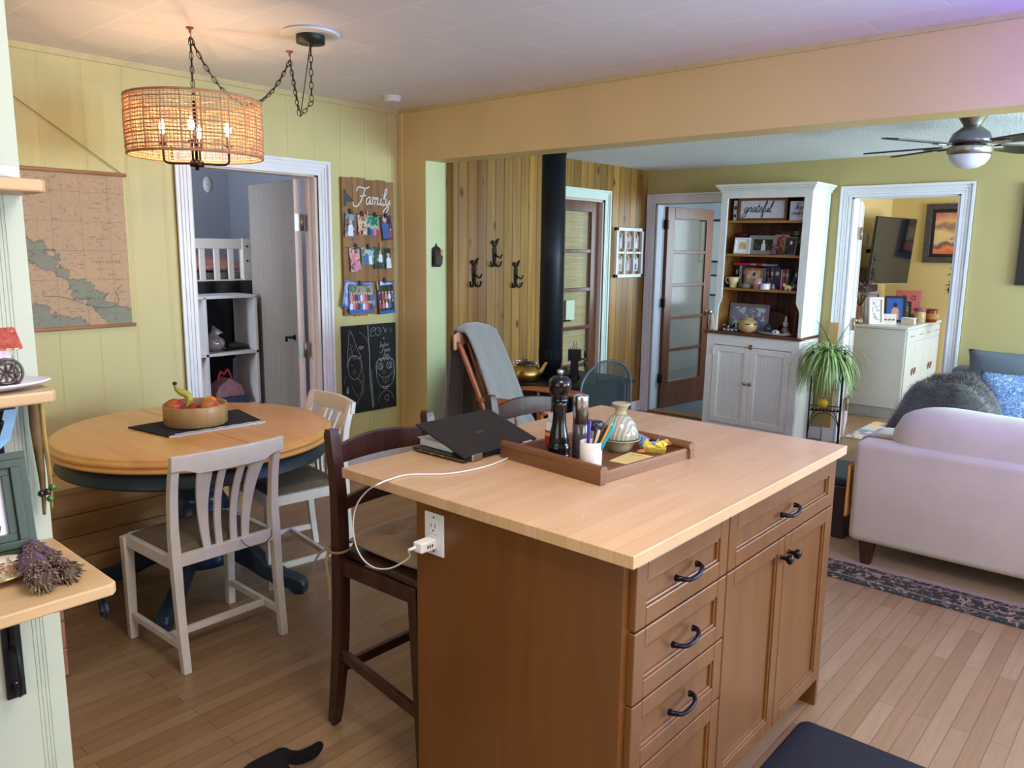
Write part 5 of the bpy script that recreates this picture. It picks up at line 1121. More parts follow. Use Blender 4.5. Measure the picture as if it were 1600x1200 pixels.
# hanging seed pods with green beads
t = thing('pod_ornament', 'long brown tapered pods with green beads hanging from the middle left shelf', 'ornament', (PX+.022, PE-.012, 1.306))
for k, (dx, dy, L, r, c) in enumerate(((.0, -.006, .195, .0085, (104, 78, 40)), (.006, .004, .185, .0035, (150, 124, 62)), (.003, .001, .17, .003, (120, 92, 48)))):
    bb = bmn(); pts = cat([(dx, dy, 0), (dx+.002, dy, -L*.3), (dx+.003*k, dy+.003, -L*.7), (dx+.002+.002*k, dy+.001, -L)], 8); tube(bb, pts, [r, r*1.05, r*.8, r*.5, r*.3], 8); obj('pod', bb, mat('pod_%d' % k, c, .7, var=.3, scale=30), t)
for k, (x, y, z) in enumerate(((.002, -.007, -.158), (.006, .001, -.156), (.011, .008, -.148), (.008, .004, -.168))):
    bb = bmn(); ball(bb, (x, y, z), .0058); obj('bead', bb, mat(('dark_bead', 'green_bead')[k > 1], ((20, 24, 18), (56, 96, 40))[k > 1], .2, coat=.5), t)
# cottage figurine on a plate
t = thing('cottage_figurine', 'painted ceramic water mill cottage on a white dish on the middle left shelf', 'figurine', (PX+.046, PE-.085, 1.3325))
bb = bmn(); lathe(bb, [(0, .001), (.022, .001), (.040, .008), (.0465, .012), (.045, .0135), (.03, .007), (0, .005)], 40, Matrix.Diagonal((1, 1.9, 1, 1))); obj('dish', bb, mat('glazed_dish', (214, 212, 220), .2, var=.03), t)
CG = photo('cottage_glaze', [(84, 120, 84), (196, 190, 180), (206, 150, 170), (180, 176, 160), (110, 90, 80)], 2.4, .2)
bb = bmn(); bx(bb, -.024, .026, -.045, .035, .008, .072, taper=.9); obj('cottage_walls', bb, CG, t, .006)
bb = bmn(); prism(bb, [(-.034, .066), (.036, .066), (.022, .078), (.0, .100), (-.02, .080)], -.055, .044, Matrix(((1, 0, 0, 0), (0, 0, 1, 0), (0, 1, 0, 0), (0, 0, 0, 1)))); obj('roof', bb, mat('copper_lustre_roof', (186, 92, 78), .2, .3, var=.25, scale=60, bump=.5), t, .004)
bb = bmn(); prism(bb, [(-.008, .08), (.008, .08), (.012, .118)], -.03, -.014, Matrix(((1, 0, 0, 0), (0, 0, 1, 0), (0, 1, 0, 0), (0, 0, 0, 1)))); obj('chimney', bb, mat('tan_glaze', (172, 158, 126)), t)
bb = bmn(); WM = T(.029, .018, .030, ry=PI/2)
for r in (.022, .016): tube(bb, [WM @ Vector((r*math.cos(2*PI*i/24), r*math.sin(2*PI*i/24), 0)) for i in range(24)], .0022, 6, closed=True)
for k in range(8): tube(bb, [WM @ Vector((0, 0, 0)), WM @ Vector((.022*math.cos(k*PI/4), .022*math.sin(k*PI/4), 0))], .0016, 5)
obj('water_wheel', bb, mat('wheel_brown', (70, 58, 50), .3), t)
bb = bmn(); bx(bb, .0262, .0268, -.02, -.006, .046, .060); obj('window', bb, mat('cottage_window', (60, 60, 100), .3, var=0), t)

# ================================================================ PLANK WALL DECOR
t = thing('photo_organizer', 'white six-pane window frame with clipped photos on the plank wall', 'picture frame', M=FX(XP+.002, 6.115, 1.315))
bb = bmn(); fw, fh = .455, .455
for q in ((0, .03, 0, fh), (fw-.03, fw, 0, fh), (0, fw, 0, .03), (0, fw, fh-.03, fh)): bx(bb, q[0], q[1], q[2], q[3], 0, .03)
for k in (1, 2): bx(bb, k*fw/3-.008, k*fw/3+.008, .03, fh-.03, 0, .026)
bx(bb, .03, fw-.03, fh/2-.01, fh/2+.01, 0, .026); obj('window_frame', bb, WHITE, t, .002)
for k in range(6):
    cx = .03+(k % 3+.5)*(fw-.06)/3; cy = fh*.73 if k < 3 else fh*.28
    cols = [[(30, 34, 44), (60, 70, 90)], [(190, 150, 140), (150, 100, 90)], [(90, 80, 84), (130, 110, 110)], [(60, 70, 50), (150, 150, 130)], [(110, 70, 60), (80, 60, 90)], [(40, 44, 60), (200, 204, 210)]][k]
    bb = bmn(); bx(bb, cx-.045, cx+.045, cy-.07, cy+.05, .008, .010, T(0, 0, 0)); fig(bb, cx, cy-.06, .09, z=.0102, mi=1+k % 4, hi=1)
    obj('clipped_print', bb, [photo('mini_%d' % k, cols, 3), SK, FDK, FLT, FRD], t)
    bb = bmn(); bx(bb, cx-.004, cx+.004, cy+.035, cy+.07, .011, .018, T(0, 0, 0)); obj('peg', bb, mat('peg_white', (220, 214, 196), .6), t)
# bird coat hooks
def bird_hook(label, px, py):
    p = at(px, py, 0, XP)
    t = thing('bird_hook', label, 'coat hook', M=FX(XP+.001, p.y, p.z), group='black iron bird coat hooks')
    bb = bmn()
    prism(bb, [(-.045, .085), (-.02, .105), (.0, .085), (.012, .09), (.03, .112), (.05, .118), (.035, .098), (.03, .078), (.012, .056), (.002, .05), (-.012, .054), (-.024, .072)], 0, .014); obj('bird', bb, BLACKM, t, .003)
    bb = bmn(); prism(bb, [(-.022, .05), (.024, .05), (.018, -.06), (-.016, -.06)], 0, .006); tube(bb, cat([(0, .0, .006), (.01, -.02, .03), (.03, -.025, .04), (.04, .0, .045)], 5), .0065, 8); obj('hook_plate', bb, BLACKM, t)
    bb = bmn(); tube(bb, cat([(0, -.035, .006), (-.015, -.085, .012), (-.045, -.09, .018), (-.062, -.055, .022)], 5), .007, 8); obj('hook_arm', bb, BLACKM, t)
    bb = bmn(); tube(bb, cat([(0, -.035, .006), (.015, -.085, .012), (.045, -.09, .018), (.062, -.055, .022)], 5), .007, 8); obj('hook_arm', bb, BLACKM, t)
    return t
bird_hook('black bird coat hook, leftmost and low on the plank wall', 740, 428)
bird_hook('black bird coat hook, highest of the three on the plank wall', 772, 397)
bird_hook('black bird coat hook nearest the stove pipe on the plank wall', 805, 430)
# match holder on the greenish-lit reveal
t = thing('match_holder', 'small dark metal match holder on the pale greenish-lit wall end', 'match holder', M=FX(-4.17, 3.955, 1.50))
bb = bmn(); prism(bb, [(-.045, -.07), (.045, -.07), (.045, .055), (.03, .07), (.014, .075), (.0, .10), (-.014, .075), (-.03, .07), (-.045, .055)], 0, .004); obj('back_plate', bb, BLACKM, t, .001)
bb = bmn(); prism(bb, [(-.03, -.055), (.03, -.055), (.036, .01), (-.036, .01)], .004, .035); obj('pocket', bb, mat('rusty_tin', (74, 56, 50), .6, .3, var=.2), t, .002)
bb = bmn()
for k in range(5): tube(bb, [(-.02+k*.01, -.02, .02), (-.03+k*.018, .05, .026)], .003, 5, mi=0)
obj('kindling', bb, mat('rust_sticks', (136, 84, 64), .7), t)

# ================================================================ WOOD STOVE
SX, SY_ = -3.38, 4.40
STV = mat('stove_black', (20, 21, 23), .5, .3, var=.1)
t = thing('wood_stove', 'black cast wood stove with a tall straight flue pipe', 'stove', (SX, SY_, 0))
bb = bmn(); bx(bb, -.27, .26, -.34, .36, .14, .64); obj('firebox', bb, STV, t, .012)
bb = bmn(); bx(bb, -.30, .29, -.37, .39, .64, .665); obj('stove_top', bb, STV, t, .006)
for x in (-.22, .21):
    for y in (-.28, .30): bb = bmn(); bx(bb, x-.025, x+.025, y-.025, y+.025, 0, .14, taper=1.3); obj('leg', bb, STV, t, .003)
bb = bmn(); bx(bb, .262, .280, -.22, .24, .22, .58); o = obj('stove_door', bb, STV, t, .006)
bb = bmn(); bx(bb, .281, .285, -.16, .18, .30, .54); obj('door_glass', bb, mat('stove_glass', (14, 14, 18), .08, var=0), o)
bb = bmn(); tube(bb, [(.285, .205, .42), (.32, .205, .42), (.32, .205, .50)], .008, 8); obj('door_handle', bb, STEEL, o)
bb = bmn(); bx(bb, -.27, .29, .40, .415, .30, .62); bx(bb, -.20, .29, .39, .56, .60, .615); obj('side_shelf', bb, STV, t, .004)
px_, py_ = -3.45-SX, 4.385-SY_
PIPE = mat('flue_black', (24, 28, 34), .42, .4, var=.05)
bb = bmn(); lathe(bb, [(.078, .665), (.078, .76), (.083, .765), (.083, 1.50), (.0835, 1.503), (.083, 1.506), (.083, 2.27), (.079, 2.27), (.079, ZL-.001)], 36, T(px_, py_, 0)); obj('flue_pipe', bb, PIPE, t)
bb = bmn()
for z0, z1 in ((2.20, 2.255), (.80, .87)):
    for k in range(30): a = 2*PI*k/30; bx(bb, .0828, .0838, -.0035, .0035, z0, z1, T(px_, py_, 0, rz=a))
obj('vent_slots', bb, mat('slot_black', (4, 4, 5), .9, var=0), t)
# kettle on stove
p = (-3.475, 4.150, .6655)
t = thing('kettle', 'old brass kettle with lid and wire handle on the wood stove', 'kettle', p)
bb = bmn(); lathe(bb, [(0, 0), (.088, 0), (.094, .008), (.094, .022), (.102, .032), (.098, .060), (.082, .092), (.060, .108), (.052, .112)], 36); obj('kettle_body', bb, BRASS, t)
bb = bmn(); lathe(bb, [(.060, .108), (.062, .113), (.05, .122), (.02, .126), (.016, .132), (.008, .136), (.012, .146), (0, .15)], 28); obj('kettle_lid', bb, mat('tarnished_lid', (92, 86, 80), .35, .9), t)
bb = bmn(); a = math.radians(44); M = T(0, 0, 0, rz=a); tube(bb, cat([(.075, 0, .035), (.105, 0, .065), (.125, 0, .10), (.142, 0, .125)], 5), [.026, .020, .014, .011], 12, M, ry=.012); obj('spout', bb, BRASS, t)
bb = bmn(); tube(bb, cat([(-.062, 0, .112), (-.085, 0, .118), (-.088, 0, .132), (-.06, .004, .136), (0, .03, .124), (.06, .004, .136), (.082, 0, .132), (.075, 0, .118), (.060, 0, .112)], 5), .0032, 8, M); obj('wire_handle', bb, STEEL, t)
for s in (-1, 1): bb = bmn(); ball(bb, (s*.066, 0, .118), .012, M); obj('handle_lug', bb, STEEL, t)
# stove fan and poker rack
t = thing('stove_fan', 'black heat-powered stove fan with a finned block standing on the stove', 'fan', (at(897, 590, 2, .6655).x, at(897, 590, 2, .6655).y, .6655), math.radians(35))
bb = bmn(); prism(bb, [(-.045, 0), (.045, 0), (.030, .05), (.026, .12), (-.026, .12), (-.030, .05)], -.03, .03, Matrix(((1, 0, 0, 0), (0, 0, 1, 0), (0, 1, 0, 0), (0, 0, 0, 1)))); obj('fan_base', bb, STV, t, .003)
bb = bmn()
for k in range(7): x = -.042+k*.014; bx(bb, x-.002, x+.002, -.035, .035, .12, .235-.01*abs(k-3))
bx(bb, -.046, .046, -.03, .03, .125, .20); obj('cooling_fins', bb, STV, t)
for k in range(4):
    a = k*PI/2+.5; bb = bmn(); M = T(.075, 0, .135, rx=a); bx(bb, -.003, .003, -.016, .020, .01, .062, M @ T(0, 0, 0, rz=.35)); obj('blade', bb, STV, t, .002)
bb = bmn(); tube(bb, [(.03, 0, .135), (.082, 0, .135)], .007, 10); tube(bb, cat([(-.01, 0, .235), (-.004, 0, .262)], 2), .0028, 6); tube(bb, [(.012, 0, .235), (.010, 0, .258)], .0028, 6); obj('hub', bb, BRASS, t)
t = thing('kindling_tray', 'low black metal tray with a wire handle on the stove beside the kettle', 'tray', (-3.27, 4.30, .6660), .4)
bb = bmn(); bx(bb, -.08, .08, -.10, .10, 0, .006); bx(bb, -.08, -.074, -.10, .10, 0, .032); bx(bb, .074, .08, -.10, .10, 0, .032); bx(bb, -.08, .08, -.10, -.094, 0, .032); bx(bb, -.08, .08, .094, .10, 0, .032); obj('tray_pan', bb, STV, t)
bb = bmn(); tube(bb, cat([(0, -.097, .03), (0, -.095, .075), (0, -.06, .085), (0, .06, .085), (0, .095, .075), (0, .097, .03)], 4), .004, 6); obj('wire_handle', bb, BLACKM, t)
# fire screen
t = thing('fire_screen', 'arched black wire mesh fire screen standing before the wood stove', 'fire screen', (-2.92, 4.02, 0), PI/2)
MESHM, mns, mls, mb = nm('wire_mesh'); mb.inputs['Base Color'].default_value = lin((46, 58, 64)); mb.inputs['Metallic'].default_value = .5; mb.inputs['Roughness'].default_value = .5
tc = mns.new('ShaderNodeTexCoord'); mw = []
for ax_ in ('X', 'Z'):
    w_ = N(mns, 'ShaderNodeTexWave', Scale=90.0, bands_direction=ax_); mls.new(tc.outputs['Object'], w_.inputs['Vector']); g_ = N(mns, 'ShaderNodeMath', operation='GREATER_THAN'); mls.new(w_.outputs['Fac'], g_.inputs[0]); g_.inputs[1].default_value = .62; mw.append(g_)
mx_ = N(mns, 'ShaderNodeMath', operation='MAXIMUM'); mls.new(mw[0].outputs[0], mx_.inputs[0]); mls.new(mw[1].outputs[0], mx_.inputs[1]); mls.new(mx_.outputs[0], mb.inputs['Alpha'])
MATS['wire_mesh'] = MESHM
SCF = mat('screen_frame_grey', (84, 96, 102), .45, .4)
arch = [(0, 0)] + [(0, .60), (.015, .68)] + [(.30-.29*math.cos(a)*1.0, .66+.17*math.sin(a)) for a in [math.radians(x) for x in (20, 40, 60, 80, 100, 120, 140, 160)]] + [(.595, .66), (.60, .60), (.60, 0)]
bb = bmn(); tube(bb, [(x, 0, z+.01) for x, z in arch], .009, 8); tube(bb, [(0, 0, .03), (.60, 0, .03)], .007, 8); obj('arched_frame', bb, SCF, t)
bb = bmn(); bb.faces.new([bb.verts.new((x, 0, z+.01)) for x, z in arch]); obj('mesh_panel', bb, MESHM, t)
bb = bmn(); tube(bb, [(.0, .02, .01), (.0, .02, .60), (-.0, .02, .74), (.0, .02, .60)][:3], .006, 6, T(.22, 0, 0)); tube(bb, [(.22, .02, .71), (.58, .02, .68)], .006, 6); tube(bb, [(.585, .02, .69), (.585, .02, .01)], .008, 6); obj('inner_frame', bb, BLACKM, t)
for x in (.05, .55): bb = bmn(); tube(bb, [(x, -.10, .008), (x, .10, .008)], .008, 8); obj('foot', bb, SCF, t)

# ================================================================ ROCKING CHAIR AND BLANKET
RA = math.radians(12)
t = thing('rocking_chair', 'reddish wood spindle rocking chair beside the wood stove', 'rocking chair', (-2.95, 3.70, 0), RA)
RW = wood('cherry_rocker_wood', (168, 96, 50), (132, 70, 34), 2, 7, .3, .3)
for s in (-1, 1):
    y = s*.215
    bb = bmn(); tube(bb, cat([(-.24, y*.92, .43), (-.33, y*.98, .66), (-.42, y*1.04, .88), (-.475, y*1.06, 1.0)], 5), [.019, .017, .017, .016], 10); obj('back_post', bb, RW, t)
    bb = bmn(); tube(bb, cat([(-.52, y*1.05, .075), (-.25, y*1.05, .03), (.05, y*1.05, .018), (.36, y*1.05, .055)], 6), .021, 8, ry=.014); obj('rocker', bb, RW, t)
    bb = bmn(); tube(bb, [(-.20, y*.85, .42), (-.28, y*1.05, .06)], [.020, .015], 10); obj('leg', bb, RW, t)
    bb = bmn(); lathe(bb, [(.014, 0), (.018, .06), (.013, .08), (.020, .12), (.022, .2), (.014, .24), (.019, .3), (.016, .37)], 12, T(.21, y*1.02, .045)); obj('leg', bb, RW, t)
    bb = bmn(); tube(bb, cat([(-.345, y*1.0, .66), (-.2, y*1.14, .672), (.0, y*1.2, .665), (.12, y*1.2, .655), (.15, y*1.2, .63)], 5), [.014, .02, .026, .028, .024], 10, ry=.014); obj('armrest', bb, RW, t)
    bb = bmn(); lathe(bb, [(.010, 0), (.013, .03), (.011, .05), (.020, .08), (.021, .12), (.012, .15), (.017, .165), (.012, .185), (.015, .21)], 12, T(.10, y*1.12, .435)); obj('arm_post', bb, RW, t)
    for k in range(2): bb = bmn(); tube(bb, [(-.06-.1*k, y*1.05, .44), (-.07-.1*k, y*1.16, .66)], .009, 8); obj('spindle', bb, RW, t)
bb = bmn(); prism(bb, [(-.26, -.20), (.22, -.245), (.25, -.2), (.25, .2), (.22, .245), (-.26, .20)], .41, .445); obj('seat', bb, RW, t, .01)
for k in range(5): bb = bmn(); y = (k-2)*.07; tube(bb, [(-.235, y, .44), (-.46, y*1.05, .99)], .009, 8); obj('back_spindle', bb, RW, t)
bb = bmn(); n = 16; rows = []
for i in range(n+1):
    f = i/n; y = -.26+.52*f; x = -.485-.03*math.sin(PI*f); e = 1-abs(2*f-1)**4; hi = 1.045+.035*math.sin(PI*f); lo = 1.0-.055*e*0-.03*abs(2*f-1)**2
    rows.append([bb.verts.new(Vector(v)) for v in ((x-.011, y, lo-.02), (x+.011, y, lo-.02), (x+.004, y, hi), (x-.018, y, hi))])
for r1, r2 in zip(rows, rows[1:]):
    for k in range(4): bb.faces.new((r1[k], r1[(k+1) % 4], r2[(k+1) % 4], r2[k]))
bb.faces.new(rows[0]); bb.faces.new(rows[-1][::-1]); obj('crest_rail', bb, mat('pale_crest_wood', (196, 142, 106), .4, var=.08), t, .012)
bb = bmn(); tube(bb, [(.21, -.22, .20), (.21, .22, .20)], .011, 8); obj('stretcher', bb, RW, t)
bb = bmn(); tube(bb, [(-.24, -.2, .2), (-.24, .2, .2)], .011, 8); obj('stretcher', bb, RW, t)
t2 = thing('throw_blanket', 'grey-blue wool blanket draped over the back of the rocking chair', 'blanket', (-2.95, 3.70, 0), RA)
BLK = mat('grey_wool', (138, 136, 130), .95, var=.12, scale=160, bump=.4, bscale=260, sheen=.5)
front = [(-.10, .30), (-.15, .42), (-.205, .50), (-.25, .58), (-.31, .72), (-.37, .86), (-.43, .99), (-.465, 1.065), (-.49, 1.095), (-.525, 1.095), (-.55, 1.06), (-.565, .98), (-.575, .85), (-.585, .68), (-.59, .50), (-.59, .34), (-.585, .25)]
fp = cat([(x, 0, z) for x, z in front], 4); n = len(fp); bb = bmn(); g = []; my = 22
for i, q in enumerate(fp):
    g.append([])
    f = i/(n-1)
    for j in range(my+1):
        v = j/my; top = math.exp(-((f-.52)/.10)**2)
        y0, y1 = -.185-.05*(f > .6)*(f-.6)*2, .150+.02*math.sin(6*f)
        if f < .35: y0 -= (.35-f)*.1; y1 += (.35-f)*.12
        y = y0+(y1-y0)*v; wv_ = math.sin(v*13+f*2)*(.010 if f < .5 else .022)*(1-top)
        droop = -.035*top*(2*abs(v-.5))**3
        g[-1].append(bb.verts.new((q.x+(.016 if f < .5 else -.012)+wv_, y, q.z+droop)))
for i in range(n-1):
    for j in range(my): fc = bb.faces.new((g[i][j], g[i+1][j], g[i+1][j+1], g[i][j+1])); fc.material_index = 0 if i < n*.62 else 1
obj('wool_cloth', bb, [BLK, mat('brown_wool_side', (92, 78, 72), .95, var=.15, scale=120, sheen=.3)], t2, smooth=True, solid=.010)

# ================================================================ HUTCH
HX0, HX1, HY = -3.20, -2.39, 6.24
HM = Matrix.Translation((HX0, HY, 0)) @ Matrix.Rotation(math.radians(.7), 4, 'Y') @ FY(0, 0, 0); HW = HX1-HX0
# local u: across, v: up, w: towards the viewer; back at w = -.40
t = thing('hutch', 'tall cream hutch with open upper shelves and two panelled doors', 'hutch', M=HM)
hutch = t
def hb(name, dims, m=HUTCH, bev=.003, par=None): bb = bmn(); bx(bb, *dims); return obj(name, bb, m, par or t, bev)
dD = -.405; UD = -.01
hb('side_panel', (0, .022, 0, .872, dD, -.0205)); hb('side_panel', (HW-.022, HW, 0, .872, dD, -.0205))
hb('base_back', (.022, HW-.022, .03, .872, dD, dD+.01)); hb('base_floor', (.022, HW-.022, .07, .09, dD, -.01))
bb = bmn(); bx(bb, 0, .065, .0, .872, -.02, 0); bx(bb, HW-.065, HW, .0, .872, -.02, 0); bx(bb, .065, HW-.065, .78, .872, -.02, 0); bx(bb, .065, HW-.065, .0, .10, -.02, 0); obj('face_frame', bb, HUTCH, t, .002)
for k, (u0, u1) in enumerate(((.068, HW/2-.001), (HW/2+.001, HW-.068))):
    bb = bmn(); v0, v1 = .105, .775; r = .052
    bx(bb, u0, u0+r, v0, v1, -.016, .004); bx(bb, u1-r, u1, v0, v1, -.016, .004); bx(bb, u0+r, u1-r, v0, v0+r, -.016, .004); bx(bb, u0+r, u1-r, v1-r, v1, -.016, .004)
    d = obj('door', bb, HUTCH, t, .003)
    bb = bmn(); bx(bb, u0+r-.001, u1-r+.001, v0+r-.001, v1-r+.001, -.012, -.006); obj('door_panel', bb, groove_paint('cream_beadboard', (228, 228, 220), 0, .03, gw=.004), d)
    kx = u1-.022 if k == 0 else u0+.022
    bb = bmn(); lathe(bb, [(.008, 0), (.006, .008), (.008, .016), (.016, .024), (.014, .033), (0, .037)], 16, T(kx, .475, .004)); obj('knob', bb, NICKEL, d)
    for v in (.22, .72): bb = bmn(); hx = u0 if k == 0 else u1; bx(bb, hx-.008, hx+.008, v-.03, v+.03, .004, .008); obj('hinge', bb, HUTCH, d)
bb = bmn(); bx(bb, HW/2-.012, HW/2+.012, .765, .805, .004, .010); tube(bb, [(HW/2, .78, .008), (HW/2, .78, .024)], .007, 8); obj('latch', bb, BRASS, t)
hb('counter_ledge', (-.022, HW+.020, .873, .895, -.05, .028), mat('ledge_brown', (96, 52, 34), .35, var=.15, scale=20), .005)
hb('ledge_inner', (.0, HW, .873, .895, dD, -.0505), mat('ledge_brown', (96, 52, 34)), 0)
# upper case, stepped in on the left
UL = .045; uw0 = -.035; ub = dD; UT = 2.06
hb('side_panel', (UL, UL+.022, .896, UT, ub, uw0-.001)); hb('side_panel', (HW-.022, HW, .896, UT, ub, uw0-.001))
hb('back_board', (UL+.022, HW-.022, .896, UT, ub, ub+.012), wood('hutch_back', (104, 56, 34), (74, 38, 22), 1, 5, .55, plank=(0, .11)), 0)
for s_ in (0, 1):
    wd_ = .058 if s_ == 0 else .066
    prof = [(.0, .896), (.030, .896), (.032, 1.09), (.040, 1.12), (wd_-.008, 1.15), (wd_, 1.17), (wd_, UT), (.0, UT)]
    bb = bmn(); prism(bb, [(UL+x if s_ == 0 else HW-x, z) for x, z in prof], uw0, uw0+.02); obj('face_stile', bb, HUTCH, t, .002)
bb = bmn(); bx(bb, UL+.058, HW-.066, 2.0, UT, uw0, uw0+.02); obj('top_rail', bb, HUTCH, t, .002)
bb = bmn()
for k, (e, z0, z1) in enumerate(((.010, 2.050, 2.066), (.018, 2.066, 2.078), (.030, 2.078, 2.092), (.042, 2.092, 2.112))): bx(bb, UL-e, HW+e, z0, z1, ub, uw0+.02+e)
obj('cornice', bb, HUTCH, t, .004)
SHV = (1.265, 1.547, 1.822)
for z in SHV: hb('shelf', (UL+.024, HW-.024, z-.020, z, ub+.012, uw0-.01), HUTCHS, .002)
for u in (UL+.022, HW-.024): bb = bmn(); bx(bb, u, u+.002, .896, 2.04, ub+.012, uw0-.002); obj('inner_lining', bb, HUTCHS, t)
# things in the hutch: position helper (u, shelf height, w)
def HMx(u, v, w, ry=0, tilt=0): return HM @ Matrix.Translation((u, v, w)) @ Matrix.Rotation(ry, 4, 'Y') @ Matrix.Rotation(-tilt, 4, 'X')
def pframe(name, label, M, w, h, fm, bw, pm, d=.014, matw=0, figs=(), cat_='picture frame', group=None, text=None):
    t = thing(name, label, cat_, M=M, group=group)
    bb = bmn()
    for q in ((-w/2, -w/2+bw, 0, h), (w/2-bw, w/2, 0, h), (-w/2+bw, w/2-bw, 0, bw), (-w/2+bw, w/2-bw, h-bw, h)): bx(bb, q[0], q[1], q[2], q[3], 0, d)
    obj('frame_moulding', bb, fm, t, .0015)
    bb = bmn(); bx(bb, -w/2+bw*.8, w/2-bw*.8, bw*.8, h-bw*.8, .001, .004)
    ml = [PAPER if matw else pm, SK, FDK, FLT, FRD, FBL, FPK]
    if matw: bx(bb, -w/2+bw+matw, w/2-bw-matw, bw+matw, h-bw-matw, .0041, .0048, mi=7)
    ml = ml+[pm]
    for f in figs: fig(bb, f[0]*w, bw+matw+f[1]*h, f[2]*h, z=.0052, mi=f[3], hi=f[4] if len(f) > 4 else 1)
    if text:
        for (s_, x, y, xh, wd_) in text: write(bb, s_, x, y, xh, wd_, z=.0056, mi=8)
    ml = ml+[mat('black_script_ink', (30, 30, 34), .6, var=0)]
    obj('picture', bb, ml, t)
    return t
WF = mat('white_frame', (222, 222, 224), .4, var=.03); GRF = mat('grey_wood_frame', (136, 130, 128), .6, var=.12, scale=30); BRF = wood('brown_frame', (128, 78, 50), (96, 56, 34), 0, 9, .5); BKF = mat('black_frame', (30, 29, 30), .45, var=.05)
SIGN = mat('whitewashed_sign', (206, 208, 216), .6, var=.05, scale=20)
W0 = -.12
pframe('wood_sign', 'wood-framed white sign reading grateful on the top hutch shelf', HMx(.375, 1.8225, -.10), .415, .178, BRF, .018, SIGN, .02, cat_='sign', text=[('grateful', -.165, .068, .038, .0062)])
pframe('wood_sign', 'small white sign reading chaos coordinator at the right of the top hutch shelf', HMx(.69, 1.8225, -.10), .16, .15, WF, .003, SIGN, .02, cat_='sign', text=[('chaos', -.05, .088, .020, .0032), ('coordinator', -.072, .046, .0155, .0028)])
t = thing('book', 'pale blue and white spine book standing at the left of the top hutch shelf', 'book', M=HMx(.135, 1.8225, -.10, .2))
bb = bmn(); bx(bb, -.016, .016, 0, .165, -.10, 0); obj('book_cover', bb, mat('pale_blue_cover', (190, 210, 220), .3, var=.2, scale=30), t, .002)
bb = bmn(); bx(bb, -.012, .008, .03, .05, 0, .001); bx(bb, -.010, .012, .09, .12, 0, .001); obj('spine_print', bb, BLACK, t)
def book(label, u, v, w, th, h, dp, col, ry=0, flat=False, lean=0, grp='books in the hutch'):
    M = HMx(u, v, w, ry)
    if flat: M = M @ Matrix.Rotation(PI/2, 4, 'Z')
    if lean: M = M @ Matrix.Rotation(lean, 4, 'Z')
    t = thing('book', label, 'book', M=M, group=grp)
    cm_ = mat('cover_%d_%d_%d' % col, col, .5, var=.12, scale=25)
    bb = bmn(); bx(bb, 0, th, 0, h, -.002, 0); bx(bb, 0, .0015, 0, h, -dp, 0); bx(bb, th-.0015, th, 0, h, -dp, 0); obj('cover', bb, cm_, t)
    bb = bmn(); bx(bb, .0015, th-.0015, .003, h-.003, -dp+.003, -.002); obj('pages', bb, mat('book_pages', (206, 196, 172), .8, var=.05), t)
    bb = bmn(); bx(bb, th*.2, th*.8, h*.62, h*.8, 0, .0006); obj('spine_title', bb, mat('title_pale', (190, 180, 150), .5, var=0), t)
    return t
z2, z3, z4 = 1.5475, 1.2655, .8960
# second shelf: dark red tins, small spines, frames
t = thing('red_tin', 'dark red round tin at the left of the second hutch shelf', 'tin', M=HMx(.155, z2, -.26) @ Matrix.Rotation(-PI/2, 4, 'X'))
bb = bmn(); lathe(bb, [(.05, 0), (.052, .004), (.052, .15), (0, .15)], 24); obj('tin_body', bb, mat('maroon_tin', (84, 24, 34), .4), t)
bb = bmn(); lathe(bb, [(.053, .15), (.054, .152), (.054, .17), (.05, .173), (0, .173)], 24); obj('tin_lid', bb, mat('maroon_tin_lid', (104, 34, 42), .4), t)
lefts = [(.215, .014, .155, (50, 60, 50)), (.230, .012, .150, (176, 160, 130)), (.244, .014, .158, (40, 36, 34)), (.260, .016, .150, (96, 66, 40))]
for i, (u, th_, h, c) in enumerate(lefts): book('%s slim spine book between the red tin and the blue vase, second hutch shelf' % ('dark green', 'beige', 'black', 'brown')[i], u, z2, -.22, th_, h, .12, c)
t = thing('vase', 'small blue vase behind the frames on the second hutch shelf', 'vase', M=HMx(.305, z2, -.24) @ Matrix.Rotation(-PI/2, 4, 'X'))
bb = bmn(); lathe(bb, [(0, 0), (.022, 0), (.026, .02), (.026, .13), (.018, .15), (.022, .165), (.018, .165), (.012, .15)], 20); obj('vase_body', bb, mat('blue_glass_vase', (40, 110, 160), .15, var=.1), t)
bb = bmn(); lathe(bb, [(.027, .06), (.0275, .062), (.0275, .08), (.027, .082)], 20); obj('painted_band', bb, WHITE, t)
pframe('picture_frame', 'white square photo frame, leftmost on the second hutch shelf', HMx(.225, z2, -.085, .12, .12), .135, .135, WF, .014, photo('sepia_pair', [(90, 80, 50), (190, 160, 100), (214, 196, 160)], 3), matw=.024)
pframe('picture_frame', 'wide grey wood frame with a child in a white hat, second hutch shelf', HMx(.395, z2, -.105, 0, .1), .235, .155, GRF, .032, photo('dark_green_photo', [(40, 46, 30), (60, 64, 40), (30, 34, 26)], 3), figs=[(.02, .0, .60, 3, 3)])
pframe('greeting_card', 'pink floral card standing behind the frames on the second hutch shelf', HMx(.535, z2, -.15, 0, .08), .12, .165, mat('pink_card', (196, 150, 130), .6, var=.1), .004, photo('pink_flowers', [(206, 160, 140), (196, 140, 120), (170, 60, 60)], 3), .006, cat_='card')
pframe('picture_frame', 'black and white portrait in a gold-edged frame, right on the second hutch shelf', HMx(.635, z2, -.08, -.2, .18), .11, .145, mat('thin_gold_frame', (190, 170, 130), .35, .8), .005, photo('bw_portrait', [(30, 30, 34), (60, 60, 66), (44, 44, 50)], 3), figs=[(0, .05, .75, 2, 3)])
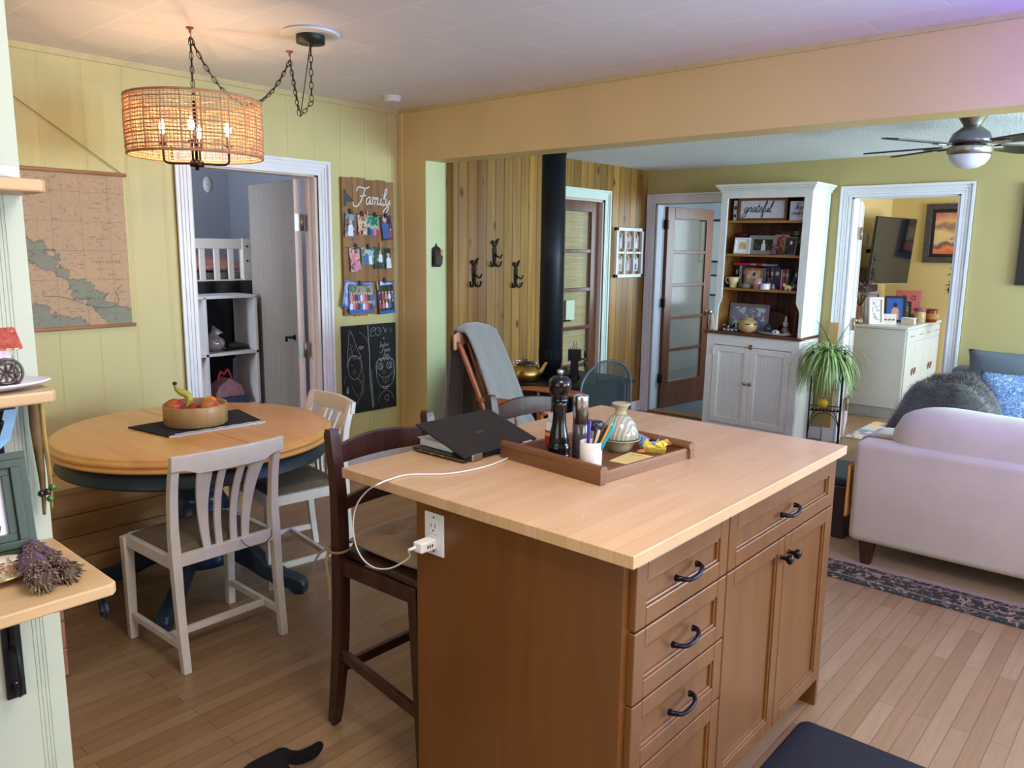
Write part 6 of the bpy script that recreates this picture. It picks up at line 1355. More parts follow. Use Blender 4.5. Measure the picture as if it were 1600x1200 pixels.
t = thing('wire_ornament', 'curled wire ornament in front of the pink card, second hutch shelf', 'ornament', M=HMx(.53, z2, -.075))
bb = bmn(); tube(bb, [(.055*math.cos(a), .0+.075*math.sin(a), 0) for a in [PI*i/14 for i in range(15)]], .004, 6); obj('outer_arc', bb, mat('rusty_wire', (96, 64, 44), .6, .4), t)
bb = bmn(); tube(bb, [(.036*math.cos(a), .0+.05*math.sin(a), 0) for a in [PI*i/14 for i in range(15)]], .004, 6); tube(bb, [(-.058, .003, 0), (.058, .003, 0)], .004, 6); obj('inner_arc', bb, mat('rusty_wire', (96, 64, 44)), t)
for i, (u, h, c) in enumerate(((.44, .155, (60, 50, 60)), (.462, .150, (90, 84, 90)), (.484, .158, (44, 40, 44)), (.505, .150, (206, 150, 60)), (.545, .155, (190, 60, 50)), (.565, .150, (220, 200, 160)), (.586, .15, (150, 60, 44)), (.607, .158, (60, 54, 50)), (.63, .15, (100, 86, 60)), (.652, .155, (160, 130, 90)))):
    book('%s spine of the standing row behind the frames, second hutch shelf' % ('plum', 'grey', 'charcoal', 'golden', 'red', 'cream', 'rust', 'umber', 'olive', 'tan')[i], u, z2, -.25, .018, h, .11, c)
for i, (v, u, L, c) in enumerate(((.160, .47, .20, (70, 60, 62)), (.172, .50, .17, (96, 86, 84)), (.184, .48, .19, (56, 52, 52)))):
    book('%s book lying flat on the standing row, second hutch shelf' % ('lowest dark', 'middle grey', 'topmost black')[i], u, z2+v, -.24, .011, -L, .10, c, flat=True)
for i, (u, h, c) in enumerate(((.695, .175, (120, 104, 90)), (.715, .195, (92, 84, 84)), (.735, .185, (60, 56, 60)))):
    book('%s tall book at the right end of the second hutch shelf' % ('tan', 'grey', 'dark')[i], u, z2, -.12, .016, h, .15, c)
# third shelf
book('red and white horizontal book lying across the upright row, third hutch shelf', .115, z3+.186, -.18, .022, -.25, .12, (186, 26, 40), flat=True)
book('pale violet spine book lying right of the red one, third hutch shelf', .37, z3+.186, -.18, .018, -.09, .12, (150, 150, 190), flat=True)
for i, (u, th_, h, c) in enumerate(((.115, .03, .182, (30, 30, 40)), (.15, .028, .184, (200, 196, 190)), (.185, .03, .183, (60, 70, 140)), (.22, .025, .18, (40, 50, 100)), (.25, .03, .175, (110, 90, 80)), (.37, .026, .17, (150, 150, 170)), (.40, .022, .175, (90, 84, 110)))):
    book('%s upright book in the left row on the third hutch shelf' % ('near-black', 'off-white', 'royal blue', 'navy blue', 'taupe', 'pale grey', 'mauve')[i], u, z3, -.22, th_, h, .12, c)
for i, (u, th_, h, c) in enumerate(((.455, .032, .180, (84, 78, 100)), (.49, .05, .182, (56, 50, 80)), (.545, .014, .165, (206, 196, 180)), (.56, .022, .170, (176, 34, 36)), (.585, .03, .170, (110, 106, 112)))):
    book('%s book right of the sepia portrait, third hutch shelf' % ('grey-violet', 'thick dark violet', 'thin cream', 'bright red', 'mid grey')[i], u, z3, -.16, th_, h, .14, c)
book('blue book leaning to the right on the third hutch shelf', .640, z3+.002, -.14, .024, .182, .14, (50, 60, 120), lean=-.22)
book('large dark hardcover leaning face out, third hutch shelf', .705, z3+.002, -.20, .018, .175, .15, (40, 40, 52), lean=-.05)
pframe('picture_frame', 'sepia portrait of a dark-haired person in a gold-brown frame, third hutch shelf', HMx(.335, z3, -.105, .05, .12), .155, .168, mat('antique_gold_frame', (150, 112, 66), .45, .4, var=.12, scale=30), .018, photo('sepia_portrait', [(190, 160, 130), (206, 176, 146), (180, 150, 120)], 2), figs=[(.0, .02, .72, 1, 2)])
def hl(name, label, category, u, v, w, body, parts_=None, group=None):
    return thing(name, label, category, M=HMx(u, v, w) @ Matrix.Rotation(-PI/2, 4, 'X'), group=group)
t = hl('jug', 'cream jug with a round handle at the left of the third hutch shelf', 'jug', .175, z3, -.075, None)
bb = bmn(); lathe(bb, [(0, 0), (.026, 0), (.030, .01), (.030, .04), (.042, .06), (.042, .088), (.038, .088), (.036, .06), (0, .05)], 24); obj('jug_body', bb, CREAM, t)
bb = bmn(); tube(bb, cat([(-.040, 0, .082), (-.066, 0, .080), (-.070, 0, .055), (-.054, 0, .035), (-.03, 0, .036)], 5), .006, 8); obj('handle', bb, CREAM, t)
bb = bmn(); prism(bb, [(.038, .07), (.056, .09), (.038, .09)], -.012, .012, Matrix(((1, 0, 0, 0), (0, 0, 1, 0), (0, 1, 0, 0), (0, 0, 0, 1)))); obj('spout', bb, CREAM, t)
t = hl('stone_dish', 'low grey stone dish between the jug and the pink glass, third hutch shelf', 'dish', .29, z3, -.065, None)
bb = bmn(); lathe(bb, [(0, 0), (.038, 0), (.050, .015), (.044, .036), (0, .042)], 20); obj('stone_body', bb, mat('grey_stone', (104, 104, 88), .7, var=.2, scale=30), t)
bb = bmn(); lathe(bb, [(.02, .040), (.018, .046), (0, .048)], 12); obj('stone_top', bb, mat('grey_stone_top', (120, 118, 104), .7, var=.2), t)
t = hl('candle_glass', 'pink lustre candle glass on the third hutch shelf', 'candle', .39, z3, -.07, None)
bb = bmn(); lathe(bb, [(0, .003), (.032, .003), (.036, .088), (.0375, .088), (.034, 0), (0, 0)], 24); obj('glass', bb, mat('pink_lustre_glass', (196, 150, 156), .12, .3, var=.06), t)
bb = bmn(); lathe(bb, [(0, .004), (.031, .004), (.034, .05), (0, .052)], 20); obj('wax', bb, mat('pink_wax', (206, 160, 160), .5), t)
t = hl('candle_tin', 'low white tin right of the pink candle glass, third hutch shelf', 'candle', .465, z3, -.055, None)
bb = bmn(); lathe(bb, [(.038, 0), (.039, .002), (.039, .036), (.038, .038)], 28); obj('tin_body', bb, mat('white_tin', (220, 222, 228), .35, var=.03), t)
bb = bmn(); lathe(bb, [(.040, .036), (.0405, .037), (.0405, .046), (.039, .048), (0, .048)], 28); obj('lid', bb, mat('white_tin_lid', (206, 210, 220), .35), t)
t = hl('lidded_bottle', 'small amber bottle behind the white tin, third hutch shelf', 'bottle', .46, z3, -.125, None)
bb = bmn(); lathe(bb, [(0, 0), (.024, 0), (.026, .03), (.022, .05), (.008, .065), (.007, .08)], 18); obj('bottle_body', bb, mat('amber_glass', (150, 84, 34), .15, var=.05), t)
bb = bmn(); lathe(bb, [(.01, .08), (.010, .09), (0, .10)], 12); obj('stopper', bb, BRASS, t)
t = hl('crystal', 'small grey glass crystal right of the white tin, third hutch shelf', 'ornament', .525, z3, -.07, None)
bb = bmn(); lathe(bb, [(.012, 0), (.018, .02), (.010, .045), (0, .052)], 6); obj('crystal_body', bb, mat('grey_crystal', (130, 126, 130), .15, var=.1), t)
bb = bmn(); lathe(bb, [(.016, 0), (.014, .006), (0, .006)], 6, T(.02, .01, 0)); obj('crystal_base', bb, mat('grey_crystal', (130, 126, 130)), t)
def critter(label, u, w, c, s=1.0, v=z3):
    t = hl('animal_figurine', label, 'figurine', u, v, w, None)
    bb = bmn(); tube(bb, [(-.028*s, 0, .022*s), (-.01*s, 0, .028*s), (.015*s, 0, .026*s), (.028*s, 0, .020*s)], [.012*s, .018*s, .017*s, .010*s], 12); obj('body', bb, c, t)
    bb = bmn(); ball(bb, (-.032*s, 0, .040*s), .014*s, sc=(1.1, .9, .9)); tube(bb, [(-.036*s, -.007*s, .048*s), (-.038*s, -.011*s, .062*s)], [.005*s, .001], 6); tube(bb, [(-.036*s, .007*s, .048*s), (-.038*s, .011*s, .062*s)], [.005*s, .001], 6); obj('head', bb, c, t)
    for x in (-.018, .016):
        for y in (-.010, .010): bb = bmn(); tube(bb, [(x*s, y*s, .022*s), (x*s, y*s, 0)], [.006*s, .005*s], 8); obj('leg', bb, c, t)
    bb = bmn(); tube(bb, cat([(.028*s, 0, .022*s), (.042*s, 0, .03*s), (.046*s, 0, .048*s)], 3), [.005*s, .002*s], 6); obj('tail', bb, c, t)
critter('cream cat-like figurine at the right front of the third hutch shelf', .655, -.06, CREAM)
critter('grey elephant-like figurine at the far right of the third hutch shelf', .715, -.10, mat('pewter_grey', (84, 84, 92), .5, var=.15), 1.25)
t = hl('lantern', 'small black lantern at the left end of the third hutch shelf', 'lantern', .105, z3, -.15, None)
bb = bmn(); bx(bb, -.02, .02, -.02, .02, 0, .006); bx(bb, -.02, .02, -.02, .02, .07, .076); 
for x in (-.018, .018):
    for y in (-.018, .018): bx(bb, x-.002, x+.002, y-.002, y+.002, 0, .07)
obj('lantern_cage', bb, BLACKM, t)
bb = bmn(); lathe(bb, [(.022, .076), (.008, .095), (0, .10)], 12); obj('lantern_roof', bb, BLACKM, t)
# bottom opening
pframe('picture_frame', 'large grey frame with a bluish outdoor photo on the hutch ledge', HMx(.265, z4, -.22, 0, .10), .355, .23, GRF, .030, photo('bluish_outdoor', [(60, 80, 110), (120, 150, 180), (160, 140, 170), (190, 230, 210)], 1.6), figs=[(-.05, .0, .5, 6), (.1, .0, .5, 3)])
t = hl('wooden_bowl', 'round tan carved gourd bowl with a lid on the hutch ledge', 'bowl', .325, z4, -.085, None)
TG = mat('gourd_tan', (186, 150, 98), .35, var=.1, scale=15, coat=.3)
bb = bmn(); lathe(bb, [(0, 0), (.045, 0), (.07, .02), (.082, .052), (.078, .085), (.060, .108), (.052, .112)], 32); obj('gourd_body', bb, TG, t)
bb = bmn(); lathe(bb, [(.050, .112), (.038, .124), (.015, .130), (0, .131)], 28); obj('gourd_lid', bb, TG, t)
bb = bmn()
for a in (-2.4, -1.2, -.3): bx(bb, .0795, .081, -.018, .018, .070, .080, T(0, 0, 0, rz=a))
obj('carved_slots', bb, mat('slot_shadow_brown', (60, 40, 24), .8, var=0), t)
for i, (u, w, h) in enumerate(((.085, -.10, .05), (.108, -.06, .046), (.130, -.11, .05), (.145, -.055, .045), (.168, -.09, .052), (.182, -.05, .048), (.205, -.08, .05), (.155, -.14, .06), (.195, -.13, .07), (.225, -.14, .06))):
    nth = ('leftmost, by the left stile', 'front row, first from the left', 'second back row', 'front row middle', 'middle behind the front row', 'front row, third', 'nearest the gourd bowl', 'rear left', 'tallest in the rear', 'rear right by the grey frame')[i]
    t = hl('oil_bottle', 'tiny dark essential oil bottle on the hutch ledge, %s' % nth, 'bottle', u+.02, z4, w, None, group='tiny oil bottles')
    bb = bmn(); lathe(bb, [(0, 0), (.0105, 0), (.0115, .003), (.0115, h*.55), (.006, h*.66)], 14); obj('bottle_body', bb, mat('dark_amber_glass', (40, 20, 14), .15, var=0), t)
    bb = bmn(); lathe(bb, [(.0117, h*.12), (.0118, h*.13), (.0118, h*.45), (.0117, h*.46)], 14); obj('label_band', bb, mat('oil_label_%d' % (i % 3), ((220, 216, 220), (200, 180, 190), (180, 190, 210))[i % 3], .5, var=0), t)
    bb = bmn(); lathe(bb, [(.0075, h*.66), (.008, h*.68), (.008, h), (0, h)], 12); obj('cap', bb, BLACK if i % 3 else WHITE, t)
t = hl('serving_plate', 'long white oval plate at the right of the hutch ledge', 'plate', .565, z4, -.08, None)
bb = bmn(); lathe(bb, [(0, .002), (.07, .002), (.10, .014), (.098, .017), (.07, .006), (0, .005)], 36, Matrix.Diagonal((1.45, .62, 1, 1))); obj('plate_body', bb, mat('ivory_china', (206, 204, 190), .25, var=.03), t)
bb = bmn(); tube(bb, [(.099*1.45*math.cos(2*PI*i/40), .099*.62*math.sin(2*PI*i/40), .0155) for i in range(40)], .0018, 5, closed=True); obj('plate_rim', bb, mat('grey_green_rim', (150, 160, 140), .3), t)
t = hl('shell', 'round white shell with a dark mark on the oval plate', 'shell', .575, z4+.008, -.075, None)
bb = bmn(); ball(bb, (0, 0, .014), .030, sc=(1.1, .9, .75)); obj('shell_body', bb, mat('white_shell', (222, 220, 206), .4, var=.04), t)
bb = bmn(); lathe(bb, [(.008, 0), (.006, .001), (0, .001)], 10, T(.008, -.026, .02, rx=PI/2)); obj('shell_mark', bb, mat('shell_mark', (60, 60, 58), .6), t)
t = hl('shell', 'flat tan shell at the right end of the oval plate', 'shell', .665, z4+.014, -.075, None)
bb = bmn(); ball(bb, (0, 0, .008), .024, sc=(1.2, .8, .45)); obj('shell_body', bb, mat('tan_shell', (150, 136, 110), .5, var=.1), t)
bb = bmn(); ball(bb, (.015, 0, .014), .009); obj('shell_whorl', bb, mat('tan_shell', (150, 136, 110)), t)
t = hl('glass_float', 'blue-green glass ball on the hutch ledge behind the plate', 'ornament', .475, z4, -.16, None)
bb = bmn(); ball(bb, (0, 0, .038), .038, seg=24); obj('glass_ball', bb, mat('teal_glass', (60, 96, 104), .08, var=.1, trans=.4), t)
bb = bmn(); lathe(bb, [(.016, .073), (.012, .084), (0, .084)], 12); obj('glass_seal', bb, mat('teal_seal', (50, 80, 88), .2), t)
t = hl('spray_bottle', 'small dropper bottle with a white pump on the hutch ledge', 'bottle', .615, z4, -.17, None)
bb = bmn(); lathe(bb, [(0, 0), (.030, 0), (.032, .004), (.030, .05), (.018, .066)], 20); obj('bottle_body', bb, mat('brown_tinted', (130, 100, 90), .2), t)
bb = bmn(); lathe(bb, [(.021, .066), (.022, .10), (.012, .11)], 16); obj('pump_collar', bb, mat('pump_grey', (180, 180, 184), .4), t)
bb = bmn(); lathe(bb, [(.012, .11), (.010, .13), (.006, .150), (0, .156)], 12); obj('pump_top', bb, WHITE, t)
pframe('picture_frame', 'brown arched frame leaning at the right rear of the hutch ledge', HMx(.71, z4, -.22, -.25, .08), .10, .20, BRF, .016, mat('dark_icon', (54, 40, 34), .5, var=.3))
t = hl('woven_fan', 'brown dried leaf fan standing behind the glass ball, hutch ledge', 'ornament', .47, z4, -.30, None)
for k in range(7): a = math.radians(60+k*10); bb = bmn(); bar(bb, (0, 0, .0), (.17*math.cos(a)*1.2, 0, .17*math.sin(a)), .004, .008, up=(0, 1, 0), w2=.030, h2=.004); obj('leaf_rib', bb, mat('dry_leaf', (90, 54, 36), .8, var=.2), t)

# ================================================================ PLANT STAND AND PLANT
t = thing('plant_stand', 'slender black wire plant stand with a low shelf beside the hutch', 'plant stand', (-2.155, 6.27, 0), math.radians(20))
for s in (-1, 1):
    for q in (-1, 1):
        bb = bmn(); tube(bb, [(s*.115, q*.10, 0), (s*.115, q*.10, .80)], .0055, 8); ball(bb, (s*.115, q*.10, .80), .010); obj('leg', bb, BLACKM, t)
        bb = bmn(); tube(bb, cat([(s*.115, q*.10, .14), (s*.10, q*.10, .24), (s*.06, q*.10, .305), (0, q*.10, .33)], 5), .003, 6); obj('arched_brace', bb, BLACKM, t); bb = bmn(); tube(bb, cat([(s*.115, q*.10, .48), (s*.10, q*.10, .57), (s*.06, q*.10, .64), (0, q*.10, .665)], 5), .003, 6); obj('arched_brace', bb, BLACKM, t)
for z in (.345, .66):
    bb = bmn(); tube(bb, [(-.115, -.10, z), (.115, -.10, z), (.115, .10, z), (-.115, .10, z)], .004, 6, closed=True)
    for k in range(7): tube(bb, [(-.115+.033*(k+.5), -.10, z), (-.115+.033*(k+.5), .10, z)], .0025, 6)
    obj('wire_shelf', bb, BLACKM, t)
    bb = bmn()
    for k in range(8): prism(bb, [(-.10+k*.026, -.016), (-.088+k*.026, .012), (-.076+k*.026, -.016)], -.1035, -.1015, Matrix(((1, 0, 0, 0), (0, 0, 1, 0), (0, 1, 0, z+.01), (0, 0, 0, 1))))
    obj('scroll_band', bb, BLACKM, t)
t = thing('spider_plant', 'bushy variegated spider plant in a pale pot on the wire stand', 'plant', (-2.155, 6.27, .666))
bb = bmn(); lathe(bb, [(0, 0), (.062, 0), (.080, .10), (.086, .105), (.086, .12), (.078, .12), (.07, .10), (0, .098)], 28); obj('pot', bb, mat('pale_pot', (196, 196, 184), .5, var=.05), t)
m, ns, ls, bs = nm('variegated_leaf'); bs.inputs['Roughness'].default_value = .45
oi = ns.new('ShaderNodeVertexColor') if False else None
LFM = mat('spider_leaf_green', (104, 142, 62), .45, var=.25, scale=25); LFC = mat('spider_leaf_cream', (206, 216, 160), .45, var=.08)
rp_ = random.Random(12)
bb = bmn(); nL = 330
for k in range(nL):
    a = rp_.uniform(0, 2*PI); L = rp_.uniform(.20, .44); el = rp_.uniform(.05, 1.15); w = rp_.uniform(.006, .010)
    p = Vector((rp_.uniform(-.03, .03), rp_.uniform(-.03, .03), .11)); v = Vector((math.cos(a)*math.cos(el), math.sin(a)*math.cos(el), math.sin(el))); side = Vector((-math.sin(a), math.cos(a), 0)); n = 9; prev = None
    grav = rp_.uniform(.28, .50) if rp_.random() > .06 else .10
    for i in range(n+1):
        f = i/n; ww = w*(1-f**2.2)+.0008
        row = [bb.verts.new(p+side*ww*e+Vector((0, 0, .003*abs(e)))) for e in (-1, -.35, .35, 1)]
        if prev:
            for q in range(3): fc = bb.faces.new((prev[q], prev[q+1], row[q+1], row[q])); fc.material_index = 1 if q == 1 else 0
        prev = row
        v = (v+Vector((0, 0, -grav))).normalized(); p = p+v*L/n
        if (p.x**2+p.y**2)**.5 < .10 and p.z < .12: p += Vector((math.cos(a), math.sin(a), 0))*.012
o = obj('foliage', bb, [LFM, LFC], t); o['kind'] = 'stuff'
bb = bmn()
for k in range(5):
    a = (-.9, -.3, .4, 2.5, -1.6)[k]; end = Vector((.20*math.cos(a), .20*math.sin(a), -.14-.05*k % .1)); tube(bb, cat([(0, 0, .12), (.12*math.cos(a), .12*math.sin(a), .16), (.20*math.cos(a), .20*math.sin(a), .03), end], 5), .002, 5)
    for j in range(16):
        b_ = rp_.uniform(0, 6.28); d = Vector((math.cos(b_), math.sin(b_), rp_.uniform(-.8, .4)))*rp_.uniform(.04, .09); s_ = d.cross(Vector((0, 0, 1))).normalized()*.004
        bb.faces.new([bb.verts.new(end+s_), bb.verts.new(end-s_), bb.verts.new(end+d)])
obj('plantlets', bb, LFM, t)
t = thing('gourd', 'small round yellow gourd on the low shelf of the plant stand', 'gourd', (-2.165, 6.25, .350))
bb = bmn(); ball(bb, (0, 0, .036), .038, seg=18); obj('gourd_body', bb, mat('bright_yellow', (236, 186, 20), .4, var=.05), t)
bb = bmn(); tube(bb, [(0, 0, .07), (.004, 0, .084)], .004, 6); obj('stem', bb, mat('stem_brown', (80, 60, 36)), t)
t = thing('draft_stopper', 'tall narrow tan board strip standing behind the plant stand', 'board', (-2.245, 6.60, 0))
bb = bmn(); bx(bb, -.035, .035, 0, .015, .12, 1.0); obj('strip', bb, mat('tan_strip', (176, 140, 84), .7, var=.08), t)
bb = bmn(); bx(bb, -.03, .03, -.004, .0, .0, .12); obj('white_foot', bb, WHITE, t)

# ================================================================ CEILING FAN
FC = Vector((-1.04, 4.94, 0))
t = thing('ceiling_fan', 'brushed nickel ceiling fan with dark blades and a white glass bowl', 'ceiling fan', (FC.x, FC.y, ZL))
bb = bmn(); lathe(bb, [(0, 0), (.078, 0), (.078, -.012), (.070, -.022), (.045, -.062), (.040, -.075)], 32); obj('canopy', bb, NICKEL, t)
bb = bmn(); lathe(bb, [(.030, -.068), (.050, -.075), (.088, -.105), (.104, -.14), (.105, -.160), (.0, -.160)], 40); obj('motor_housing', bb, mat('motor_nickel', (130, 130, 136), .35, 1, var=.04), t)
bb = bmn(); lathe(bb, [(.085, -.160), (.085, -.178), (.0, -.178)], 32); obj('blade_hub', bb, BLACK, t)
bb = bmn(); lathe(bb, [(.110, -.178), (.112, -.182), (.110, -.212), (.100, -.222), (.0, -.222)], 40); obj('light_band', bb, NICKEL, t)
bb = bmn(); lathe(bb, [(.102, -.216), (.098, -.24), (.080, -.266), (.05, -.284), (.0, -.292)], 40); obj('glass_bowl', bb, mat('frosted_bowl', (224, 228, 236), .35, var=0), t)
zb = ZL-.168
angs = []
for px, py in ((1402, 217), (1402, 244)):
    p = at(px, py, 2, zb); angs.append(math.atan2(p.y-FC.y, p.x-FC.x))
base = angs[0]
DB = wood('fan_blade_walnut', (62, 52, 46), (44, 36, 32), 0, 7, .4)
for a in (base, angs[1], base+PI*1.02, base+1.5*PI+.35, base+.5*PI):
    M = Matrix.Rotation(a, 4, 'Z') @ Matrix.Rotation(math.radians(-8), 4, 'X')
    bb = bmn(); out = [(.16, -.045), (.30, -.062), (.48, -.070), (.56, -.055), (.585, 0), (.56, .055), (.48, .070), (.30, .062), (.16, .045)]; prism(bb, out, -.171, -.163, M); bl = obj('fan_blade', bb, DB, t, .002)
    bb = bmn(); prism(bb, [(.075, -.016), (.14, -.010), (.19, -.034), (.23, -.022), (.25, 0), (.23, .022), (.19, .034), (.14, .010), (.075, .016)], -.178, -.1715, M); obj('blade_bracket', bb, NICKEL, bl, .002)

# ================================================================ SOFA (back towards the camera)
SF = mat('beige_microsuede', (192, 178, 164), .85, var=.06, scale=5, bump=.15, bscale=25, sheen=.35)
t = thing('sofa', 'beige microsuede sofa seen from behind, on dark tapered legs', 'sofa', (-1.215, 4.0, 0))
def cush(dims, r=.05, m=SF, name='cushion', n=3):
    bb = bmn(); bx(bb, *dims); o = obj(name, bb, m, t); md = o.modifiers.new('b', 'BEVEL'); md.width = r; md.segments = n+1; 
    for p in o.data.polygons: p.use_smooth = True
    return o
cush((0, 2.2, 0, .16, .13, .645), .035, name='back_frame'); cush((.0, .17, .161, .93, .13, .60), .05, name='arm'); cush((2.03, 2.2, .161, .93, .13, .60), .05, name='arm')
cush((.171, 2.029, .161, .90, .13, .34), .02, name='seat_base')
for k in range(2): cush((.175+k*.93, 1.10+k*.93, .20, .92, .342, .47), .05, name='seat_cushion')
def roll(name, x0, x1, y0, y1, z0, z1, m):
    bb = bmn(); n = 26; k = 20; g = []
    for i in range(n+1):
        u = i/n; e = (1-abs(2*u-1)**5)**.5 if 0 < u < 1 else 0.02; sl = .012*math.sin(u*9)
        g.append([bb.verts.new((x0+(x1-x0)*u, (y0+y1)/2+(y1-y0)/2*(.25+.75*e)*math.copysign(abs(math.cos(2*PI*j/k))**.7, math.cos(2*PI*j/k)), (z0+z1)/2+(z1-z0)/2*(.30+.70*e)*math.copysign(abs(math.sin(2*PI*j/k))**.7, math.sin(2*PI*j/k))+sl*.5)) for j in range(k)])
    for i in range(n):
        for j in range(k): bb.faces.new((g[i][j], g[i][(j+1) % k], g[i+1][(j+1) % k], g[i+1][j]))
    bb.faces.new(g[0]); bb.faces.new(g[-1][::-1])
    return obj(name, bb, m, t, smooth=True)
roll('back_cushion', .13, 1.12, .05, .36, .46, .825, SF); roll('back_cushion', 1.10, 2.08, .05, .36, .46, .82, SF)
for x in (.05, 2.10):
    for y in (.03, .85): bb = bmn(); bx(bb, x, x+.07, y, y+.07, .131, 0, taper=.62); obj('leg', bb, DARKW, t, .003)
# knitted throw over the left arm
t2 = thing('knit_throw', 'orange knitted throw with grey-brown top hanging over the left sofa arm', 'blanket', (-1.215, 4.0, 0))
def sheet(nm_, pts, y0, y1, m, par, th=.012, amp=.006, ny=10):
    P_ = cat([(x, 0, z) for x, z in pts], 4); bb = bmn(); g = []
    for i, q in enumerate(P_): g.append([bb.verts.new((q.x+amp*math.sin(j*1.7+i*.3), y0+(y1-y0)*j/ny, q.z+amp*.4*math.sin(j*2.1))) for j in range(ny+1)])
    for i in range(len(P_)-1):
        for j in range(ny): bb.faces.new((g[i][j], g[i+1][j], g[i+1][j+1], g[i][j+1]))
    return obj(nm_, bb, m, par, smooth=True, solid=th)
sheet('knit_cloth', [(-.026, .24), (-.028, .35), (-.026, .50)], .02, .42, mat('orange_knit', (206, 146, 72), .95, var=.15, scale=80, bump=.8, bscale=120), t2)
sheet('upper_cloth', [(-.034, .47), (-.036, .56), (-.010, .622), (.06, .632), (.13, .625), (.16, .60)], .185, .46, mat('grey_brown_plush', (150, 118, 100), .95, var=.12, scale=40, sheen=.4), t2)
# ottoman, rug
t = thing('storage_ottoman', 'dark brown storage box with a navy top beyond the sofa arm', 'ottoman', (-1.50, 4.32, 0.009))
bb = bmn(); bx(bb, -.17, .17, 0, .40, 0, .30); obj('box', bb, mat('dark_brown_leather', (52, 42, 40), .5, var=.1), t, .01)
bb = bmn(); bx(bb, -.175, .175, -.005, .405, .302, .345); obj('lid', bb, mat('navy_lid', (36, 42, 62), .5, var=.08), t, .012)
m, ns, ls, bs = nm('persian_rug'); bs.inputs['Roughness'].default_value = .95
tc = ns.new('ShaderNodeTexCoord'); sp = ns.new('ShaderNodeSeparateXYZ'); ls.new(tc.outputs['Object'], sp.inputs[0])
def mth(op, a, bv):
    n = ns.new('ShaderNodeMath'); n.operation = op
    for i, v in enumerate((a, bv)):
        if isinstance(v, (int, float)): n.inputs[i].default_value = v
        elif v is not None: ls.new(v, n.inputs[i])
    return n.outputs[0]
ex = mth('SUBTRACT', 1.9, mth('ABSOLUTE', sp.outputs[0], None)); ey = mth('SUBTRACT', 1.05, mth('ABSOLUTE', sp.outputs[1], None)); ed = mth('MINIMUM', ex, ey)
rr = ns.new('ShaderNodeValToRGB'); rr.color_ramp.interpolation = 'CONSTANT'; e = rr.color_ramp.elements; e[0].position = 0; e[0].color = lin((40, 50, 44)); e[1].position = .045; e[1].color = lin((120, 104, 80))
for p_, c_ in ((.06, (50, 46, 38)), (.17, (120, 104, 80)), (.185, (44, 50, 46)), (.22, (166, 140, 116))): q = e.new(p_); q.color = lin(c_)
ls.new(ed, rr.inputs[0])
vo = N(ns, 'ShaderNodeTexNoise', Scale=26.0, Detail=3.0, Distortion=1.5); ls.new(tc.outputs['Object'], vo.inputs['Vector'])
gt = mth('GREATER_THAN', vo.outputs['Fac'], .56); fac = mth('MULTIPLY', gt, .75)
mx = N(ns, 'ShaderNodeMix', data_type='RGBA'); ls.new(fac, mx.inputs['Factor']); ls.new(rr.outputs[0], mx.inputs['A']); mx.inputs['B'].default_value = lin((168, 146, 116)); ls.new(mx.outputs['Result'], bs.inputs['Base Color'])
bb = bmn(); bx(bb, -1.9, 1.9, -1.05, 1.05, 0, .008); o = obj('area_rug', bb, m, None, .003); o.location = (.1, 4.83, .0005); tag(o, 'patterned rug with a dark teal border under the beige sofa', 'rug')

# ================================================================ GREY SOFA BY THE FAR WALL
t = thing('sofa', 'grey-blue sofa against the far wall behind the beige sofa', 'sofa', (-1.32, 5.62, 0))
GS = mat('slate_fabric', (104, 110, 114), .9, var=.08, scale=60, bump=.15, bscale=150)
bb = bmn(); bx(bb, .25, 2.4, .0, .92, .10, .36); obj('seat_base', bb, GS, t, .02)
for k in range(3): cush((.26+k*.71, .95+k*.71, .02, .72, .362, .47), .04, GS, 'seat_cushion')
cush((.0, 2.4, .76, .95, .10, .76), .05, GS, 'back_frame')
cush((.0, .24, .0, .755, .10, .62), .06, GS, 'arm')
for k in range(3): o = cush((.26+k*.71, .94+k*.71, .56, .76, .475, .86), .06, GS, 'back_cushion')
for x in (.03, 2.3):
    for y in (.05, .85): bb = bmn(); bx(bb, x, x+.05, y, y+.05, 0, .10); obj('leg', bb, DARKW, t)
# fur throw
t = thing('fur_throw', 'dark grey faux fur throw heaped over the left arm of the grey sofa', 'blanket', (-1.10, 5.52, 0))
bb = bmn(); n = 26; g = []
def furz(u, v):
    e = max(0, 1-abs(u)**3.2)*max(0, 1-abs(v)**3.2)
    return .34+.44*e**.45+.018*math.sin(9*v+2*u)+.012*math.sin(7*u)
for i in range(n+1):
    g.append([]);
    for j in range(n+1):
        u, v = i/n*2-1, j/n*2-1; g[-1].append(bb.verts.new((u*.28*(1-.12*v), v*.44, furz(u, v))))
for i in range(n):
    for j in range(n): bb.faces.new((g[i][j], g[i+1][j], g[i+1][j+1], g[i][j+1]))
obj('throw_cloth', bb, mat('fur_grey', (62, 60, 58), .98, var=.3, scale=12, sheen=.7), t, smooth=True, solid=.02)
bb = bmn(); rf = random.Random(8)
for k in range(15000):
    u, v = rf.uniform(-1, 1), rf.uniform(-1, 1); z = furz(u, v); p = Vector((u*.28*(1-.12*v), v*.44, z+.008))
    nx = Vector((u*.9, v*.6, 1)).normalized(); d = (nx*.7+Vector((rf.uniform(-.6, .6), rf.uniform(-.8, .1), -.35))).normalized()*rf.uniform(.022, .042); s_ = Vector((rf.uniform(-1, 1), rf.uniform(-1, 1), 0)).normalized()*.0018
    fc = bb.faces.new([bb.verts.new(p+s_), bb.verts.new(p-s_), bb.verts.new(p+d)]); fc.material_index = rf.choice((0, 0, 1, 2)) if math.sin(9*v+2*u) < .4 else rf.choice((1, 2))
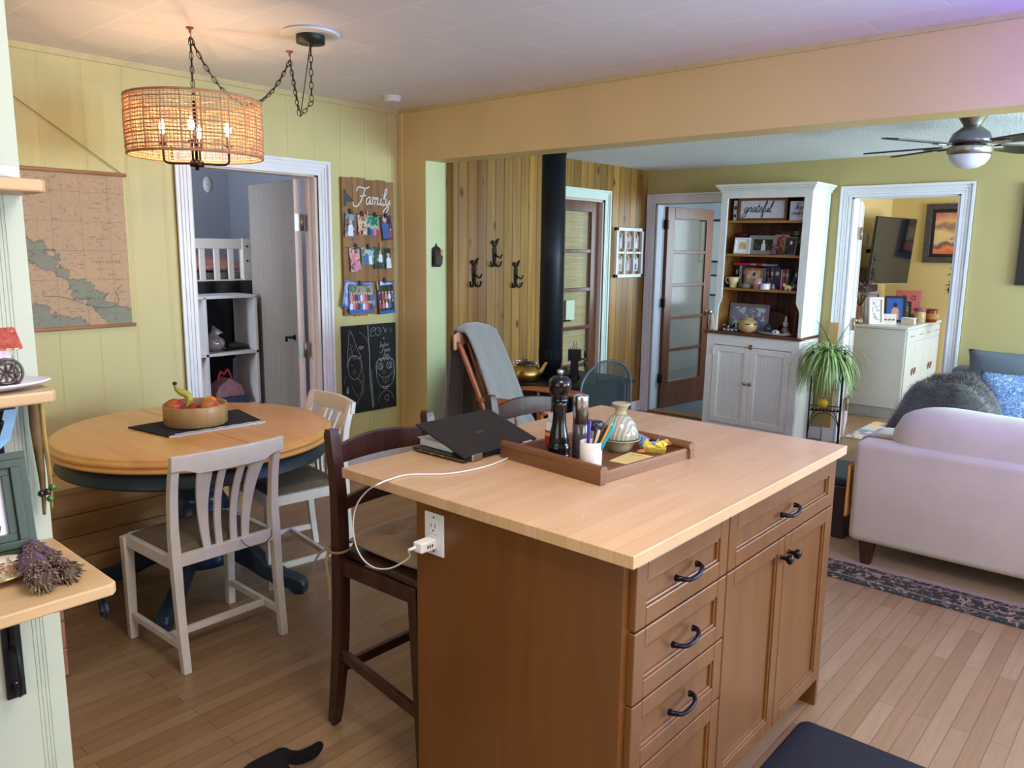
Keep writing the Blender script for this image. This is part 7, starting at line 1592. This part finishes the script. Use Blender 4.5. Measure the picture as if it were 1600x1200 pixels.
o = obj('fur_pile', bb, [mat('fur_dark', (56, 54, 52), .98, var=0), mat('fur_mid', (96, 94, 94), .98, var=0), mat('fur_light', (150, 142, 130), .98, var=0)], t); o['kind'] = 'stuff'
def pillow(label, loc, rz, tilt, w, h, m, group=None):
    M = Matrix.Translation(loc) @ Matrix.Rotation(rz, 4, 'Z') @ Matrix.Rotation(tilt, 4, 'X')
    bb = bmn(); n = 14; gs = []
    for s in (1, -1):
        g = []
        for i in range(n+1):
            g.append([])
            for j in range(n+1):
                u, v = i/n*2-1, j/n*2-1; e = max(0, (1-u*u)*(1-v*v))**.55; k_ = 1-.07*(1-abs(u))*0
                g[-1].append(bb.verts.new((u*w/2*(1-.06*(1-v*v)), s*.07*e, h/2+v*h/2*(1-.06*(1-u*u)))))
        for i in range(n):
            for j in range(n): bb.faces.new((g[i][j], g[i+1][j], g[i+1][j+1], g[i][j+1]) if s < 0 else (g[i][j], g[i][j+1], g[i+1][j+1], g[i+1][j]))
    bmesh.ops.remove_doubles(bb, verts=bb.verts[:], dist=.0005)
    o = obj('throw_pillow', bb, m, None, smooth=True); o.matrix_world = M; tag(o, label, 'pillow', group)
DAM = photo('blue_damask', [(120, 150, 190), (70, 110, 160), (150, 174, 206), (84, 120, 170), (170, 190, 214)], 4.2, .9)
pillow('blue damask throw pillow next to the fur throw', (-.80, 5.60, .475), math.radians(8), math.radians(-18), .38, .38, DAM, 'blue damask throw pillows')
pillow('blue damask throw pillow at the right edge of the photo', (-.40, 5.56, .475), math.radians(-6), math.radians(-14), .42, .42, DAM, 'blue damask throw pillows')
pillow('plain slate-blue pillow along the top of the grey sofa back', (-.88, 6.20, .655), 0, math.radians(-10), .62, .26, mat('slate_pillow', (104, 112, 118), .9, var=.06, scale=60, bump=.15, bscale=140))
pframe('picture_frame', 'dark framed picture cut by the right edge of the photo, on the far wall', FY(-.71, YF-.001, 1.35), .62, .71, mat('espresso_frame', (40, 32, 30), .4, var=.05), .07, mat('dark_art', (50, 54, 60), .4, var=.3, scale=4), .03)

# ================================================================ KITCHEN MAT
t = thing('kitchen_mat', 'thick black anti-fatigue mat on the floor before the island doors', 'mat', (-.846, 1.445, 0))
bb = bmn(); pts = []
for cx, cy, a0 in ((.50-.04, 1.04-.04, 0), (.04, 1.04-.04, 90), (.04, .04, 180), (.46, .04, 270)): pts += [(cx+.04*math.cos(math.radians(a0+k*15)), cy+.04*math.sin(math.radians(a0+k*15))) for k in range(7)]
prism(bb, pts, 0, .018); o = obj('mat_pad', bb, mat('black_rubber_mat', (20, 18, 28), .5, var=.1, scale=40, bump=.2, bscale=120), t); md = o.modifiers.new('b', 'BEVEL'); md.width = .014; md.segments = 3
bb = bmn()
for q in ((.045, .048, .05, .99), (.452, .455, .05, .99), (.048, .452, .05, .053), (.048, .452, .987, .99)): bx(bb, q[0], q[1], q[2], q[3], .018, .0186)
obj('stitched_edge', bb, mat('mat_edge_line', (34, 32, 44), .5, var=0), t)

# ================================================================ STUDY (through the white doorway)
t = thing('dresser', 'white painted dresser with drawers and doors in the study', 'dresser', (-2.60, 7.95, 0))
DR = mat('dresser_white', (206, 216, 220), .35, var=.03)
bb = bmn(); bx(bb, 0, .56, 0, 1.22, .10, .86); obj('dresser_body', bb, DR, t, .01)
bb = bmn(); bx(bb, .02, .53, .02, 1.20, 0, .10); obj('plinth', bb, mat('dresser_base', (176, 186, 190), .4), t)
bb = bmn(); bx(bb, -.0, .575, -.012, 1.232, .86, .885); obj('dresser_top', bb, DR, t, .006)
for k in range(4):
    y0 = .015+k*.298
    bb = bmn(); bx(bb, .561, .570, y0, y0+.292, .735, .85); d = obj('drawer', bb, DR, t, .002)
    bb = bmn(); bx(bb, .571, .586, y0+.10, y0+.19, .79, .797); obj('pull', bb, STEEL, d)
    bb = bmn(); bx(bb, .561, .570, y0, y0+.292, .12, .725); d = obj('door', bb, DR, t, .002)
    yy = y0+.25 if k % 2 == 0 else y0+.04
    bb = bmn(); tube(bb, [(.574+.004*math.sin(a), yy+.020*math.cos(a), .44+.035*math.sin(a)) for a in [2*PI*i/14 for i in range(14)]], .004, 6, closed=True); obj('ring_pull', bb, mat('copper_pull', (140, 96, 80), .35, .8), d)
t = thing('television', 'flat black television tilted on a wall bracket in the study', 'television')
c = [at(1375, 337, 1, 8.15), at(1433, 343, 1, 8.85), at(1418, 443, 1, 8.85), at(1356, 445, 1, 8.15)]
ctr = (c[0]+c[1]+c[2]+c[3])/4; ux = (((c[1]-c[0])+(c[2]-c[3]))/2); uy = (((c[0]-c[3])+(c[1]-c[2]))/2); wv2 = ux.length; hv = uy.length; ux.normalize(); uz = ux.cross(uy).normalized(); uy = uz.cross(ux)
Mt = Matrix(((ux.x, uy.x, uz.x, ctr.x), (ux.y, uy.y, uz.y, ctr.y), (ux.z, uy.z, uz.z, ctr.z), (0, 0, 0, 1))); t.matrix_world = Mt
bb = bmn(); bx(bb, -wv2/2, wv2/2, -hv/2, hv/2, -.035, 0); obj('tv_case', bb, BLACK, t, .004)
bb = bmn(); bx(bb, -wv2/2+.012, wv2/2-.012, -hv/2+.018, hv/2-.012, 0, .001); obj('screen', bb, mat('tv_screen_glass', (14, 16, 26), .06, var=0, coat=.3), t)
bb = bmn(); bx(bb, -wv2/2, wv2/2, -hv/2, -hv/2+.010, .0, .002); obj('chrome_strip', bb, STEEL, t)
bb = bmn(); iv = Mt.inverted(); tube(bb, [Vector((0, 0, -.03)), iv @ Vector((-2.60, ctr.y-.1, ctr.z))], .02, 8); obj('wall_bracket', bb, BLACKM, t)
pframe('painting', 'sunset landscape painting in a dark grey frame on the study wall', FY(-2.025, 9.199, 1.475), .49, .60, mat('rustic_grey_frame', (74, 68, 64), .7, var=.3, scale=30), .055, BLACK, .03, cat_='painting')
bb = bmn(); bx(bb, -.155, .155, 0, .42, .0, .0008)
m, ns, ls, bs = nm('sunset_print'); tc = ns.new('ShaderNodeTexCoord'); sp = ns.new('ShaderNodeSeparateXYZ'); ls.new(tc.outputs['Object'], sp.inputs[0]); no = N(ns, 'ShaderNodeTexNoise', Scale=7.0, Detail=3.0); ls.new(tc.outputs['Object'], no.inputs['Vector'])
ad = N(ns, 'ShaderNodeMath', operation='MULTIPLY_ADD'); ls.new(no.outputs['Fac'], ad.inputs[0]); ad.inputs[1].default_value = .5; ad.inputs[2].default_value = -.25
a2_ = N(ns, 'ShaderNodeMath', operation='MULTIPLY_ADD'); ls.new(sp.outputs[1], a2_.inputs[0]); a2_.inputs[1].default_value = 2.38; ls.new(ad.outputs[0], a2_.inputs[2])
rr = ns.new('ShaderNodeValToRGB'); e = rr.color_ramp.elements; e[0].position = 0; e[0].color = lin((226, 96, 60)); e[1].position = 1; e[1].color = lin((196, 110, 96))
for p_, c_ in ((.14, (232, 140, 90)), (.24, (110, 70, 66)), (.32, (226, 190, 140)), (.5, (236, 200, 130)), (.66, (150, 110, 96)), (.78, (232, 180, 120))): q = e.new(p_); q.color = lin(c_)
ls.new(a2_.outputs[0], rr.inputs[0]); ls.new(rr.outputs[0], bs.inputs['Base Color'])
pt = [o_ for o_ in bpy.data.objects if o_.get('label', '').startswith('sunset landscape')][0]
o = obj('canvas', bb, m, pt); o.location = (0, .09, .006)
bb = bmn(); prism(bb, [(.0, .145), (.01, .145), (.01, .165), (.0, .165)], .001, .0014); prism(bb, [(.02, .145), (.026, .145), (.026, .18), (.02, .18)], .001, .0014); prism(bb, [(.034, .145), (.044, .145), (.044, .162), (.034, .162)], .001, .0014); obj('skyline', bb, mat('painted_skyline', (90, 50, 44), .7), o)  # dark brown towers belonging to the picture itself
# things on the dresser
DY = {1341: 8.06, 1362: 8.24, 1368: 8.06, 1378: 8.40, 1386: 8.17, 1398: 8.48, 1411: 8.68, 1417: 8.98, 1420: 8.33, 1437: 8.62, 1455: 8.80, 1447: 9.02}
def dth(name, label, category, px, py, x, group=None):
    p = at(px, py, 1, DY[px]); return thing(name, label, category, (p.x, p.y, .8855), group=group)
def dframe(label, px, py, w, h, fm, bw, pm, rz, tilt=.15, matw=0, figs=()):
    p = at(px, py, 1, DY[px]); M = Matrix.Translation((p.x, p.y, .8865)) @ Matrix.Rotation(rz, 4, 'Z') @ FY(0, 0, 0) @ Matrix.Rotation(-tilt, 4, 'X')
    return pframe('picture_frame', label, M, w, h, fm, bw, pm, .016, matw, figs)
dframe('white narrow photo frame at the front left of the study dresser', 1368, 505, .15, .26, WF, .02, photo('pale_coast', [(190, 206, 220), (220, 226, 230), (120, 140, 150)], 2), .85, .12, .02)
dframe('grey photo frame behind the white frame on the study dresser', 1362, 500, .16, .30, GRF, .02, mat('grey_print', (130, 120, 124), .4, var=.3), .7, .15)
dframe('black framed portrait on bright blue on the study dresser', 1398, 496, .20, .26, BKF, .02, mat('bright_blue_print', (50, 100, 190), .35, var=.1), .45, .15, 0, [(.0, .02, .7, 1, 2)])
dframe('small black framed photo right of the blue portrait on the study dresser', 1411, 494, .14, .20, BKF, .018, photo('beach_photo', [(170, 150, 130), (90, 110, 120), (200, 180, 150)], 3), .4, .15)
t = dth('greeting_card', 'large coral pink card with lettering standing on the study dresser', 'card', 1417, 488, 0); t.rotation_euler = (0, 0, .35)
bb = bmn(); bx(bb, -.12, .12, 0, .004, 0, .30); obj('card_face', bb, mat('coral_card', (206, 110, 110), .5, var=.04), t)
bb = bmn(); write(bb, 'OHO', -.06, .20, .05, .008, FY(0, 0, 0), z=.001, slant=0, sm=2); ribbon(bb, [(-.04, .10), (.09, .10), (.06, .04), (-.01, .04), (-.04, .10)], .008, FY(0, 0, 0), .001); obj('card_lettering', bb, mat('card_ink', (60, 36, 40), .6, var=0), t)
t = dth('tent_card', 'white folded tent card at the front of the study dresser', 'card', 1386, 499, 0); t.rotation_euler = (0, 0, .5)
bb = bmn(); prism(bb, [(-.03, 0), (.03, 0), (.0, .10)], -.08, .08, Matrix(((0, 0, 1, 0), (1, 0, 0, 0), (0, 1, 0, 0), (0, 0, 0, 1)))); obj('card_body', bb, PAPER, t)
bb = bmn(); 
for k in range(4): bx(bb, -.06+k*.035, -.045+k*.035, -.024, -.022, .04, .055, T(0, 0, 0))
obj('printed_icons', bb, mat('icon_ink', (70, 90, 110), .6, var=0), t)
t = dth('glass_jar', 'clear candle jar with a pink lid on the study dresser', 'jar', 1437, 494, 0)
bb = bmn(); lathe(bb, [(0, 0), (.052, 0), (.055, .01), (.055, .10), (.048, .115)], 24); obj('jar_body', bb, mat('jar_wax', (196, 170, 130), .25, var=.15, scale=30), t)
bb = bmn(); lathe(bb, [(.052, .115), (.055, .117), (.055, .145), (0, .147)], 24); obj('lid', bb, mat('mauve_lid', (150, 90, 110), .4), t)
t = dth('glass_jar', 'amber candle jar at the right of the study dresser', 'jar', 1455, 493, 0)
bb = bmn(); lathe(bb, [(0, 0), (.052, 0), (.056, .01), (.056, .11), (.052, .13), (.048, .13), (.05, .02), (0, .02)], 24); obj('jar_body', bb, mat('amber_candle_glass', (150, 66, 24), .12, var=.1), t)
bb = bmn(); lathe(bb, [(.0565, .03), (.057, .032), (.057, .085), (.0565, .087)], 24); obj('label_band', bb, mat('tan_label', (196, 150, 90), .6), t)
t = dth('basket', 'small white lattice basket on the study dresser', 'basket', 1420, 498, 0)
bb = bmn(); bx(bb, -.06, .06, -.04, .04, 0, .06); obj('basket_body', bb, mat('basket_white', (206, 200, 190), .6, var=.25, scale=120), t, .006)
bb = bmn(); tube(bb, [(-.06, -.04, .06), (.06, -.04, .06), (.06, .04, .06), (-.06, .04, .06)], .005, 6, closed=True); obj('basket_rim', bb, WHITE, t)
for i, (c_, lb2, z_) in enumerate((((170, 60, 70), 'lowest red', 0), ((206, 140, 90), 'middle orange', .022), ((226, 196, 120), 'topmost yellow', .042))):
    p = at(1447, 486, 1, DY[1447]); t = thing('book', '%s book of the flat stack behind the candle jars in the study' % lb2, 'book', (p.x, p.y, .8857+z_), .3+.1*i, group='books stacked on the dresser')
    if i == 0: pass
    bb = bmn(); bx(bb, -.11, .11, -.08, .08, 0, .020); obj('cover', bb, mat('stack_%d' % i, c_, .5, var=.05), t)
    bb = bmn(); bx(bb, -.106, .112, -.082, .076, .003, .017); obj('pages', bb, mat('book_pages', (206, 196, 172)), t)
t = dth('flower_vase', 'glass vase of dried purple flowers at the left of the study dresser', 'vase', 1341, 503, 0)
bb = bmn(); lathe(bb, [(0, 0), (.04, 0), (.048, .04), (.03, .13), (.034, .17)], 20); obj('vase_body', bb, mat('vase_glass_pinkish', (170, 140, 130), .15, var=.1, trans=.3), t)
bb = bmn(); rd = random.Random(9)
for k in range(60):
    a = rd.uniform(0, 6.28); q = Vector((math.cos(a)*rd.uniform(.02, .10), math.sin(a)*rd.uniform(.02, .10), rd.uniform(.26, .40))); tube(bb, [(0, 0, .14), q*.6+Vector((0, 0, .06)), q], [.002, .0015, .001], 4); ball(bb, q, rd.uniform(.006, .012), seg=6, mi=1)
obj('dried_flowers', bb, [mat('dry_stem', (110, 90, 70), .9), mat('dusty_purple', (120, 96, 130), .9, var=.2)], t)
t = dth('desk_gadget', 'small black box behind the tent card on the study dresser', 'box', 1378, 502, 0)
bb = bmn(); bx(bb, -.07, .07, -.05, .05, 0, .04); obj('box_body', bb, BLACK, t, .006)
bb = bmn(); lathe(bb, [(.02, .04), (.018, .06), (0, .07)], 14); obj('glass_top', bb, STEEL, t)
# outlets, shelf box on study wall
t = thing('light_switch', 'pair of white wall plates on the study wall left of the television', 'switch', M=FX(-2.619, 8.45, 1.70))
for dy in (-.09, .09):
    bb = bmn(); bx(bb, dy-.04, dy+.04, -.065, .065, 0, .006); pl2 = obj('wall_plate', bb, WHITE, t, .002)
    bb = bmn(); bx(bb, dy-.016, dy+.016, -.03, .03, .006, .009); obj('rocker_switch', bb, WHITE, pl2)
t = thing('media_box', 'black media box fixed to the study wall below the switch plates', 'media box', M=FX(-2.619, 8.42, 1.30))
bb = bmn(); bx(bb, -.18, .18, -.12, .12, 0, .10); obj('box_body', bb, BLACK, t, .004)
bb = bmn(); bx(bb, -.15, .15, -.02, .0, .10, .102); obj('front_slot', bb, mat('slot_grey', (60, 60, 70), .3, var=0), t)
# trailing plant
t = thing('hanging_plant', 'trailing dark green leafy plant hanging in front of the study painting', 'plant', (-1.755, 8.75, 1.42))
bb = bmn(); lathe(bb, [(0, 0), (.06, 0), (.08, .10), (.085, .105), (0, .10)], 20); tube(bb, [(0, 0, .1), (0, 0, .975)], .003, 6); obj('hanging_pot', bb, WHITE, t)
bb = bmn(); rd = random.Random(21)
for k in range(8):
    a = rd.uniform(0, 6.28); L = rd.uniform(.25, .60); q = Vector((.09*math.cos(a), .08*math.sin(a), .09)); pts = [q+Vector((.03*math.cos(a)*(1-math.exp(-3*f))+.02*math.sin(6*f+k), .03*math.sin(a), -L*f+.05*math.sin(PI*min(1, f*3)))) for f in [i/14 for i in range(15)]]
    tube(bb, pts, .0025, 5)
    for i, q2 in enumerate(pts):
        for j in range(2):
            b_ = rd.uniform(0, 6.28); d = Vector((math.cos(b_), math.sin(b_), -.5)).normalized(); s_ = d.cross(Vector((0, 0, 1))).normalized(); r_ = rd.uniform(.030, .055); c0 = q2
            bb.faces.new([bb.verts.new(c0), bb.verts.new(c0+d*r_*.8+s_*r_*.6), bb.verts.new(c0+d*r_*1.9), bb.verts.new(c0+d*r_*.8-s_*r_*.6)])
o = obj('foliage', bb, mat('dark_leaf', (46, 78, 40), .4, var=.3, scale=20), t, solid=.001); o['kind'] = 'stuff'
bb = bmn(); bx(bb, -.35, .35, -.42, .42, 0, .006); o = obj('study_rug', bb, photo('pastel_rug', [(214, 200, 180), (120, 150, 190), (226, 190, 130), (200, 200, 196)], .55, .95)); o.location = (-1.83, 7.3, .0005); tag(o, 'pastel blue and yellow patterned rug on the study floor', 'rug')

# ================================================================ HALL
pframe('picture_frame', 'dark framed picture on the pale hall wall seen beside the open door', FY(-5.02, 9.799, 1.42), .34, .56, BKF, .025, PAPER, .02, .03)
pframe('picture_frame', 'small dark framed picture lower on the pale hall wall', FY(-4.98, 9.799, .98), .22, .28, BKF, .02, PAPER, .02)
t = thing('door_bag', 'tan cloth bag hanging from the knob of the open hall door', 'bag', (-3.83, 7.575, .78))
bb = bmn(); tube(bb, cat([(0, 0, -.16), (.004, .02, -.10), (0, .0, -.02), (.004, -.01, .08), (0, -.0, .15)], 5), [.018, .034, .036, .022, .012], 12, ry=.02); obj('cloth_bag', bb, mat('tan_canvas', (170, 148, 124), .9, var=.12, scale=20), t)
bb = bmn(); tube(bb, cat([(0, .0, .15), (-.01, -.012, .19), (-.02, 0, .15)], 4), .003, 6); obj('strap', bb, mat('tan_strap', (140, 120, 96), .9), t)

# ================================================================ BEDROOM THROUGH THE DOORWAY
t = thing('bunk_bed', 'white slatted loft bed end with mattress in the bedroom', 'bed', (-5.65, 0, 0))
WB = mat('bed_white', (206, 202, 196), .45, var=.04)
for y in (1.75, 3.285):
    bb = bmn(); bx(bb, -.03, .03, y, y+.07, 0, 1.62); obj('bed_post', bb, WB, t, .004)
bb = bmn(); bx(bb, -.018, .018, 1.82, 3.285, 1.54, 1.615); obj('top_rail', bb, WB, t, .004)
bb = bmn(); bx(bb, -.02, .02, 1.82, 3.285, 1.18, 1.31); obj('bottom_rail', bb, WB, t, .004)
for k in range(12): bb = bmn(); y = 1.90+k*.116; bx(bb, -.010, .010, y, y+.042, 1.31, 1.54); obj('bed_slat', bb, WB, t, .002)
bb = bmn(); bx(bb, -1.4, -.04, 1.82, 3.33, 1.20, 1.36); obj('mattress', bb, mat('grey_pattern_bedding', (120, 110, 110), .9, var=.3, scale=40), t, .03)
bb = bmn()
for z in (.25, .40, 1.45, 1.56): lathe(bb, [(.009, 0), (.007, .003), (0, .003)], 10, T(.031, 3.32, z, ry=PI/2))
obj('bolt_caps', bb, mat('bolt_dark', (60, 50, 44), .5, .5), t)
t = thing('bed_cover', 'crumpled pink blanket and red pillow on the loft bed', 'blanket', (-5.98, 2.95, 1.362))
bb = bmn(); g = []; n = 14
for i in range(n+1):
    g.append([bb.verts.new((-.25+.5*i/n, -.55+1.0*j/n, .03+.085*max(0, math.sin(PI*i/n))*max(0, math.sin(PI*j/n))**.4*(1+.3*math.sin(j*1.9+i)))) for j in range(n+1)])
for i in range(n):
    for j in range(n): bb.faces.new((g[i][j], g[i+1][j], g[i+1][j+1], g[i][j+1]))
obj('pink_blanket', bb, mat('dusty_pink', (196, 140, 136), .9, var=.15, scale=14), t, smooth=True, solid=.03)
bb = bmn(); bx(bb, -.15, .15, -.62, -.28, .12, .24); obj('red_pillow', bb, mat('red_pillow', (170, 40, 60), .9), t, .05)
t = thing('black_curtain', 'black cloth hanging below the loft bed in the bedroom', 'curtain', (-5.60, 0, 0))
bb = bmn(); prev = None
for j in range(60):
    y = 1.9+j*(3.385-1.9)/59; zb_ = .70+.02*math.sin(j*.9) if y > 3.12 else .12; x = .02*math.sin(j*.8)
    row = [bb.verts.new((x, y, 1.30)), bb.verts.new((x*1.6, y+.03*(y > 3.2), 1.0)), bb.verts.new((x*1.2, y+.025*(y > 3.2), zb_))]
    if prev:
        for q in range(2): bb.faces.new((prev[q], prev[q+1], row[q+1], row[q]))
    prev = row
obj('black_cloth', bb, mat('black_cotton', (14, 15, 20), .95, var=.2), t, smooth=True, solid=.006)
t = thing('cube_shelf', 'white cube organizer shelf standing below the loft bed', 'shelf', (-5.50, 0, 0))
GP = mat('organizer_white', (190, 188, 192), .5, var=.03)
CH_ = 1.205
for y in (2.345, 2.735, 3.125): bb = bmn(); bx(bb, -.0, .30, y-.010, y+.010, 0, CH_); obj('upright', bb, GP, t, .001)
for z in (.01, .405, .80, CH_): bb = bmn(); bx(bb, 0, .30, 2.355, 3.135, z-.010, z+.010); obj('shelf_board', bb, GP, t, .001)
t = thing('storage_bin', 'grey fabric bin in the lower cube of the organizer', 'bin', (-5.30, 2.93, .416))
t.location = (-5.36, 2.93, .021)
bb = bmn(); bx(bb, -.13, .15, -.18, .18, 0, .355); obj('bin_body', bb, mat('grey_fabric_bin', (120, 118, 122), .9, var=.08, scale=60), t, .012)
bb = bmn(); tube(bb, cat([(.152, -.06, .24), (.170, -.03, .232), (.170, .03, .232), (.152, .06, .24)], 4), .006, 6, ry=.014); obj('bin_handle', bb, mat('grey_webbing', (150, 148, 150), .9), t)
t = thing('storage_bin', 'pink storage bin in the lower left cube of the organizer', 'bin', (-5.36, 2.55, .021))
bb = bmn(); bx(bb, -.13, .14, -.17, .17, 0, .30); obj('bin_body', bb, mat('pink_bin', (206, 130, 160), .7), t, .01)
bb = bmn(); bx(bb, .141, .146, -.05, .05, .2, .23); obj('bin_label', bb, PAPER, t)
t = thing('toy_house', 'pink and navy toy house in the middle cube of the organizer', 'toy', (-5.33, 2.92, .8115-.395))
bb = bmn(); bx(bb, -.09, .10, -.14, .14, 0, .06); obj('toy_base', bb, mat('navy_toy', (44, 50, 80), .5), t, .006)
bb = bmn(); prism(bb, [(-.12, .06), (.12, .06), (.09, .14), (.0, .20), (-.09, .14)], -.06, .08, Matrix(((0, 0, 1, 0), (1, 0, 0, 0), (0, 1, 0, 0), (0, 0, 0, 1)))); obj('toy_body', bb, mat('mauve_toy', (150, 110, 120), .6, var=.25, scale=20), t, .006)
bb = bmn(); tube(bb, cat([(0, -.05, .17), (0, -.03, .24), (0, .0, .22), (0, .03, .25), (0, .06, .17)], 4), .008, 8); obj('red_ribbon', bb, mat('red_toy', (180, 50, 60), .5), t)
t = thing('toy_bag', 'shiny clear plastic bag and dark shoe in the top cube of the organizer', 'bag', (-5.33, 2.86, .811))
bb = bmn(); ball(bb, (0, 0, .055), .07, sc=(1, 1.1, .8)); tube(bb, [(0, -.02, .08), (-.01, .01, .13), (0, .03, .16)], [.05, .03, .05], 8, ry=.02); obj('plastic_bag', bb, mat('crinkled_plastic', (150, 140, 140), .15, .3, var=.4, scale=60), t)
t = thing('shoe', 'dark shoe lying in the top cube of the organizer', 'shoe', (-5.30, 3.00, .8115))
bb = bmn(); tube(bb, [(0, -.06, .03), (0, 0, .032), (0, .06, .022), (0, .10, .02)], [.028, .030, .026, .014], 12, ry=.024); obj('upper', bb, mat('dark_shoe', (34, 30, 32), .6), t)
bb = bmn(); bx(bb, -.028, .028, -.085, .11, 0, .010); obj('sole', bb, mat('dark_sole', (20, 20, 22), .8), t, .004)

# ================================================================ LAMPS ADDED OUTSIDE THE FRAME
t = thing('added_ceiling_lamp', 'added square white ceiling lamp out of view, brightening the counter', 'ceiling lamp', (-.25, 1.0, ZC))
bb = bmn(); bx(bb, -.38, .38, -.38, .38, -.045, 0); obj('lamp_frame', bb, WHITE, t, .006)  # added housing for the overhead fill light
t = thing('added_globe_lamp', 'added violet blue globe lamp for the unseen source tinting the ceiling', 'pendant lamp', (.10, 3.30, ZC))
bb = bmn(); ball(bb, (0, 0, -.34), .09, seg=24); obj('glass_globe', bb, mat('violet_globe', (120, 110, 255), .3, var=0, emis=(64, 56, 255), es=170), t)  # added emitter standing in for an unseen violet source
bb = bmn(); tube(bb, [(0, 0, 0), (0, 0, -.26)], .004, 6); lathe(bb, [(.05, -.02), (.055, -.01), (.055, 0)], 16); obj('cord', bb, BLACK, t)

# ================================================================ CAT whose tail tip reaches into the bottom of the view
def skin_mesh(verts, edges, rad, root=0):
    me = bpy.data.meshes.new('cat'); me.from_pydata(verts, edges, []); o = bpy.data.objects.new('cat', me); C.objects.link(o)
    md = o.modifiers.new('skin', 'SKIN'); md.use_smooth_shade = True
    for v, rr_ in zip(me.skin_vertices[0].data, rad): v.radius = (rr_, rr_); v.use_root = False
    me.skin_vertices[0].data[root].use_root = True
    sb = o.modifiers.new('sub', 'SUBSURF'); sb.levels = 2; sb.render_levels = 2
    return o
V = [(0, 0, .17), (.10, 0, .18), (.20, 0, .185), (.28, 0, .20), (.335, 0, .25), (.375, 0, .285), (.415, 0, .275),       # pelvis .. muzzle
     (.27, .045, .12), (.27, .05, .06), (.285, .05, .012), (.27, -.045, .12), (.27, -.05, .06), (.285, -.05, .012),       # front legs
     (.01, .05, .12), (.035, .055, .075), (-.01, .055, .045), (.02, .055, .012), (.01, -.05, .12), (.035, -.055, .075), (-.01, -.055, .045), (.02, -.055, .012),
     (-.06, 0, .18), (-.12, -.01, .15), (-.18, -.02, .10), (-.24, -.01, .055), (-.30, .01, .035), (-.35, .02, .032),
     (.375, .026, .318), (.372, .032, .345), (.375, -.026, .318), (.372, -.032, .345)]
Ed = [(0, 1), (1, 2), (2, 3), (3, 4), (4, 5), (5, 6), (3, 7), (7, 8), (8, 9), (3, 10), (10, 11), (11, 12), (0, 13), (13, 14), (14, 15), (15, 16), (0, 17), (17, 18), (18, 19), (19, 20),
      (0, 21), (21, 22), (22, 23), (23, 24), (24, 25), (25, 26), (5, 27), (27, 28), (5, 29), (29, 30)]
Rd = [.062, .068, .066, .06, .036, .042, .022, .028, .016, .016, .028, .016, .016, .036, .024, .014, .015, .036, .024, .014, .015, .024, .022, .021, .022, .022, .013, .014, .004, .014, .004]
co = skin_mesh(V, Ed, Rd)
co.data.materials.append(mat('black_cat_fur', (18, 17, 20), .8, var=.3, scale=60, bump=.4, bscale=180, spec=.2))
co.location = (-1.722, 1.01, 0.001); co.rotation_euler = (0, 0, math.radians(-55))
tag(co, 'dark furry tail of a black cat reaching in at the bottom edge of the photo', 'cat')
